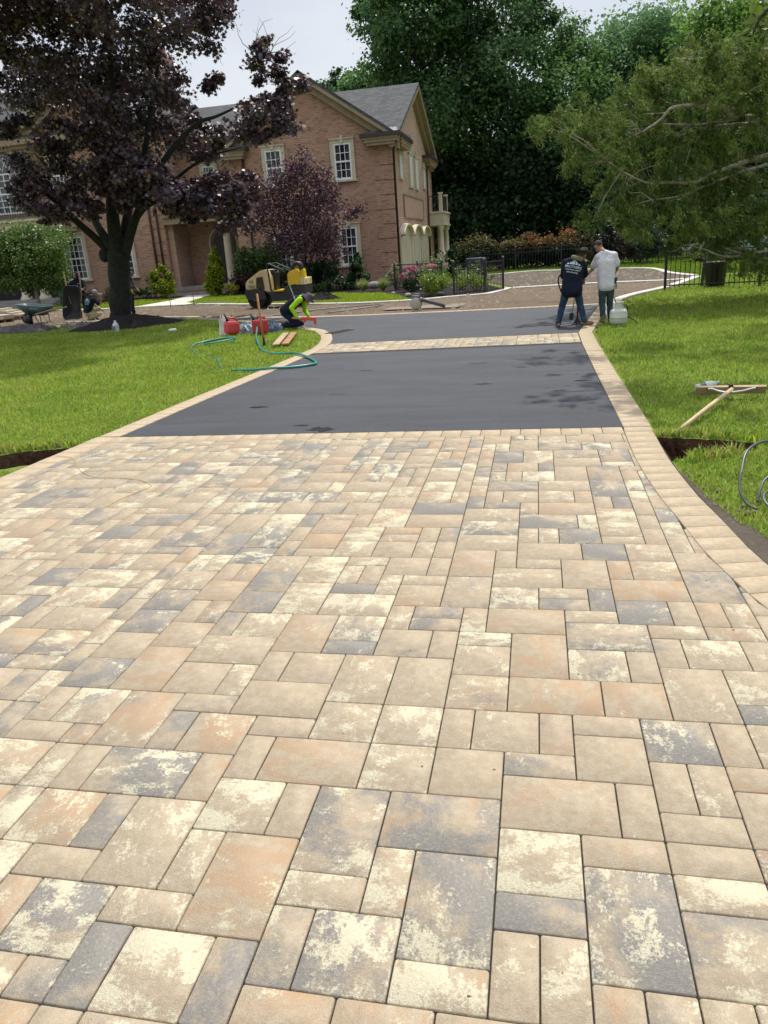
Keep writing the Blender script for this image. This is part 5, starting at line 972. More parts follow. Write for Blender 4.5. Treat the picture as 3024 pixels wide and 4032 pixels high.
blades('lawn_grass', 'grass of the right lawn, dappled by the evergreen', [R_LAWN], [TR_R], 3900, 5.5, .022, .052, 91, [(.105, .20, .022), (.21, .335, .04), (.36, .475, .072), (.44, .44, .15)], .8)
HL = [(-12.9, 27.1), (-10.1, 24.85), (-7.2, 23.15), (-5.5, 22.3), (-3.75, 22.2), (-4.59, 25.0), (-5.66, 27.1), (-7, 28.3), (-9, 29.5), (-12, 31.0), (-15.3, 33.0), (-14.5, 29.3)]
HL2 = [(-24, 30.4), (-20, 28.3), (-17.6, 27.3), (-16.4, 27.3), (-16.6, 31.7), (-17.4, 32.9), (-20.5, 33.0), (-24, 32.6)]
MN2 = [(-7.45+.7*math.cos(2*PI*i/14), 25.2+.55*math.sin(2*PI*i/14)) for i in range(14)]
blades('lawn_grass', 'bright grass in front of the house beyond the kerb', [HL, HL2], [MN2], 420, 24, .05, .075, 92, [(.2, .33, .02), (.29, .41, .03), (.36, .46, .04)], 1.2)
blades('lawn_grass', 'darker grass round the gravel court at the back', [[(5.4, 27), (5.1, 28.8), (4.8, 33.8), (1.4, 36.8), (-.1, 38.0), (-3, 37.2), (-6, 37.4), (-6, 46), (14, 46), (14, 28)]], [], 160, 30, .06, .10, 93, [(.09, .18, .014), (.14, .24, .02), (.19, .29, .025)], 1.3)  # blade colours darker than on the other lawns
blades('rim_grass', 'longer grass hanging over the trench edges', [[(1.07, 4.84), (1.3, 4.80), (1.72, 4.67), (1.83, 4.5), (1.95, 4.5), (1.9, 4.78), (1.3, 4.92), (1.07, 4.93)], [(1.2, 4.2), (1.36, 4.25), (1.6, 4.33), (1.6, 4.2), (1.3, 4.08), (1.2, 4.05)], [(-5.6, 4.57), (-5.2, 4.52), (-4.9, 4.64), (-4.7, 4.75), (-4.3, 4.82), (-4.3, 4.92), (-5.6, 4.75)]], [], 2600, 8, .07, .13, 94, GC+[(.3, .27, .1)], 1.2)
# longer tufts hanging over the trench rims and along the soil strip

# leafy tree standing out of view to the right; only its lowest twig hangs into the corner, its crown shades the lawn
r_ = np.random.default_rng(44); T = thing('overhanging_tree', 'leafy tree at the right whose yellow-green twig hangs into the upper right corner', 'tree', (6.9, 10.6, 0)); mb = MB(); limb_tree(mb, [(6.9, 10.6, -.1), (6.8, 10.6, 2.0), (6.6, 10.6, 4.2), (6.3, 10.6, 7.5)], .3, .08, 12)
cl = [(x, y, z, a, a*.5) for x, y, z, a in [(r_.uniform(1.0, 7.5), r_.uniform(8.7, 13.4), r_.uniform(5.9, 8.0), r_.uniform(.5, .85)) for i in range(34)]+[(.55, 9.2, 5.75, .3), (.75, 8.6, 5.6, .3), (.9, 12.6, 6.1, .35), (1.1, 8.5, 5.7, .45), (1.6, 9.0, 5.9, .5), (.95, 10.4, 5.9, .32), (1.5, 8.1, 5.6, .4), (2.4, 8.3, 5.7, .5)]]
for c in cl[::2]: limb_tree(mb, [(6.6, 10.6, 4.6), ((c[0]+6.6)/2, (c[1]+10.6)/2, (c[2]+5.4)/2+.4), c[:3]], .07, .015, 6)
limb_tree(mb, [(6.6, 10.6, 4.4), (4.6, 8.0, 4.6), (3.0, 6.0, 3.6), (2.3, 5.2, 3.25), (1.72, 5.0, 3.02), (1.60, 5.0, 2.86)], .05, .006, 6)
mb.build('trunk', M_bark, T)
Pp, O, K = crown(cl, 900, 22, r_, .4, .7, (.3, 1), .12)
P2 = np.array([(1.56, 5, 2.885), (1.545, 5, 2.83), (1.585, 5, 3.02), (1.60, 5.02, 3.05), (1.63, 5, 3.00), (1.66, 5, 2.96), (1.68, 5, 3.05), (1.60, 5.05, 2.95), (1.70, 5.1, 2.9), (1.72, 5, 3.1), (1.64, 5, 3.1), (1.575, 5.0, 2.95), (1.72, 5.05, 2.98), (1.75, 5, 3.05), (1.78, 5, 2.95), (1.61, 5, 3.13), (1.67, 5, 3.16), (1.74, 5.1, 3.18), (1.8, 5.1, 3.1)], np.float32)
Pp = np.concatenate([Pp, P2]); K = np.concatenate([K, r_.random(len(P2))]); nn = np.concatenate([norms(O, r_), (r_.normal(size=P2.shape)*.5+np.array([0, -.8, .3])).astype(np.float32)])
leaves('crown', Pp, nn, r_.uniform(.05, .085, len(Pp)).astype(np.float32), tone(K, [(.06, .11, .012), (.13, .19, .02), (.2, .27, .03)], r_), 'leaf', leaf_mat('sunlit_leaf', .45), T)
# ------------------------------------------------------------------ people
KS = 1/S
def cap(mb, p, q, a, b, n=12):
    """closed tapered capsule"""
    p, q = Vector(p), Vector(q); d = q-p; L = d.length
    d = d/L if L > 1e-6 else Vector((0, 0, 1)); u = Vector((0, 0, 1)) if abs(d.z) < .9 else Vector((1, 0, 0)); x = d.cross(u).normalized(); y = d.cross(x)
    rings = []
    for k in range(1, 4): t_ = PI/2*(k/4); rings.append((p-d*a*math.cos(t_), a*math.sin(t_)))
    rings.append((p, a)); rings.append((q, b))
    for k in range(1, 4): t_ = PI/2*(1-k/4); rings.append((q+d*b*math.cos(t_), b*math.sin(t_)))
    vs = [c+(x*math.cos(2*PI*i/n)+y*math.sin(2*PI*i/n))*r for c, r in rings for i in range(n)]; m = len(rings)
    fs = [(k*n+i, k*n+(i+1) % n, (k+1)*n+(i+1) % n, (k+1)*n+i) for k in range(m-1) for i in range(n)]
    vs += [p-d*a, q+d*b]; fs += [(len(vs)-2, (i+1) % n, i) for i in range(n)]+[(len(vs)-1, (m-1)*n+i, (m-1)*n+(i+1) % n) for i in range(n)]
    mb.add(vs, fs, True)
def fuse(mb, name, mat, parent, vox=.011, it=5, wrinkle=0.0, hem=None):
    """union of overlapping closed shapes -> one continuous smooth surface"""
    o = mb.build(name, None, None); o.modifiers.new('r', 'REMESH').mode = 'VOXEL'; o.modifiers['r'].voxel_size = vox
    s_ = o.modifiers.new('s', 'SMOOTH'); s_.factor = .5; s_.iterations = it
    bpy.context.view_layer.update(); me = bpy.data.meshes.new_from_object(o.evaluated_get(bpy.context.evaluated_depsgraph_get()))
    old = o.data; bpy.data.objects.remove(o); bpy.data.meshes.remove(old)
    if hem is not None:                       # garment ends in an open, level hem
        bm = bmesh.new(); bm.from_mesh(me); bmesh.ops.bisect_plane(bm, geom=bm.verts[:]+bm.edges[:]+bm.faces[:], plane_co=(0, 0, hem), plane_no=(0, .05, 1), clear_inner=True); bm.to_mesh(me); bm.free()
    n = len(me.vertices)
    co = np.zeros(n*3, np.float32); me.vertices.foreach_get('co', co); co = co.reshape(-1, 3)
    if wrinkle:
        nr = np.zeros(n*3, np.float32); me.vertices.foreach_get('normal', nr); nr = nr.reshape(-1, 3)
        w_ = np.sin(co[:, 2]*46+np.sin(co[:, 0]*23)*1.6+co[:, 1]*19)*.55+np.sin(co[:, 2]*95+co[:, 0]*60)*.3+np.sin(co[:, 0]*50-co[:, 2]*31)*.4; co += nr*(w_*wrinkle)[:, None]
    co -= np.array(wloc(parent), np.float32); me.vertices.foreach_set('co', co.ravel()); me.polygons.foreach_set('use_smooth', np.ones(len(me.polygons), bool)); me.update(); me.name = name
    return link(name, me, mat, parent)
def cloth(name, c1, c2=None, sc=5): return mt(name, c1, c2, sc, .9, .25, 60, spec=.2)
M_skin = mt('skin', (.34, .185, .12), (.29, .15, .095), 12, .55, .1, 80, spec=.35); M_hair = mt('short_dark_hair', (.018, .013, .010), (.045, .03, .022), 40, .8, .5, 90)
M_navy = cloth('navy_cotton', (.010, .014, .032), (.007, .010, .022)); M_tee = cloth('white_cotton', (.62, .61, .66), (.56, .55, .61)); M_jean = cloth('blue_denim', (.030, .062, .10), (.018, .038, .065), 8); M_jean2 = cloth('grey_blue_denim', (.05, .085, .095), (.03, .055, .065), 8)
M_boot = mt('tan_boot', (.22, .145, .08), (.13, .085, .05), 12, .7, .3); M_hatg = cloth('olive_felt', (.045, .045, .03), (.03, .03, .02)); M_hatp = cloth('grey_purple_cotton', (.09, .075, .10), (.06, .05, .07)); M_lime2 = cloth('lime_knit', (.34, .62, .02), (.26, .50, .015)); M_navy2 = cloth('dark_navy_canvas', (.013, .017, .035), (.009, .012, .026))
M_beige = cloth('beige_cotton', (.42, .36, .22), (.34, .29, .18)); M_capb = cloth('pale_blue_cap', (.28, .33, .40), (.22, .26, .33)); M_grey = cloth('grey_knit', (.08, .08, .09), (.06, .06, .07)); M_olive = cloth('olive_collar', (.16, .16, .10), (.12, .12, .075)); M_print = mt('shirt_print', (.50, .58, .62), (.42, .50, .54), 30, .8); M_eye = mt('eye', (.01, .008, .007), None, 4, .2)
def hand(mb, w, d, up, k=KS, curl=.6, side=1):
    """palm plus five bent fingers; d along the hand, up = back of the hand"""
    w, d, up = Vector(w), Vector(d).normalized(), Vector(up); up = (up-d*up.dot(d)).normalized(); s_ = d.cross(up)*side
    pc = w+d*.085*k; cap(mb, w+d*.01*k, pc+s_*.018*k, .030*k, .024*k, 8); cap(mb, w+d*.01*k, pc-s_*.02*k, .028*k, .022*k, 8)
    for i, (o, L) in enumerate(((.034, .070), (.012, .080), (-.010, .074), (-.031, .058))):
        b = pc+s_*o*k+d*.012*k; d1 = (d*math.cos(curl*.6)-up*math.sin(curl*.6)); m = b+d1*L*.5*k; d2 = d*math.cos(curl*1.7)-up*math.sin(curl*1.7); cap(mb, b, m, .0105*k, .0095*k, 8); cap(mb, m, m+d2*L*.5*k, .0095*k, .008*k, 8)
    b = w+d*.03*k+s_*.028*k; m = b+(d*.6+s_*.8-up*.2).normalized()*.042*k; cap(mb, b, m, .014*k, .011*k, 8); cap(mb, m, m+(d*.85+s_*.3-up*.4).normalized()*.03*k, .011*k, .009*k, 8)
def head(mb, c, f, up, k=KS):
    c, f, up = Vector(c), Vector(f).normalized(), Vector(up); up = (up-f*up.dot(f)).normalized(); s_ = f.cross(up)
    R = Matrix((s_, f, up)).transposed()
    mb.ell(c+up*.025*k-f*.012*k, (.076*k, .096*k, .098*k), 16, 12, R); mb.ell(c-up*.055*k+f*.028*k, (.056*k, .062*k, .068*k), 14, 10, R)
    cap(mb, c+f*.085*k+up*.018*k, c+f*.105*k-up*.022*k, .011*k, .016*k, 8); cap(mb, c+f*.078*k+up*.03*k-s_*.035*k, c+f*.078*k+up*.03*k+s_*.035*k, .016*k, .016*k, 8); cap(mb, c+f*.076*k-up*.066*k-s_*.018*k, c+f*.076*k-up*.066*k+s_*.018*k, .014*k, .014*k, 8); mb.ell(c+f*.06*k-up*.105*k, (.028*k, .024*k, .02*k), 8, 6, R)
    for q in (-1, 1): mb.ell(c+s_*q*.077*k-f*.008*k-up*.005*k, (.012*k, .024*k, .034*k), 8, 6, R)
    return R, f, up, s_
def face(c, f, up, parent, k=KS):
    c, f, up = Vector(c), Vector(f).normalized(), Vector(up); up = (up-f*up.dot(f)).normalized(); s_ = f.cross(up); R = Matrix((s_, f, up)).transposed()
    for q in (-1, 1): mb = MB(); mb.ell(c+f*.083*k+up*.008*k+s_*q*.033*k, (.014*k, .008*k, .007*k), 8, 6, R); mb.build('eye', M_eye, parent)
    mb = MB(); mb.ell(c+f*.090*k-up*.062*k, (.026*k, .007*k, .005*k), 10, 6, R); mb.build('mouth', mt('lips', (.16, .06, .05), None, 4, .5), parent)
def body(mb, J, k=KS, bare=True):
    """whole figure as overlapping tapered volumes, J: joint name -> position"""
    V_ = {a: Vector(b) for a, b in J.items()}
    cap(mb, V_['neck'], V_['head']-(V_['head']-V_['neck']).normalized()*.02*k, .058*k, .052*k)
    for s_ in 'LR':
        cap(mb, V_['sh'+s_].lerp(V_['el'+s_], .12), V_['el'+s_], .042*k, .038*k); cap(mb, V_['el'+s_], V_['wr'+s_], .040*k, .027*k); cap(mb, V_['neck']-Vector((0, 0, .03)), V_['neck'].lerp(V_['sh'+s_], .7)-Vector((0, 0, .03)), .028*k, .026*k)
        cap(mb, V_['chest'].lerp(V_['sh'+s_], .3), V_['pelvis'], .06*k, .07*k); cap(mb, V_['hip'+s_], V_['kn'+s_], .075*k, .052*k); cap(mb, V_['kn'+s_], V_['an'+s_], .052*k, .036*k); cap(mb, V_['an'+s_], V_['to'+s_], .036*k, .03*k); cap(mb, V_['pelvis'], V_['hip'+s_], .09*k, .075*k)
def torso(mb, J, k=KS, r=1.0, low=None, rp=.125):
    """chest and belly: side-by-side volumes from shoulders to hips"""
    V_ = {a: Vector(b) for a, b in J.items()}; ch = V_['chest']; pe = V_['pelvis'] if low is None else Vector(low)
    lat = (V_['shR']-V_['shL']).normalized(); hl = (V_['hipR']-V_['hipL']).normalized()
    for o in (-1, -.35, .35, 1): cap(mb, ch+lat*o*.095*k, pe+hl*o*.075*k, .105*k*r, rp*k*r)
    cap(mb, ch, V_['neck']-Vector((0, 0, .035)), .10*k*r, .066*k*r)
    for s_ in 'LR': cap(mb, ch+(V_['sh'+s_]-ch)*.55, V_['sh'+s_], .085*k*r, .062*k*r); cap(mb, V_['neck']-Vector((0, 0, .01)), V_['sh'+s_], .062*k*r, .062*k*r)
def sleeve(mb, J, s_, frac=1.0, k=KS, r=1.0):
    V_ = {a: Vector(b) for a, b in J.items()}; a, b, c = V_['sh'+s_], V_['el'+s_], V_['wr'+s_]
    if frac <= 1: cap(mb, a, a.lerp(b, frac), .068*k*r, .066*k*r)
    else: cap(mb, a, b, .066*k*r, .054*k*r); cap(mb, b, b.lerp(c, frac-1), .054*k*r, .042*k*r)
def trousers(mb, J, k=KS, r=1.0, hem=.94):
    V_ = {a: Vector(b) for a, b in J.items()}
    for s_ in 'LR':
        h, n_, a = V_['hip'+s_], V_['kn'+s_], V_['an'+s_]; cap(mb, h, n_, .098*k*r, .073*k*r); cap(mb, n_, n_.lerp(a, .5), .073*k*r, .066*k*r); cap(mb, n_.lerp(a, .5), n_.lerp(a, hem), .066*k*r, .062*k*r); cap(mb, V_['pelvis'], h, .115*k*r, .10*k*r)
    cap(mb, V_['hipL'], V_['hipR'], .105*k*r, .105*k*r)
def boot(J, s_, parent, mat, k=KS):
    a, t_ = Vector(J['an'+s_]), Vector(J['to'+s_]); mb = MB(); d = (t_-a); d.z = 0; d.normalize(); hz = min(a.z, t_.z)
    cap(mb, a+Vector((0, 0, .045*k)), a-Vector((0, 0, .04*k)), .052*k, .054*k); cap(mb, a-Vector((0, 0, .045*k))-d*.035*k, t_-d*.02*k, .046*k, .043*k); cap(mb, a-Vector((0, 0, .01*k)), t_-d*.07*k, .05*k, .045*k); return fuse(mb, 'boot', mat, parent, .011, 3)
def decal(parent, target, name, items, O, d, mat=M_print):
    """print lying on cloth: each vertex dropped along d onto the target surface, a few millimetres proud"""
    off = wloc(target); me = target.data; bv = BVHTree.FromPolygons([v.co+off for v in me.vertices], [list(p.vertices) for p in me.polygons]); mb = MB(); d = Vector(d).normalized()
    for vs, fs in items:
        bm = bmesh.new(); q = [bm.verts.new(v) for v in vs]
        for f in fs:
            try: bm.faces.new([q[i] for i in f])
            except ValueError: pass
        bmesh.ops.triangulate(bm, faces=bm.faces[:]); bmesh.ops.subdivide_edges(bm, edges=[e for e in bm.edges if e.calc_length() > .025], cuts=1); bm.verts.index_update(); out = []
        for v in bm.verts:
            h = bv.ray_cast(v.co-d*.6, d); out.append((h[0]-d*.0045) if h[0] else v.co)
        mb.add(out, [[v.index for v in f.verts] for f in bm.faces]); bm.free()
    return mb.build(name, mat, parent, fixn=False)
def basis(o, x, y): 
    x, y = Vector(x).normalized(), Vector(y); y = (y-x*y.dot(x)).normalized(); z = x.cross(y)
    return Matrix(((x.x, y.x, z.x, o[0]), (x.y, y.y, z.y, o[1]), (x.z, y.z, z.z, o[2]), (0, 0, 0, 1)))
def shirt_print(parent, target, O, xd, yd, d, sc):
    M_ = basis(O, xd, yd); it = []
    def at(dx, dy): return M_ @ Matrix.Translation((dx*sc, dy*sc, 0))
    it.append(text_mb('BROTHERS', .078*sc, at(0, -.035))); it.append(text_mb('HOME IMPROVEMENT', .036*sc, at(0, -.085))); it.append(text_mb('609-274-0796', .046*sc, at(0, -.145)))
    for poly in ([(-.10, .045), (.0, .125), (.012, .115), (.012, .045)], [(-.125, .035), (-.125, .05), (.0, .15), (.125, .05), (.125, .035), (.0, .13)], [(.03, .045), (.03, .10), (.085, .06), (.085, .045)], [(.10, .045), (.10, .075), (.15, .05), (.15, .04)], [(-.16, .04), (-.16, .055), (-.12, .06), (-.12, .04)]):
        tri = tessellate_polygon([[Vector((a, b, 0)) for a, b in poly]]); it.append(([at(a, b) @ Vector((0, 0, 0)) for a, b in poly], [list(t_) for t_ in tri]))
    decal(parent, target, 'back_print', it, O, d)

# worker in the navy hoodie holding the torch
J = dict(head=(.915, 13.20, 1.235), neck=(.80, 13.11, 1.20), chest=(.755, 13.06, 1.04), pelvis=(.72, 13.02, .70), shL=(.61, 13.06, 1.135), shR=(.915, 13.12, 1.09), elL=(.565, 13.20, .90), elR=(.975, 13.24, .90), wrL=(.70, 13.36, .76), wrR=(.93, 13.40, .83),
         hipL=(.635, 13.02, .66), hipR=(.815, 13.04, .66), knL=(.555, 13.08, .36), knR=(.885, 13.10, .36), anL=(.49, 13.00, .075), anR=(.965, 13.02, .075), toL=(.47, 13.13, .04), toR=(1.11, 13.05, .04))
A_ = thing('person', 'worker in navy sweatshirt and wide-brimmed olive hat bent over a torch, back to the camera', 'person', (.72, 13.02, 0))
mb = MB(); body(mb, J); R, f, up, s_ = head(mb, J['head'], (.55, .75, -.45), (.25, .2, .9)); hand(mb, J['wrL'], (.5, .4, -.5), (0, .5, 1), side=-1); hand(mb, J['wrR'], (.1, .3, -.4), (0, .5, 1)); fuse(mb, 'body', M_skin, A_, .010, 3)
mb = MB(); torso(mb, J, r=1.12, low=(.72, 13.0, .64), rp=.135); sleeve(mb, J, 'L', 1.9, r=1.15); sleeve(mb, J, 'R', 1.9, r=1.15); SH = fuse(mb, 'sweatshirt', M_navy, A_, .011, 6, .0035, .655)
mb = MB(); cap(mb, (.74, 13.03, 1.215), (.88, 13.06, 1.165), .045, .04); cap(mb, (.86, 13.08, 1.18), (.92, 13.16, 1.19), .04, .035); fuse(mb, 'collar', M_olive, SH, .010, 3)
mb = MB(); trousers(mb, J, r=1.02, hem=1.0); fuse(mb, 'jeans', M_jean, A_, .011, 5, .0035); boot(J, 'L', A_, M_boot); boot(J, 'R', A_, M_boot)
mb = MB(); cap(mb, Vector(J['head'])-f*.035-up*.06, Vector(J['head'])-f*.04+up*.02, .06, .068); cap(mb, Vector(J['head'])-f*.03-up*.05-s_*.02, Vector(J['neck'])+Vector((.02, .02, .03)), .052, .045); fuse(mb, 'hair', M_hair, A_, .010, 3)
hc = Vector(J['head'])+up*.035; Rh = Matrix((s_, f, up)).transposed()
mb = MB(); n = 36; vs = []
for k, (r0, z0) in enumerate(((.0, .095), (.04, .095), (.065, .075), (.078, .03), (.085, .0), (.16, -.006), (.162, -.012), (.085, -.01))):
    for i in range(n):
        a = 2*PI*i/n; cu = .05*abs(math.cos(a))**3 if r0 > .12 else 0; cr = -.02*math.exp(-(math.cos(a)/.5)**2) if z0 > .07 else 0; vs.append(hc+Rh @ Vector((r0*math.cos(a)*1.02, r0*math.sin(a)*1.22, z0*1.12+cu+cr)))
mb.add(vs, [(k*n+i, k*n+(i+1) % n, (k+1)*n+(i+1) % n, (k+1)*n+i) for k in range(7) for i in range(n)], True); mb.build('hat', M_hatg, A_)
shirt_print(A_, SH, (.735, 12.80, 1.075), (.96, .1, -.22), (.2, .1, 1), (.05, 1, -.1), .80)
# worker in the white shirt
J = dict(head=(1.205, 13.46, 1.365), neck=(1.285, 13.38, 1.275), chest=(1.335, 13.35, 1.08), pelvis=(1.36, 13.33, .70), shL=(1.205, 13.36, 1.185), shR=(1.475, 13.38, 1.20), elL=(1.11, 13.48, .975), elR=(1.555, 13.42, .985), wrL=(1.005, 13.50, .865), wrR=(1.505, 13.58, .84),
         hipL=(1.29, 13.33, .67), hipR=(1.435, 13.36, .67), knL=(1.295, 13.38, .35), knR=(1.44, 13.46, .36), anL=(1.315, 13.30, .07), anR=(1.46, 13.52, .07), toL=(1.29, 13.43, .035), toR=(1.47, 13.65, .035))
B_ = thing('person', 'bareheaded worker in white T-shirt and jeans looking down beside the gas cylinder', 'person', (1.36, 13.33, 0))
mb = MB(); body(mb, J); R, f, up, s_ = head(mb, J['head'], (-.55, .65, -.5), (-.25, .15, .95)); hand(mb, J['wrL'], (-.5, .3, -.4), (0, .5, 1), side=-1); hand(mb, J['wrR'], (-.2, .4, -.5), (.6, .2, .6)); fuse(mb, 'body', M_skin, B_, .010, 3)
mb = MB(); torso(mb, J, r=1.0, low=(1.36, 13.33, .67), rp=.118); sleeve(mb, J, 'L', .72, r=1.18); sleeve(mb, J, 'R', .72, r=1.18); fuse(mb, 'shirt', M_tee, B_, .011, 6, .0035, .70)
mb = MB(); trousers(mb, J, r=.98); fuse(mb, 'jeans', M_jean2, B_, .011, 5, .0035); boot(J, 'L', B_, M_boot); boot(J, 'R', B_, M_boot)
Rh = Matrix((s_, f, up)).transposed(); mb = MB(); mb.ell(Vector(J['head'])+up*.032*KS-f*.018*KS, (.079*KS, .096*KS, .096*KS), 18, 12, Rh); o = mb.build('hair', M_hair, B_)
bm = bmesh.new(); bm.from_mesh(o.data); c0 = Vector(J['head'])-wloc(B_); bmesh.ops.delete(bm, geom=[v for v in bm.verts if (v.co-c0).dot(up) < .02*KS+max(0, (v.co-c0).dot(f))*.45-(.05*KS if (v.co-c0).dot(f) < -.02 else 0)], context='VERTS'); bm.to_mesh(o.data); bm.free()
mb = MB(); mb.box((1.515, 13.30, .755), (.045, .06, .11), rotm(0, .2, 0), .01); mb.build('holster', mt('green_black_holster', (.012, .03, .022), (.008, .01, .01), 8, .5), B_)
mb = MB(); mb.tube([(1.52, 13.28, .71), (1.535, 13.28, .66), (1.525, 13.28, .61)], .01, 6); mb.tube([(1.53, 13.29, .70), (1.515, 13.28, .64)], .008, 6); mb.box((1.53, 13.28, .69), (.03, .02, .03), None, .004); mb.build('key_bunch', mt('worn_metal', (.3, .3, .3), (.2, .2, .2), 8, .4, metal=.8), B_)
# kneeling worker with the lime sleeves
J = dict(head=(-5.035, 15.42, .645), neck=(-5.165, 15.42, .675), chest=(-5.285, 15.43, .62), pelvis=(-5.615, 15.46, .37), shL=(-5.185, 15.58, .625), shR=(-5.205, 15.28, .625), elL=(-5.20, 15.60, .385), elR=(-5.385, 15.20, .46), wrL=(-5.09, 15.50, .235), wrR=(-5.29, 15.24, .245),
         hipL=(-5.61, 15.55, .335), hipR=(-5.61, 15.37, .335), knL=(-5.30, 15.56, .075), knR=(-5.33, 15.34, .075), anL=(-5.66, 15.56, .065), anR=(-5.69, 15.36, .065), toL=(-5.80, 15.57, .045), toR=(-5.82, 15.38, .045))
C_ = thing('person', 'kneeling worker with lime green sleeves and grey-purple sun hat at the edge of the asphalt', 'person', (-5.5, 15.45, 0))
mb = MB(); body(mb, J); R, f, up, s_ = head(mb, J['head'], (.75, -.05, -.65), (.6, 0, .8)); hand(mb, J['wrL'], (.6, -.2, -.5), (.4, .2, 1)); hand(mb, J['wrR'], (.5, .1, -.4), (.3, -.3, 1), side=-1); fuse(mb, 'body', M_skin, C_, .010, 3)
mb = MB(); torso(mb, J, r=1.10, low=(-5.60, 15.46, .40), rp=.145); SH = fuse(mb, 'vest', M_navy2, C_, .011, 6, .003)
mb = MB(); sleeve(mb, J, 'L', 1.92, r=1.2); sleeve(mb, J, 'R', 1.92, r=1.2); cap(mb, (-5.19, 15.36, .685), (-5.15, 15.48, .68), .045, .045); cap(mb, (-5.19, 15.30, .62), (-5.22, 15.30, .60), .068, .06); fuse(mb, 'lime_shirt', M_lime2, C_, .011, 5, .003)
mb = MB(); trousers(mb, J, r=1.06, hem=.85); fuse(mb, 'trousers', M_navy2, C_, .011, 5, .003)
for s2 in 'LR': boot(J, s2, C_, mt('brown_boot', (.10, .065, .04), (.07, .045, .03), 12, .75, .3))
Rh = Matrix((s_, f, up)).transposed(); hc = Vector(J['head'])+up*.03; mb = MB(); n = 30; vs = []
for r0, z0 in ((0, .085), (.05, .082), (.078, .05), (.086, .0), (.15, -.035), (.151, -.04), (.086, -.008)):
    for i in range(n): a = 2*PI*i/n; vs.append(hc+Rh @ Vector((r0*math.cos(a)*.95, r0*math.sin(a)*1.1, z0+(.008*math.sin(3*a) if r0 > .1 else 0))))
mb.add(vs, [(k*n+i, k*n+(i+1) % n, (k+1)*n+(i+1) % n, (k+1)*n+i) for k in range(6) for i in range(n)], True); mb.build('sun_hat', M_hatp, C_)
M_ = basis((-5.40, 15.30, .95), (0, -1, 0), (.8, 0, .5)); decal(C_, SH, 'back_print', [text_mb('BROTHERS', .05, M_)], None, (.25, .1, -1))
# worker standing behind the tipped black barrow, facing us
J = dict(head=(-15.932, 23.370, 1.43), neck=(-15.932, 23.440, 1.29), chest=(-15.932, 23.450, 1.10), pelvis=(-15.932, 23.470, .70), shL=(-15.708, 23.440, 1.20), shR=(-16.157, 23.440, 1.20), elL=(-15.605, 23.320, .97), elR=(-16.279, 23.340, .97), wrL=(-15.483, 23.000, .93), wrR=(-16.167, 23.020, .86),
         hipL=(-15.840, 23.470, .67), hipR=(-16.024, 23.470, .67), knL=(-15.830, 23.440, .36), knR=(-16.045, 23.420, .36), anL=(-15.810, 23.470, .07), anR=(-16.065, 23.470, .07), toL=(-15.789, 23.340, .035), toR=(-16.085, 23.340, .035))
D_ = thing('person', 'worker in dark hood standing behind the tipped black wheelbarrow, facing the camera', 'person', (-15.932, 23.470, 0))
mb = MB(); body(mb, J); head(mb, J['head'], (.15, -1, 0), (0, 0, 1)); hand(mb, J['wrL'], (.2, -.8, .2), (.8, 0, .3)); hand(mb, J['wrR'], (.2, -.8, .1), (-.8, 0, .3), side=-1); fuse(mb, 'body', M_skin, D_, .010, 3); face(J['head'], (.15, -1, 0), (0, 0, 1), D_)
mb = MB(); torso(mb, J, r=1.12, rp=.125); sleeve(mb, J, 'L', 1.9, r=1.15); sleeve(mb, J, 'R', 1.9, r=1.15); SH = fuse(mb, 'hooded_sweatshirt', M_navy, D_, .012, 5, .003)
mb = MB(); hc = Vector(J['head']); mb.lathe([(.05, -.16), (.088, -.10), (.094, -.02), (.092, .05), (.07, .10), (.03, .118), (0, .12)], hc+Vector((0, .014, 0)), 24); o = mb.build('hood', M_navy, D_)
bm = bmesh.new(); bm.from_mesh(o.data); cc = hc-wloc(D_); bmesh.ops.delete(bm, geom=[v for v in bm.verts if v.co.y < cc.y-.045 and -.085 < v.co.z-cc.z < .055], context='VERTS'); bm.to_mesh(o.data); bm.free()
mb = MB(); mb.box((-15.810, 23.325, 1.13), (.06, .004, .03)); decal(D_, SH, 'chest_print', [text_mb('BROTHERS', .03, basis((-15.830, 23.220, 1.13), (1, 0, 0), (0, 0, 1)))], None, (0, 1, 0))
mb = MB(); trousers(mb, J); fuse(mb, 'trousers', M_navy2, D_, .012, 5, .003); boot(J, 'L', D_, M_boot); boot(J, 'R', D_, M_boot)
# squatting worker with the pale cap
J = dict(head=(-14.06, 21.36, .86), neck=(-14.14, 21.27, .77), chest=(-14.19, 21.22, .62), pelvis=(-14.34, 21.15, .26), shL=(-14.32, 21.26, .69), shR=(-14.02, 21.20, .665), elL=(-14.20, 21.45, .48), elR=(-13.875, 21.22, .48), wrL=(-14.02, 21.50, .32), wrR=(-13.845, 21.32, .625),
         hipL=(-14.40, 21.22, .24), hipR=(-14.28, 21.10, .24), knL=(-14.10, 21.50, .36), knR=(-13.92, 21.22, .20), anL=(-14.28, 21.42, .07), anR=(-14.24, 21.06, .07), toL=(-14.16, 21.48, .035), toR=(-14.12, 21.10, .035))
E_ = thing('person', 'squatting worker in navy T-shirt and pale blue cap raising a hammer beside the maple', 'person', (-14.3, 21.2, 0))
mb = MB(); body(mb, J); R, f, up, s_ = head(mb, J['head'], (.75, .6, -.25), (.1, .1, 1)); hand(mb, J['wrL'], (.5, .3, -.4), (0, .4, 1), side=-1); hand(mb, J['wrR'], (-.1, .2, 1), (.9, 0, .1), curl=1.3); fuse(mb, 'body', M_skin, E_, .010, 3)
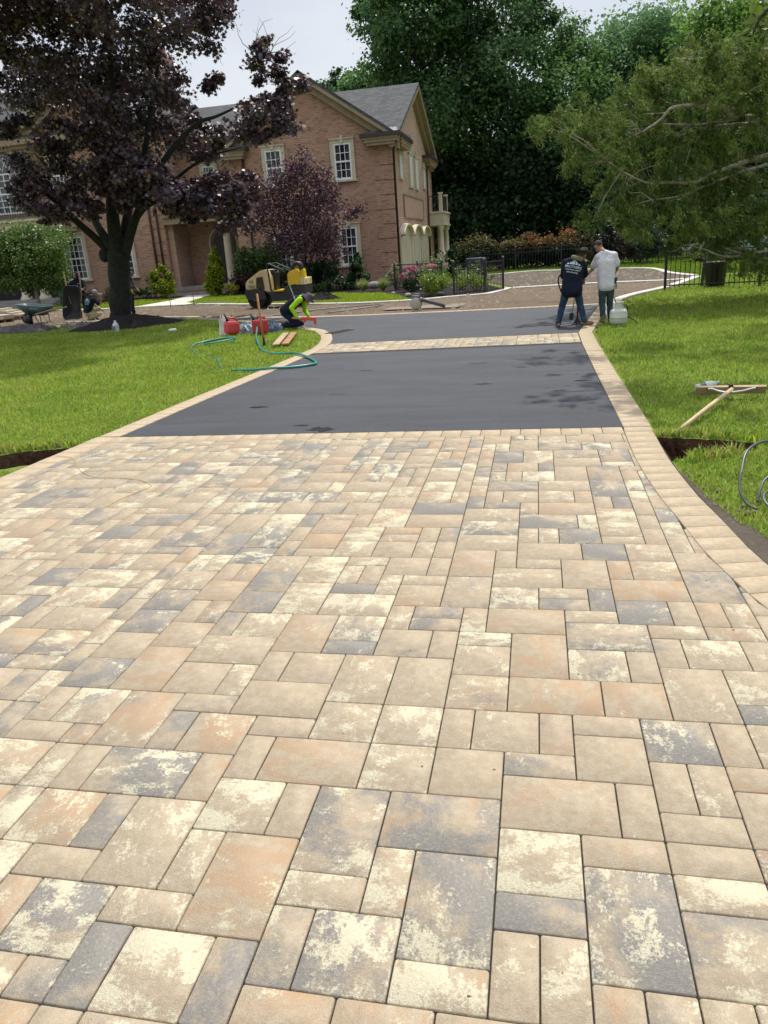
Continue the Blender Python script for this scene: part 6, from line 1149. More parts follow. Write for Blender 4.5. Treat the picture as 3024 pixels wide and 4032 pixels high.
mb = MB(); torso(mb, J, r=1.10, low=(-14.32, 21.16, .30), rp=.125); sleeve(mb, J, 'L', .75, r=1.2); sleeve(mb, J, 'R', .75, r=1.2); SH = fuse(mb, 'shirt', M_navy, E_, .012, 5, .003)
mb = MB(); trousers(mb, J, r=1.08); fuse(mb, 'trousers', M_beige, E_, .012, 5, .003); boot(J, 'L', E_, M_boot); boot(J, 'R', E_, M_boot)
Rh = Matrix((s_, f, up)).transposed(); mb = MB(); mb.lathe([(0, .098), (.04, .09), (.07, .06), (.082, .01), (.083, -.01)], Vector(J['head'])+up*.012, 20, Rh); hc = Vector(J['head'])+up*.012; mb.add([hc+Rh @ Vector(p) for p in ((-.06, .06, .0), (-.045, .13, -.012), (0, .15, -.008), (.045, .13, -.012), (.06, .06, 0), (0, .07, .012))], [(0, 1, 2, 5), (5, 2, 3, 4)], True); mb.build('cap', M_capb, E_)
mb = MB(); cap(mb, Vector(J['head'])-f*.05-up*.03, Vector(J['head'])-f*.045+up*.005, .05, .055); mb.build('hair', M_hair, E_)
shirt_print(E_, SH, (-14.26, 20.9, .60), (.98, -.2, -.02), (.25, .1, 1), (.1, 1, .05), .62)
HM = thing('hammer', 'small mallet held up by the squatting worker', 'hammer', (-13.85, 21.34, .62)); mb = MB(); mb.tube([(-13.85, 21.33, .58), (-13.855, 21.36, .80)], .012, 8); mb.build('handle', mt('ash_handle', (.45, .33, .18), (.36, .26, .14), 6, .6), HM)
mb = MB(); mb.tube([(-13.905, 21.36, .80), (-13.80, 21.36, .81)], .026, 12); mb.build('hammer_head', mt('pale_rubber', (.5, .46, .38), None, 4, .7), HM)
# worker half hidden by the maple trunk
J = dict(head=(-13.36, 22.58, 1.335), neck=(-13.43, 22.6, 1.23), chest=(-13.47, 22.6, 1.05), pelvis=(-13.50, 22.6, .70), shL=(-13.46, 22.76, 1.16), shR=(-13.40, 22.44, 1.16), elL=(-13.38, 22.74, .93), elR=(-13.285, 22.42, .95), wrL=(-13.25, 22.68, .86), wrR=(-13.285, 22.36, .83),
         hipL=(-13.50, 22.68, .67), hipR=(-13.49, 22.52, .67), knL=(-13.52, 22.68, .36), knR=(-13.45, 22.50, .37), anL=(-13.56, 22.72, .07), anR=(-13.40, 22.50, .07), toL=(-13.44, 22.74, .035), toR=(-13.27, 22.48, .035))
F_ = thing('person', 'worker in grey bucket hat and dark vest half hidden behind the maple trunk', 'person', (-13.5, 22.6, 0))
mb = MB(); body(mb, J); R, f, up, s_ = head(mb, J['head'], (.85, .4, -.35), (.2, 0, 1)); hand(mb, J['wrL'], (.5, 0, -.6), (.4, 0, .6)); hand(mb, J['wrR'], (.2, .1, -.8), (.8, 0, .2), side=-1); fuse(mb, 'body', M_skin, F_, .010, 3)
mb = MB(); torso(mb, J, r=1.08, rp=.12); fuse(mb, 'vest', M_navy2, F_, .012, 5, .003); mb = MB(); sleeve(mb, J, 'L', 1.7, r=1.12); sleeve(mb, J, 'R', 1.7, r=1.12); fuse(mb, 'grey_sleeves', M_grey, F_, .012, 5)
mb = MB(); cap(mb, Vector(J['elR']).lerp(Vector(J['wrR']), .75), Vector(J['wrR'])+Vector((0, 0, -.02)), .036, .034); cap(mb, Vector(J['wrR']), Vector(J['wrR'])+Vector((.01, .02, -.07)), .033, .03); fuse(mb, 'glove', M_lime2, F_, .010, 3)
mb = MB(); trousers(mb, J); fuse(mb, 'trousers', M_navy2, F_, .012, 5, .003); boot(J, 'L', F_, M_boot); boot(J, 'R', F_, M_boot)
Rh = Matrix((s_, f, up)).transposed(); hc = Vector(J['head'])+up*.03; mb = MB(); n = 26; vs = []
for r0, z0 in ((0, .08), (.05, .078), (.075, .05), (.082, .0), (.125, -.03), (.126, -.035), (.082, -.008)):
    for i in range(n): a = 2*PI*i/n; vs.append(hc+Rh @ Vector((r0*math.cos(a)*.95, r0*math.sin(a)*1.08, z0)))
mb.add(vs, [(k*n+i, k*n+(i+1) % n, (k+1)*n+(i+1) % n, (k+1)*n+i) for k in range(6) for i in range(n)], True); mb.build('bucket_hat', M_hatp, F_)
# ------------------------------------------------------------------ machines, tools and other things
M_yel = mt('yellow_paint', (.74, .50, .018), (.68, .45, .015), 3, .4, .02, coat=.3); M_crm = mt('faded_cream_paint', (.72, .58, .33), (.65, .52, .28), 3, .5); M_char = mt('charcoal_steel', (.030, .031, .034), (.022, .022, .024), 4, .55, .1); M_rub = mt('black_rubber', (.010, .010, .010), (.016, .015, .014), 6, .8, .2); M_steel = mt('worn_steel', (.20, .19, .18), (.12, .11, .10), 8, .45, .1, metal=.7); M_seat = mt('black_vinyl', (.014, .014, .015), None, 5, .5)
M_wood = mt('new_wood', (.40, .29, .175), (.30, .21, .12), 5, .7, .1); M_woodo = mt('orange_brown_wood', (.33, .17, .07), (.25, .125, .05), 6, .7, .1); M_red = mt('red_plastic', (.42, .022, .03), (.36, .018, .025), 3, .4); M_pink = mt('faded_red_plastic', (.52, .055, .06), (.46, .045, .05), 3, .45); M_iron = mt('black_iron', (.008, .008, .009), (.013, .013, .014), 6, .45)
XZ = lambda a, b, h: (a, h, b)
RO = thing('road_roller', 'yellow and cream tandem roller parked on the dug-up drive', 'roller', (-8.25, 22.9, 0)); LX, LY = -8.25, 22.9
def rp(mb, n, m, par=RO): return mb.build(n, m, par, local=(par == RO or True))
mb = MB(); mb.prism([(-1.04, .60), (-1.03, .80), (-.98, .88), (-.62, 1.10), (-.46, 1.18), (-.30, 1.20), (-.20, 1.18), (-.13, .95), (-.13, .50), (-.34, .50), (-.42, .58), (-.56, .62)], -.40, .40, XZ); o = rp(mb, 'front_hood', M_crm)
bm = bmesh.new(); bm.from_mesh(o.data); bmesh.ops.bevel(bm, geom=[e for e in bm.edges if len(e.link_faces) == 2 and e.calc_face_angle(0) > .3], offset=.028, segments=2, affect='EDGES'); bm.to_mesh(o.data); bm.free()
mb = MB(); mb.prism([(-.66, .64), (-.62, .97), (-.40, .99), (-.37, .60), (-.48, .60)], -.412, -.395, XZ); g = rp(mb, 'engine_grille', mt('grille_dark', (.05, .038, .012), None, 5, .6), o)
mb = MB(); [mb.box((-.61+k*.042, -.418, .80), (.014, .012, .33)) for k in range(6)]; rp(mb, 'grille_bar', mt('grille_bar', (.10, .075, .025), None, 5, .5), g)
mb = MB(); vs, fs = text_mb('03', .135, basis((-.80, -.412, .80), (1, 0, .0), (0, 0, 1))); mb.add(vs, fs); mb.build('fleet_number', mt('black_print', (.02, .018, .014), None, 3, .6), o, True, False)
mb = MB(); [mb.box((-.82, -.408, .725-k*.03), (.26-.04*k, .006, .014)) for k in range(2)]; rp(mb, 'marking', mt('brown_print', (.16, .12, .06), None, 3, .6), o)
mb = MB(); mb.prism([(-1.04, .60), (-.56, .62), (-.42, .575), (-.34, .50), (-.10, .50), (.0, .46), (.22, .46), (.36, .58), (.44, .66), (1.0, .66), (1.0, .40), (.86, .38), (.80, .22), (.18, .20), (-.12, .20), (-.20, .40), (-.38, .56), (-1.02, .50)], -.44, .44, XZ); rp(mb, 'chassis', M_char)
mb = MB(); mb.prism([(-1.04, .60), (-.56, .61), (-.40, .56), (-.34, .40), (-.36, .28), (-.98, .28), (-1.04, .42)], -.46, -.43, XZ); rp(mb, 'side_plate', M_char); mb = MB(); mb.prism([(.24, .5), (.40, .64), (1.0, .66), (1.0, .42), (.94, .3), (.34, .3)], -.46, -.43, XZ); rp(mb, 'side_plate', M_char)
for cx in (-.70, .64):
    mb = MB(); mb.lathe([(.0, -.41), (.05, -.41), (.05, -.40), (.24, -.40), (.28, -.42), (.305, -.41), (.31, -.40), (.31, .40), (.305, .41), (.28, .42), (.24, .40), (0, .40)], (cx, 0, .31), 40, rotm(PI/2, 0, 0)); d = rp(mb, 'drum', M_rub)
    mb = MB(); mb.box((cx, -.43, .31), (.20, .05, .13), None, .015); rp(mb, 'drum_mount', M_steel, d)
mb = MB(); mb.prism([(.44, .67), (.44, 1.02), (.50, 1.08), (.72, 1.16), (.80, 1.16), (.84, 1.10), (.86, .67)], -.42, .42, XZ); o = rp(mb, 'seat_housing', M_yel)
bm = bmesh.new(); bm.from_mesh(o.data); bmesh.ops.bevel(bm, geom=[e for e in bm.edges if len(e.link_faces) == 2 and e.calc_face_angle(0) > .3], offset=.022, segments=2, affect='EDGES'); bm.to_mesh(o.data); bm.free()
mb = MB(); mb.box((.93, 0, .77), (.16, .84, .21), None, .02); q = rp(mb, 'rear_panel', M_crm, o)
mb = MB(); mb.prism([(.90, .88), (.90, 1.10), (.94, 1.13), (1.0, 1.12), (1.01, .88)], -.40, -.28, XZ); rp(mb, 'rear_fin', M_yel, o)
mb = MB(); [mb.box((1.012, y, .78), (.01, .12, .10), None, .004) for y in (-.25, .25)]; rp(mb, 'rear_light', mt('clear_lens', (.5, .48, .4), None, 3, .2), o)
mb = MB(); mb.box((.15, 0, .52), (.46, .80, .05), None, .012); mb.box((.35, 0, .59), (.18, .7, .06), rotm(0, -.6, 0), .01); rp(mb, 'floor_plate', M_yel)
mb = MB(); mb.box((.36, .0, .76), (.22, .42, .07), None, .025); mb.box((.46, .0, .95), (.08, .42, .34), rotm(0, .15, 0), .03); rp(mb, 'seat', M_seat)
mb = MB(); mb.box((-.10, 0, .80), (.16, .34, .62), rotm(0, .14, 0), .03); mb.box((-.15, 0, 1.12), (.18, .42, .12), None, .03); c = rp(mb, 'control_console', M_seat)
mb = MB(); Ls = [(.02+.17*math.cos(2*PI*k/20)*.35, .17*math.sin(2*PI*k/20), 1.20+.17*math.cos(2*PI*k/20)*.6) for k in range(21)]; mb.tube(Ls, .014, 6); mb.tube([(-.1, 0, 1.08), (.02, 0, 1.2)], .02, 6); rp(mb, 'steering_wheel', M_seat, c)
mb = MB()
for y in (-.40, .40): mb.tube([(-.16, y, .52), (-.20, y, 1.2), (-.22, y, 1.36), (-.17, y, 1.38), (.28, y*.95, 1.16), (.36, y*.95, 1.05)], .024, 8)
mb.tube([(-.21, -.4, 1.37), (-.21, .4, 1.37)], .022, 8); rp(mb, 'folded_roll_bar', M_char)
mb = MB(); mb.tube(smooth_line([(.84, -.16, .95), (.86, -.16, 1.2), (.80, -.16, 1.30), (.68, -.16, 1.31), (.58, -.16, 1.22), (.56, -.16, 1.14)], 4), .075, 12); rp(mb, 'seat_arm_hood', M_seat)
mb = MB(); [mb.tube([(x-.05, -.455, .64), (x-.045, -.46, .69), (x+.045, -.46, .69), (x+.05, -.455, .64)], .010, 6) for x in (-.78, .66)]; rp(mb, 'lifting_handle', M_iron)

# leaf blower with a grey tube
T = thing('leaf_blower', 'walk-behind blower with orange disc and grey tube on the pale border pavers', 'blower', (-2.95, 18.02, .003))
mb = MB(); mb.lathe([(0, -.09), (.10, -.09), (.15, -.06), (.16, 0), (.15, .06), (.10, .09), (0, .09)], (0, 0, .20), 28, rotm(PI/2, 0, 0)); mb.box((0, .0, .025), (.26, .18, .03), None, .008); mb.box((-.09, 0, .07), (.04, .15, .1)); mb.box((.09, 0, .07), (.04, .15, .1)); mb.build('housing', mt('grey_cream_plastic', (.36, .335, .28), (.3, .28, .23), 4, .6), T, True)
mb = MB(); mb.lathe([(0, -.098), (.075, -.098), (.085, -.09), (.085, -.08)], (0, 0, .20), 24, rotm(PI/2, 0, 0)); mb.build('intake_disc', mt('orange_plastic', (.50, .09, .025), (.42, .075, .02), 6, .5), T, True)
mb = MB(); mb.box((0, .03, .37), (.2, .16, .07), None, .02); mb.tube([(-.08, 0, .38), (-.04, 0, .44), (.08, 0, .44), (.12, 0, .36)], .016, 6); mb.build('motor_cap', mt('grey_plastic', (.2, .2, .2), (.15, .15, .15), 5, .6), T, True)
mb = MB(); mb.tube([(.10, -.02, .29), (.22, -.03, .275), (.75, -.06, .10)], [.06, .052, .042], 14); mb.build('tube', mt('dark_grey_tube', (.075, .078, .082), (.05, .052, .055), 6, .5), T, True)
mb = MB(); mb.tube([(.11, -.02, .29), (.16, -.024, .283)], .068, 14); mb.build('collar', M_steel, T, True)
tag(MB().prism([(-4.05, 19.0), (-1.95, 18.62), (-1.75, 19.6), (-2.2, 19.85), (-3.9, 19.8)], .0, .018).build('plywood_sheet', mt('muddy_board', (.21, .175, .14), (.16, .13, .105), 2, .9, .2)), 'muddy sheet of board lying flat behind the blower', 'board')
# propane cylinder
T = thing('gas_cylinder', 'pale grey-green propane cylinder standing in the grass by the border', 'gas cylinder', (1.555, 12.95, -.03))
mb = MB(); mb.lathe([(0, .03), (.10, .03), (.135, .045), (.152, .08), (.156, .12), (.156, .155), (.158, .157), (.158, .163), (.156, .165), (.155, .25), (.145, .285), (.11, .31), (.05, .32), (0, .322)], (0, 0, 0), 40); mb.build('tank', mt('pale_green_enamel', (.47, .50, .43), (.42, .45, .385), 4, .4, .05), T, True)
mb = MB(); mb.lathe([(.105, .0), (.11, .0), (.11, .045), (.105, .045)], (0, 0, 0), 30); mb.build('foot_ring', mt('pale_green_enamel', (.47, .50, .43)), T, True)
mb = MB(); 
for k in range(13):
    a0, a1 = -2.5+k*.385-.1, -2.5+(k+1)*.385-.1
    zt = .425 if k in (0, 1, 2, 3, 9, 10, 11, 12) else .37
    mb.add([(.088*math.cos(a), .088*math.sin(a), z) for a, z in ((a0, .305), (a1, .305), (a1, zt), (a0, zt))]+[(.083*math.cos(a), .083*math.sin(a), z) for a, z in ((a0, .305), (a1, .305), (a1, zt), (a0, zt))], [(0, 1, 2, 3), (7, 6, 5, 4), (3, 2, 6, 7)])
mb.tube([(.088*math.cos(-2.6+k*.33), .088*math.sin(-2.6+k*.33), .425) for k in range(16)], .008, 6); mb.build('guard_collar', mt('pale_green_enamel', (.47, .50, .43)), T, True)
mb = MB(); mb.tube([(0, 0, .32), (0, 0, .38)], .022, 10); mb.tube([(0, 0, .36), (.06, -.02, .36)], .016, 8); mb.lathe([(0, .40), (.03, .40), (.032, .385), (.03, .38), (0, .38)], (0, 0, 0), 12); mb.build('valve', mt('brass', (.35, .25, .09), (.26, .18, .07), 6, .4, metal=.6), T, True)
HS = thing('gas_hose', 'thin black gas hose trailing from the cylinder into the grass', 'hose', (1.62, 12.93, .33)); mb = MB(); mb.tube(smooth_line([(1.60, 12.93, .335), (1.68, 12.93, .34), (1.71, 12.95, .26), (1.70, 12.98, .16), (1.76, 13.02, .10), (1.84, 13.0, .06), (1.9, 12.95, .0)], 5), .010, 8); mb.build('line', M_rub, HS)
mb = MB(); mb.tube(smooth_line([(1.52, 12.96, .36), (1.47, 13.0, .47), (1.43, 13.15, .55)], 5), .008, 6); mb.build('line', M_rub, HS)
# torch wand and tamper
T = thing('torch_wand', 'gas torch with square black burner hanging between the hatted worker\'s legs', 'torch', (.74, 13.28, .1))
mb = MB(); mb.box((.735, 13.28, .155), (.075, .07, .13), rotm(0, .15, 0), .008); mb.build('burner', M_iron, T)
mb = MB(); mb.tube(smooth_line([(.745, 13.28, .22), (.765, 13.29, .33), (.785, 13.31, .44), (.77, 13.34, .50), (.73, 13.36, .60), (.72, 13.38, .72)], 5), .011, 8); mb.build('pipe', mt('pale_pipe', (.34, .28, .2), (.2, .16, .12), 6, .5), T)
mb = MB(); mb.tube(smooth_line([(.70, 13.38, .80), (.6, 13.32, .925), (.53, 13.28, .92), (.495, 13.27, .88), (.485, 13.27, .80), (.51, 13.27, .70), (.545, 13.27, .60)], 5), .014, 8); mb.build('grip_loop', M_rub, T)
T = thing('hand_tamper', 'tamper with red handle and flanged black base between the two standing workers', 'tamper', (.85, 13.35, .0))
mb = MB(); mb.tube([(0, 0, .06), (.004, .01, .36), (.02, .04, .78)], .018, 10); mb.build('handle', mt('dark_red_paint', (.20, .018, .02), None, 4, .45), T, True)
mb = MB(); mb.box((0, 0, .012), (.20, .2, .022), None, .004); mb.lathe([(.07, .02), (.045, .05), (.03, .10), (.022, .12)], (0, 0, 0), 12)
for k in range(4): a = k*PI/2+.6; mb.add([(.02*math.cos(a), .02*math.sin(a), .1), (.10*math.cos(a), .10*math.sin(a), .022), (.02*math.cos(a), .02*math.sin(a), .022)], [(0, 1, 2)])
mb.build('base_plate', M_iron, T, True)
tag(MB().prism([(.56, 13.42), (.98, 13.72), (.98, 13.86), (.56, 13.6)], .004, .008).build('paper_strip', mt('grey_stencil', (.16, .165, .175), (.03, .034, .042), 30, .6)), 'speckled grey strip on the asphalt behind the tamper', 'strip')
# orange hand tool of the kneeling worker
T = thing('orange_float', 'orange T-shaped hand tool with wooden grip held by the kneeling worker', 'hand tool', (-5.1, 15.24, .2))
mb = MB(); mb.box((-5.03, 15.26, .195), (.34, .045, .075), rotm(0, .08, 0), .012); mb.box((-4.875, 15.26, .14), (.06, .05, .15), None, .01); mb.box((-5.12, 15.26, .15), (.05, .04, .05), None, .008); mb.build('body', mt('orange_red_plastic', (.52, .075, .03), (.46, .06, .025), 5, .45), T)
mb = MB(); mb.tube([(-5.40, 15.22, .235), (-5.18, 15.25, .215)], .022, 10); mb.build('grip', M_wood, T)
# gas cans, with the bag and the crumpled tarp
def can(name, label, x, y, rz, mat, lean=0, dark_spout=True, bv=.045):
    T = thing(name, label, 'fuel can', (x, y, -.02), rz, 'red fuel cans on the lawn'); R = rotm(0, lean, 0); mb = MB(); mb.box((0, 0, .17), (.34, .22, .30), R, bv); o = mb.build('tank', mat, T, True)
    mb = MB(); mb.tube([R @ Vector(p) for p in ((-.10, 0, .31), (-.08, 0, .37), (.04, 0, .385), (.13, 0, .33))], .022, 8); mb.build('handle', mat, T, True)
    mb = MB(); mb.tube([R @ Vector(p) for p in ((-.13, 0, .31), (-.145, 0, .36), (-.19, 0, .46))], [.035, .026, .014], 10); mb.build('spout', M_rub if dark_spout else mt('yellow_spout', (.5, .4, .05)), T, True)
    
    for sg in (-1, 1): mb = MB(); mb.box(R @ Vector((0, sg*.112, .17)), (.24, .006, .17), R, .003); mb.build('side_panel', mat, o, True)
    return T
can('fuel_can', 'faded rounded red fuel can beside the white bag', -6.62, 14.55, .9, M_pink, .12, bv=.10); can('fuel_can', 'deep red square fuel can behind the upright tool handle', -5.92, 14.5, .15, M_red)
def crumple(name, label, cat, x, y, w, d, h, mat, seed, z=-.03):
    rr = np.random.default_rng(seed); n = 22; vs = []
    ph = rr.uniform(0, 6.28, 8); fq = rr.uniform(4, 13, (8, 2))
    for i in range(n+1):
        for j in range(n+1):
            u, v = i/n*2-1, j/n*2-1; e = max(0, 1-(abs(u)**3+abs(v)**3)); zz = sum(abs(math.sin(fq[k, 0]*u+fq[k, 1]*v+ph[k])) for k in range(8))/8
            vs.append((x+w/2*u*(1+.12*math.sin(4*v+ph[0])), y+d/2*v*(1+.12*math.sin(5*u+ph[1])), z+h*e**.6*(1.35*zz**1.6+.12)))
    mb = MB(); mb.add(vs, [(i*(n+1)+j, (i+1)*(n+1)+j, (i+1)*(n+1)+j+1, i*(n+1)+j+1) for i in range(n) for j in range(n)], True); o = mb.build(name, mat); return tag(o, label, cat)
crumple('plastic_bag', 'crumpled white plastic bag against the faded red fuel can', 'bag', -6.88, 14.8, .26, .24, .42, mt('white_film', (.62, .60, .55), (.5, .48, .44), 6, .5), 1)
crumple('tarp_sheet', 'crumpled blue and clear plastic sheeting between the two fuel cans', 'sheeting', -6.3, 15.0, .85, .5, .24, mt('blue_clear_plastic', (.05, .085, .12), (.26, .29, .29), 4, .35), 2)
crumple('blue_jacket', 'crumpled dark blue cloth right of the deep red fuel can', 'cloth', -5.75, 14.95, .34, .3, .2, mt('blue_cloth', (.04, .07, .12), (.06, .09, .14), 6, .8), 3)
crumple('landscape_fabric', 'long dark landscape fabric heaped at the left edge of the lawn', 'fabric', -14.9, 18.4, 2.3, .9, .22, mt('brown_grey_fabric', (.035, .029, .03), (.075, .064, .064), 3, .7), 4)
crumple('landscape_fabric', 'grey pulled-back fabric and debris left of the mulch mound', 'fabric', -13.6, 19.4, 1.2, .45, .15, mt('pale_grey_fabric', (.13, .115, .11), (.05, .045, .043), 3, .7), 5)
# shovel standing upright
T = thing('shovel', 'long wooden tool handle standing upright in the left lawn', 'shovel', (-5.06, 12.31, -.03)); mb = MB(); mb.tube([(0, 0, .05), (-.02, .02, .45), (-.045, .05, .98)], [.021, .02, .021], 10); mb.build('handle', M_woodo, T, True)
mb = MB(); mb.lathe([(.035, -.02), (.03, .05), (.024, .10), (.022, .16)], (0, 0, 0), 10); mb.box((0, 0, .0), (.11, .05, .05), None, .012); mb.build('ferrule', M_iron, T, True)
def plank(name, label, a, b, w, h, z, mat, group=None): T = MB(); T.bar((a[0], a[1], z+h/2), (b[0], b[1], z+h/2), w, h); return tag(T.build(name, mat), label, 'board', group)
plank('wooden_plank', 'left of two short planks lying together in the grass', (-4.70, 11.95), (-5.16, 13.95), .13, .025, .02, M_wood); plank('wooden_plank', 'right of two short planks lying together in the grass', (-4.53, 11.99), (-4.98, 13.97), .13, .025, .021, M_woodo)
plank('timber_batten', 'pale timber batten on the ground in front of the squatting worker', (-15.15, 21.05), (-14.05, 20.85), .09, .05, -.02, M_wood)
# green garden hose
M_hose = mt('teal_hose', (.020, .185, .155), (.03, .24, .2), 5, .35)
HS = MB(); HS.tube(smooth_line([(-7.3, 17.6, .01), (-6.6, 16.4, .02), (-6.1, 15.2, .03), (-6.03, 14.62, .34), (-6.0, 14.48, .36), (-5.95, 14.38, .15), (-5.7, 13.6, .03), (-5.15, 12.26, .015), (-4.85, 11.6, .005), (-4.52, 11.08, .0), (-4.2, 10.85, .01), (-3.93, 10.66, .035), (-3.62, 10.27, .03), (-3.34, 9.8, .022), (-3.21, 9.5, .022), (-3.24, 9.33, .022), (-3.5, 9.15, .022), (-3.8, 9.09, .03), (-4.11, 9.14, .01), (-4.5, 9.3, -.01)], 6), .019, 10); tag(HS.build('garden_hose', M_hose), 'teal garden hose looping from the lawn onto the asphalt', 'hose')
HS = MB(); HS.tube(smooth_line([(-6.0, 12.95, .02), (-6.02, 13.25, .05), (-6.25, 13.3, .05), (-6.55, 13.05, .03), (-6.6, 12.85, .02), (-6.35, 12.75, .03), (-6.05, 13.0, .06), (-6.0, 13.2, .07), (-6.3, 13.2, .07), (-6.68, 12.85, .03), (-6.62, 12.4, .0), (-6.35, 11.95, -.02), (-5.9, 11.3, -.035), (-5.37, 10.7, -.01), (-5.1, 10.2, -.015), (-4.8, 9.6, -.03)], 6), .014, 10); tag(HS.build('garden_hose', M_hose), 'small loose coil of teal hose in the middle of the left lawn', 'hose')
HS = MB(); HS.tube(smooth_line([(-8.4, 18.6, .01), (-7.2, 18.9, .03), (-6.2, 20.2, .03), (-4.6, 20.6, .05), (-4.3, 20.2, .06), (-4.9, 19.4, .04), (-5.6, 19.0, .02)], 6), .017, 8); tag(HS.build('grey_hose', mt('grey_hose', (.20, .20, .18), (.16, .16, .145), 5, .5)), 'grey hose lying in a bend on the dirt behind the kneeling worker', 'hose')
HS = MB(); HS.tube(smooth_line([(-13.5, 26.0, .03), (-12.3, 26.2, .10), (-11.0, 25.4, .05), (-9.9, 24.2, .0), (-8.8, 23.2, -.01)], 5), .015, 6); tag(HS.build('grey_hose', mt('grey_hose', (.20, .20, .18))), 'grey line running along the far kerb toward the roller', 'hose')
# drain grate
T = MB(); cx, cy = -4.0, 14.02; T.bar((cx-.24, cy-.27, .008), (cx+.06, cy+.33, .008), .03, .012); T.bar((cx-.04, cy-.36, .008), (cx+.26, cy+.24, .008), .03, .012)
for k in range(9): f_ = k/8; T.bar((cx-.24+.30*f_, cy-.27+.60*f_, .007), (cx-.04+.30*f_, cy-.36+.60*f_, .007), .022, .010)
tag(T.build('drain_grate', mt('rusty_iron', (.085, .05, .035), (.05, .035, .028), 12, .7)), 'rusty iron drain grate set in the asphalt near the kneeling worker', 'grate')
# milk jug
def jug(label, x, y): 
    T = thing('plastic_jug', label, 'jug', (x, y, -.03)); mb = MB(); mb.lathe([(0, 0), (.09, 0), (.10, .02), (.10, .16), (.085, .20), (.045, .245), (.028, .26), (.028, .275)], (0, 0, 0), 4, rotm(0, 0, PI/4+.3)); o = mb.build('bottle', mt('milky_plastic', (.60, .64, .62), (.52, .57, .56), 5, .35), T, True)
    mb = MB(); mb.tube([(.055, -.05, .225), (.085, -.07, .19), (.08, -.065, .12)], .012, 8); mb.build('handle', mt('milky_plastic', (.60, .64, .62)), T, True); mb = MB(); mb.lathe([(0, .295), (.03, .295), (.03, .27)], (0, 0, 0), 12); mb.build('cap', mt('white_cap', (.7, .7, .7)), T, True)
    mb = MB(); mb.box((-.012, -.094, .11), (.10, .01, .11), rotm(0, 0, .3)); mb.build('label', mt('dark_label', (.05, .08, .09), (.22, .28, .28), 25, .5), T, True)
jug('white plastic jug with dark label in front of the mulch mound', -10.95, 17.05)
mb = MB(); mb.lathe([(0, 0), (.04, 0), (.042, .02), (.042, .14), (.018, .18), (.018, .2), (0, .2)], (-9.0, 16.2, .01), 14, rotm(0, PI/2, .3)); tag(mb.build('water_bottle', mt('clear_plastic', (.5, .54, .55), (.6, .62, .62), 5, .15)), 'small clear bottle lying on the shaded lawn between jug and fuel cans', 'bottle')
def bottle_mat():
    N = NT('crushed_clear_plastic'); p = N.pr((.62, .70, .68), .12, 0, .6); tr = N.n('ShaderNodeBsdfTransparent'); mx_ = N.n('ShaderNodeMixShader'); mx_.inputs[0].default_value = .55; N.t.links.new(tr.outputs[0], mx_.inputs[1]); N.t.links.new(p, mx_.inputs[2]); return N.done(mx_.outputs[0])
T = thing('plastic_bottle', 'clear plastic bottle lying in the grass behind the wooden rake head', 'bottle', (1.80, 6.55, .02)); R = rotm(0, PI/2-.25, .15); mb = MB(); mb.lathe([(0, -.10), (.045, -.10), (.05, -.08), (.045, -.03), (.05, .0), (.046, .05), (.02, .095), (.016, .115)], (0, 0, .03), 14, R); mb.build('shell', bottle_mat(), T, True)
mb = MB(); mb.lathe([(.019, .11), (.019, .135), (0, .135)], (0, 0, .03), 12, R); mb.build('cap', mt('grey_cap', (.3, .36, .36), None, 4, .4), T, True); mb = MB(); mb.lathe([(.051, -.055), (.048, -.03), (.051, -.005)], (0, 0, .03), 14, R); mb.build('label', mt('green_label', (.03, .10, .09), None, 4, .4), T, True)
# wooden lute rake
T = thing('lute_rake', 'wooden asphalt rake with wide board head lying on the right lawn', 'rake', (1.97, 6.25, 0)); mb = MB(); mb.bar((1.66, 6.315, .06), (2.29, 6.26, .06), .028, .085, (0, -.5, 1)); o = mb.build('head_board', M_wood, T)
mb = MB(); mb.tube([(1.97, 6.22, .075), (1.62, 5.55, .05), (1.235, 4.84, .0)], [.021, .02, .019], 10); mb.build('handle', mt('pole_wood', (.50, .38, .22), (.40, .29, .16), 5, .6), T)
mb = MB(); mb.tube(smooth_line([(1.76, 6.265, .075), (1.80, 6.255, .078), (1.86, 6.215, .06), (1.93, 6.17, .055), (1.97, 6.15, .06)], 5), .010, 8); mb.tube(smooth_line([(2.19, 6.235, .08), (2.14, 6.22, .075), (2.06, 6.18, .065), (1.95, 6.15, .06)], 5), .010, 8); mb.build('brace', mt('galvanised', (.5, .49, .46), (.4, .39, .37), 8, .4, metal=.3), T)
mb = MB(); mb.box((1.97, 6.265, .10), (.04, .04, .04), None, .006); mb.box((1.76, 6.28, .08), (.02, .02, .02)); mb.box((2.19, 6.245, .08), (.02, .02, .02)); mb.build('bolt', M_iron, o)
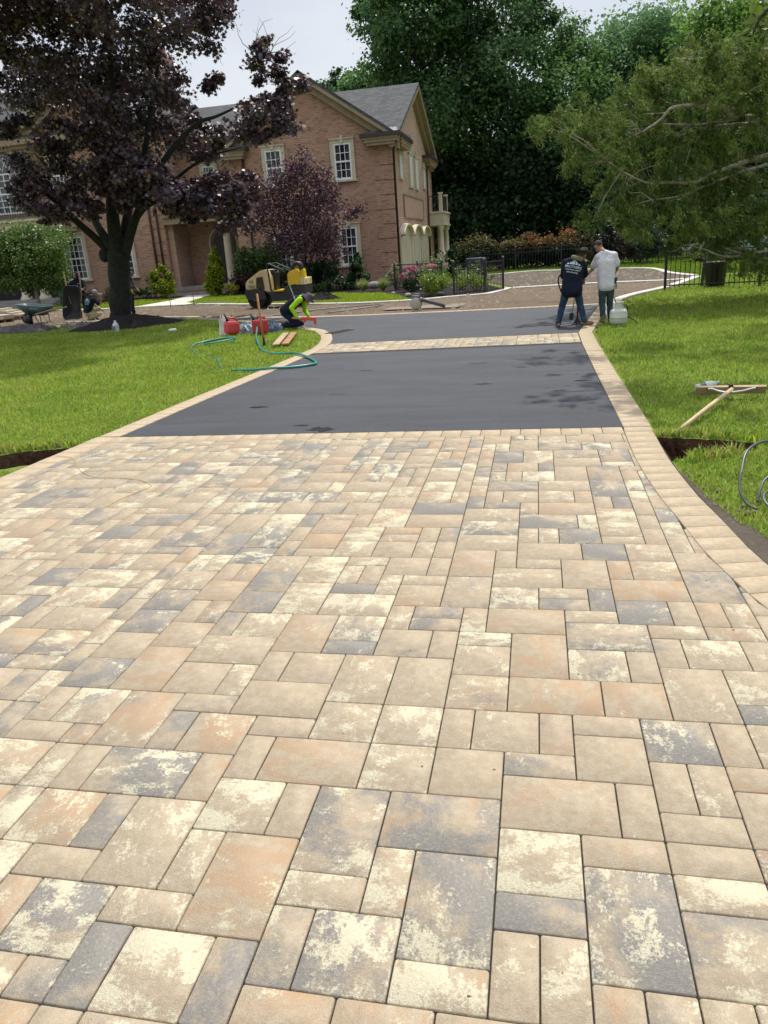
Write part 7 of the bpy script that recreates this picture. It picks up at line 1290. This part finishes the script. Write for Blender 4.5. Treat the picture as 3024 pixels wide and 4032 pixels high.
# cable loop at the right edge
T = thing('flat_cable', 'stiff grey electrical cable looping up out of the soil at the right edge', 'cable', (1.4, 3.1, 0)); mb = MB()
mb.tube(smooth_line([(1.395, 2.99, -.01), (1.345, 3.03, .01), (1.318, 3.09, .06), (1.325, 3.16, .115), (1.345, 3.22, .16), (1.40, 3.36, .24), (1.50, 3.46, .275), (1.60, 3.48, .27), (1.75, 3.42, .22), (1.95, 3.2, .1)], 6), .0085, 8, True)
mb.tube(smooth_line([(1.425, 3.12, -.01), (1.452, 3.18, .05), (1.50, 3.25, .10), (1.60, 3.28, .13), (1.75, 3.2, .1)], 6), .0085, 8); mb.tube(smooth_line([(1.75, 2.95, .03), (1.6, 3.0, .07), (1.5, 3.06, .09), (1.445, 3.05, .07), (1.43, 3.0, .04), (1.47, 2.92, .01), (1.58, 2.85, .0), (1.75, 2.84, .01)], 6), .0085, 8); mb.build('conductor', mt('grey_cable', (.05, .053, .056), (.08, .083, .086), 8, .35), T)
HS = MB(); HS.tube(smooth_line([(-4.25, 4.38, .006), (-4.03, 4.30, .008), (-3.85, 4.1, .006), (-3.67, 3.88, .006), (-3.42, 3.70, .006), (-3.22, 3.68, .006), (-2.98, 3.61, .006), (-2.83, 3.5, .006), (-2.80, 3.42, .006), (-2.87, 3.21, .006), (-2.90, 3.05, .006), (-2.89, 2.98, .006)], 5), .0024, 6); tag(HS.build('yellow_string', mt('yellow_twine', (.50, .43, .17), None, 5, .7)), 'thin yellow mason string lying across the left pavers', 'string')
# wheelbarrows
def wheel(mb_par, c, r, w, axis_rz, par):
    R = rotm(PI/2, 0, axis_rz); mb = MB(); mb.lathe([(r*.62, -w*.3), (r*.7, -w*.5), (r*.93, -w*.45), (r, -w*.2), (r, w*.2), (r*.93, w*.45), (r*.7, w*.5), (r*.62, w*.3), (r*.62, -w*.3)], c, 28, R); a = mb.build('wheel', M_rub, par, True)
    mb = MB(); mb.lathe([(0, -w*.35), (r*.2, -w*.35), (r*.25, -w*.15), (r*.63, -w*.28), (r*.63, w*.28), (r*.25, w*.15), (r*.2, w*.35), (0, w*.35)], c, 24, R); mb.build('rim', mt('grey_rim', (.28, .27, .25), (.2, .19, .18), 6, .5), a, True)
def tray_mb(L0, L1, W0, W1, d, lip=.02):
    """open sloping tray: top outline L0 x W0, floor L1 x W1 at depth d"""
    n = 24; mb = MB(); 
    def ring(cx, L, W, z, e=.35): return [(cx+L/2*math.copysign(abs(math.cos(a))**e, math.cos(a)), W/2*math.copysign(abs(math.sin(a))**e, math.sin(a)), z) for a in [2*PI*k/n+.13 for k in range(n)]]
    A = [ring(0, L0+lip, W0+lip, 0), ring(0, L0, W0, .008), ring(0, L0-.02, W0-.02, 0), ring(.06, L1, W1, -d), ring(.06, L1+.012, W1+.012, -d-.008)]
    vs = [p for r in A for p in r]; fs = []
    for a, b in ((0, 1), (1, 2), (2, 3)): fs += [(a*n+k, a*n+(k+1) % n, b*n+(k+1) % n, b*n+k) for k in range(n)]
    fs += [tuple(3*n+k for k in range(n))]; fs += [(4*n+k, 4*n+(k+1) % n, 0*n+(k+1) % n, 0*n+k) for k in range(n)]; fs += [tuple(4*n+k for k in range(n))[::-1]]; mb.add(vs, fs, True); return mb
BT = mt('blue_green_tray', (.035, .075, .085), (.05, .09, .095), 3, .5, .05); BLK = mt('black_tray', (.010, .010, .011), (.016, .016, .017), 3, .5)
def barrow(label, loc, tmat, hmat, name='wheelbarrow'):
    T = thing(name, label, 'wheelbarrow', loc, 0, 'wheelbarrows on the dug-up drive')
    o = tray_mb(1.15, .62, .62, .38, .30).build('tray', tmat, T, True); o.location = (.0, 0, .60); o.rotation_euler = (0, .11, 0)
    for s2 in (-1, 1):
        mb = MB(); mb.bar((-.46, s2*.06, .19), (.30, s2*.24, .34), .035, .035); mb.bar((.30, s2*.24, .34), (1.02, s2*.28, .47), .035, .035); mb.build('handle', hmat, T, True)
        mb = MB(); mb.tube([(.08, s2*.22, .30), (.22, s2*.24, .0), (.30, s2*.24, .0), (.30, s2*.24, .33)], .014, 6); mb.build('leg', M_iron, T, True)
    wheel(None, (-.40, 0, .165), .165, .09, 0, T); mb = MB(); [mb.bar((-.40, s2*.06, .165), (-.22, s2*.10, .32), .03, .02) for s2 in (-1, 1)]; mb.bar((-.12, -.26, .30), (-.10, -.24, .58), .05, .03); mb.build('bracket', M_iron, T, True); return T, o
T, o = barrow('blue-green wheelbarrow standing on its wheel beside the paver stack', (-16.6, 21.7, -.02), BT, M_wood)
mb = MB(); vs, fs = text_mb('JACKSON', .065, basis((.16, -.302, .475), (1, 0, -.11), (0, .35, 1))); mb.add(vs, fs); mb.build('lettering', mt('pale_lettering', (.4, .45, .44), None, 4, .6), T, True, False)
mb = MB(); mb.lathe([(0, 0), (.12, 0), (.14, .30), (.145, .30), (.125, -.005), (0, -.005)], (-16.68, 21.35, -.02), 20); tag(mb.build('bucket', BLK), 'small black bucket on the ground in front of the blue-green wheelbarrow', 'bucket')
T, o = barrow('black wheelbarrow tipped up on its nose in front of the hooded worker', (-15.3, 22.38, .36), BLK, M_wood)
T.rotation_euler = Matrix(((0, -1, 0), (-.14, 0, .99), (.99, 0, .14))).transposed().to_3x3().to_euler() if False else (0, 0, 0)
Rb = Matrix(((.10, -1.0, .05), (.10, .02, -.995), (.99, .10, .10))); 
X = Vector((.06, .16, .985)).normalized(); Z = Vector((.10, -.98, .16)); Z = (Z-X*Z.dot(X)).normalized(); Y = Z.cross(X); T.rotation_euler = Matrix((X, Y, Z)).transposed().to_euler()
T.location = (-15.62, 22.85, .46)
# stacked pavers on pallets
def stack(label, x, y, rz, rows, cols, lay, seed, z=-.02):
    T = thing('paver_pallet', label, 'pallet', (x, y, z), rz, 'pallets of pavers at the left'); mb = MB(); [mb.box((0, yy, .06), (1.0, .09, .10)) for yy in (-.4, 0, .4)]; [mb.box((xx, 0, .125), (.12, .95, .02)) for xx in (-.42, -.21, 0, .21, .42)]; mb.build('pallet', mt('weathered_pallet', (.22, .13, .075), (.15, .09, .055), 5, .9), T, True); rr = np.random.default_rng(seed)
    pm = mt('stacked_paver', (.50, .43, .32), (.38, .33, .26), 6, .9, .3, 40)
    for l in range(lay):
        for i in range(cols-(l if seed % 2 else max(0, l-2))):
            for j in range(rows): mb = MB(); mb.box((-.5+(i+.5)*(1.0/cols)+rr.normal()*.008, -.45+(j+.5)*(.9/rows)+rr.normal()*.006, .137+.075*(l+.5)), (1.0/cols-.012, .9/rows-.012, .071), rotm(0, 0, rr.normal()*.02), .006); mb.build('paver_block', pm, T, True)
stack('pallet of stepped paver stacks at the left edge behind the barrow', -19.45, 24.3, .1, 2, 4, 6, 7); stack('low pallet stack of pavers nearer the camera at the left edge', -19.0, 22.6, -.1, 2, 3, 2, 8)
# stakes, fences, bins
for i, (x, y) in enumerate(((-13.82, 26.05), (-12.95, 26.3))): mb = MB(); mb.tube([(x, y, -.02), (x-.005, y, .42)], .012, 6); tag(mb.build('marker_stake', M_iron), ('left' if i == 0 else 'right')+' of two thin steel stakes at the kerb before the front walk', 'stake')
def fence(label, pts, h=1.0, sp=.115, posts=(), two=True, caps=True):
    T = thing('iron_fence', label, 'fence', (pts[0][0], pts[0][1], 0)); P_ = [Vector((x, y, 0)) for x, y in pts]
    for i, p in enumerate(P_):
        mb = MB(); mb.box(p+Vector((0, 0, h*.5-.03)), (.065, .065, h+.06)); o = mb.build('post', M_iron, T)
        if caps: mb = MB(); mb.ell(p+Vector((0, 0, h+.05)), (.045, .045, .045), 10, 8); mb.build('post_cap', mt('grey_finial', (.10, .10, .10), (.05, .05, .05), 6, .4), o)
    n = 0
    for i in range(len(P_)-1):
        a, b = P_[i], P_[i+1]; L = (b-a).length
        for z in ((.09, h*.80, h*.96) if two else (.09, h*.92)): mb = MB(); mb.bar(a+Vector((0, 0, z)), b+Vector((0, 0, z)), .028, .032); mb.build('rail', M_iron, T)
        m = int(L/sp)
        for k in range(1, m):
            if n >= 99: break
            p = a.lerp(b, k/m); mb = MB(); mb.box(p+Vector((0, 0, h*.5)), (.018, .018, h*.96)); mb.build('picket', M_iron, T); n += 1
fence('black iron fence section curving round the flower bed corner by the house', [(-2.49, 22.99), (-1.56, 23.48), (-1.01, 24.56)], 1.0, .088)
fence('black iron fence behind the pink hydrangea at the garage end of the house', [(-5.42, 28.7), (-4.4, 28.0), (-3.3, 26.6)], .98, .13)
fence('black iron fence across the right lawn under the evergreen', [(3.60, 21.2), (5.95, 20.8), (8.3, 20.6)], 1.0, .125)
fence('far black iron fence in front of the barberry hedge', [(-3.2, 39.6), (-1.0, 39.5), (1.3, 39.4), (3.6, 39.3), (6.0, 39.2), (8.4, 39.1)], 1.15, .14)
T = thing('refuse_bin', 'black bin standing on the grass behind the right iron fence', 'bin', (4.98, 21.55, -.03)); mb = MB(); vs = []; n = 20
mb.lathe([(0, 0), (.24, 0), (.25, .02), (.30, .62), (.325, .63), (.325, .66), (.30, .66), (.28, .63), (.24, .05), (0, .05)], (0, 0, 0), 28); mb.build('body', BLK, T, True); mb = MB(); [mb.tube([(sg*.31, -.06, .55), (sg*.36, -.05, .52), (sg*.36, .05, .52), (sg*.31, .06, .55)], .012, 6) for sg in (-1, 1)]; mb.build('handle', BLK, T, True)
mb = MB(); mb.bar((4.62, 21.5, .0), (4.72, 21.7, .95), .07, .03); tag(mb.build('leaning_board', M_iron), 'dark board leaning beside the black bin behind the fence', 'board')
T = thing('covered_grill', 'dark covered box with pale top edge beyond the iron fence', 'grill', (-2.55, 33.2, 0)); mb = MB(); mb.box((0, 0, .45), (.9, .6, .9), None, .08); mb.build('cover', mt('navy_cover', (.014, .02, .035), None, 4, .5), T, True); mb = MB(); mb.tube([(-.42, -.28, .90), (.42, -.28, .90)], .03, 8); mb.build('top_edge', mt('grey_edge', (.12, .14, .16), None, 4, .5), T, True)
mb = MB(); mb.ell((-6.35, 29.0, .22), (.26, .2, .15), 14, 10); tag(mb.build('boulder', mt('pale_boulder', (.26, .26, .26), (.17, .17, .18), 4, .9, .4)), 'pale grey boulder between the grass clumps and the house corner', 'boulder')
for i, (x, y, s2, l) in enumerate(((-4.2, 24.35, .12, 'small pale stone at the front tip of the mulch bed'), (-2.95, 23.35, .16, 'rounded dark stone below the lime spirea mound'), (-5.0, 25.9, .10, 'small pale stone beside the lawn edge near the hydrangea'))): mb = MB(); mb.ell((x, y, s2*.35), (s2, s2*.8, s2*.6), 10, 8, rotm(.2, .1, i)); tag(mb.build('garden_stone', mt('bed_stone', (.30, .28, .26), (.2, .19, .18), 6, .9, .4) if i != 1 else mt('dark_stone', (.03, .03, .032), None, 6, .9, .4)), l, 'stone')
# parked car behind the evergreen
T = thing('parked_car', 'silver-blue car parked on the grass far back under the evergreen', 'car', (8.9, 37.5, 0), .05); YZ = lambda a, b, h: (a, h, b)
mb = MB(); mb.prism([(-1.95, .30), (-2.0, .55), (-1.9, .74), (-1.1, .86), (-.55, 1.22), (.75, 1.25), (1.35, .92), (1.9, .84), (2.0, .6), (1.95, .3)], -.78, .78, YZ); o = mb.build('body', mt('silver_blue_paint', (.32, .37, .43), (.28, .33, .39), 2, .25, coat=.6), T, True)
bm = bmesh.new(); bm.from_mesh(o.data); bmesh.ops.bevel(bm, geom=[e for e in bm.edges if e.calc_face_angle(0) > .25], offset=.06, segments=2, affect='EDGES'); bm.to_mesh(o.data); bm.free()
for a in ([(-1.0, .87), (-.52, 1.17), (.05, 1.19), (.05, .87)], [(.12, .87), (.12, 1.19), (.72, 1.2), (1.2, .92), (1.2, .87)]): mb = MB(); mb.prism(a, -.79, -.782, YZ); mb.prism(a, .782, .79, YZ); mb.build('window', M_glass, T, True)
for x in (-1.25, 1.25):
    for y in (-.72, .72): wheel(None, (x, y, .30), .30, .2, 0, T)
for y in (-.5, .5): mb = MB(); mb.box((-1.97, y, .62), (.06, .3, .12), None, .02); mb.build('headlight', M_white, T, True)
# ------------------------------------------------------------------ survey units to metres, once, for everything
done = set()
for o in bpy.data.objects:
    if o.type == 'MESH' and o.data.name not in done: o.data.transform(Matrix.Scale(S, 4)); done.add(o.data.name)
    if o.type != 'CAMERA': o.location = o.location*S
camo.matrix_world = Matrix.Translation(camo.matrix_world.translation*(S-1)) @ camo.matrix_world
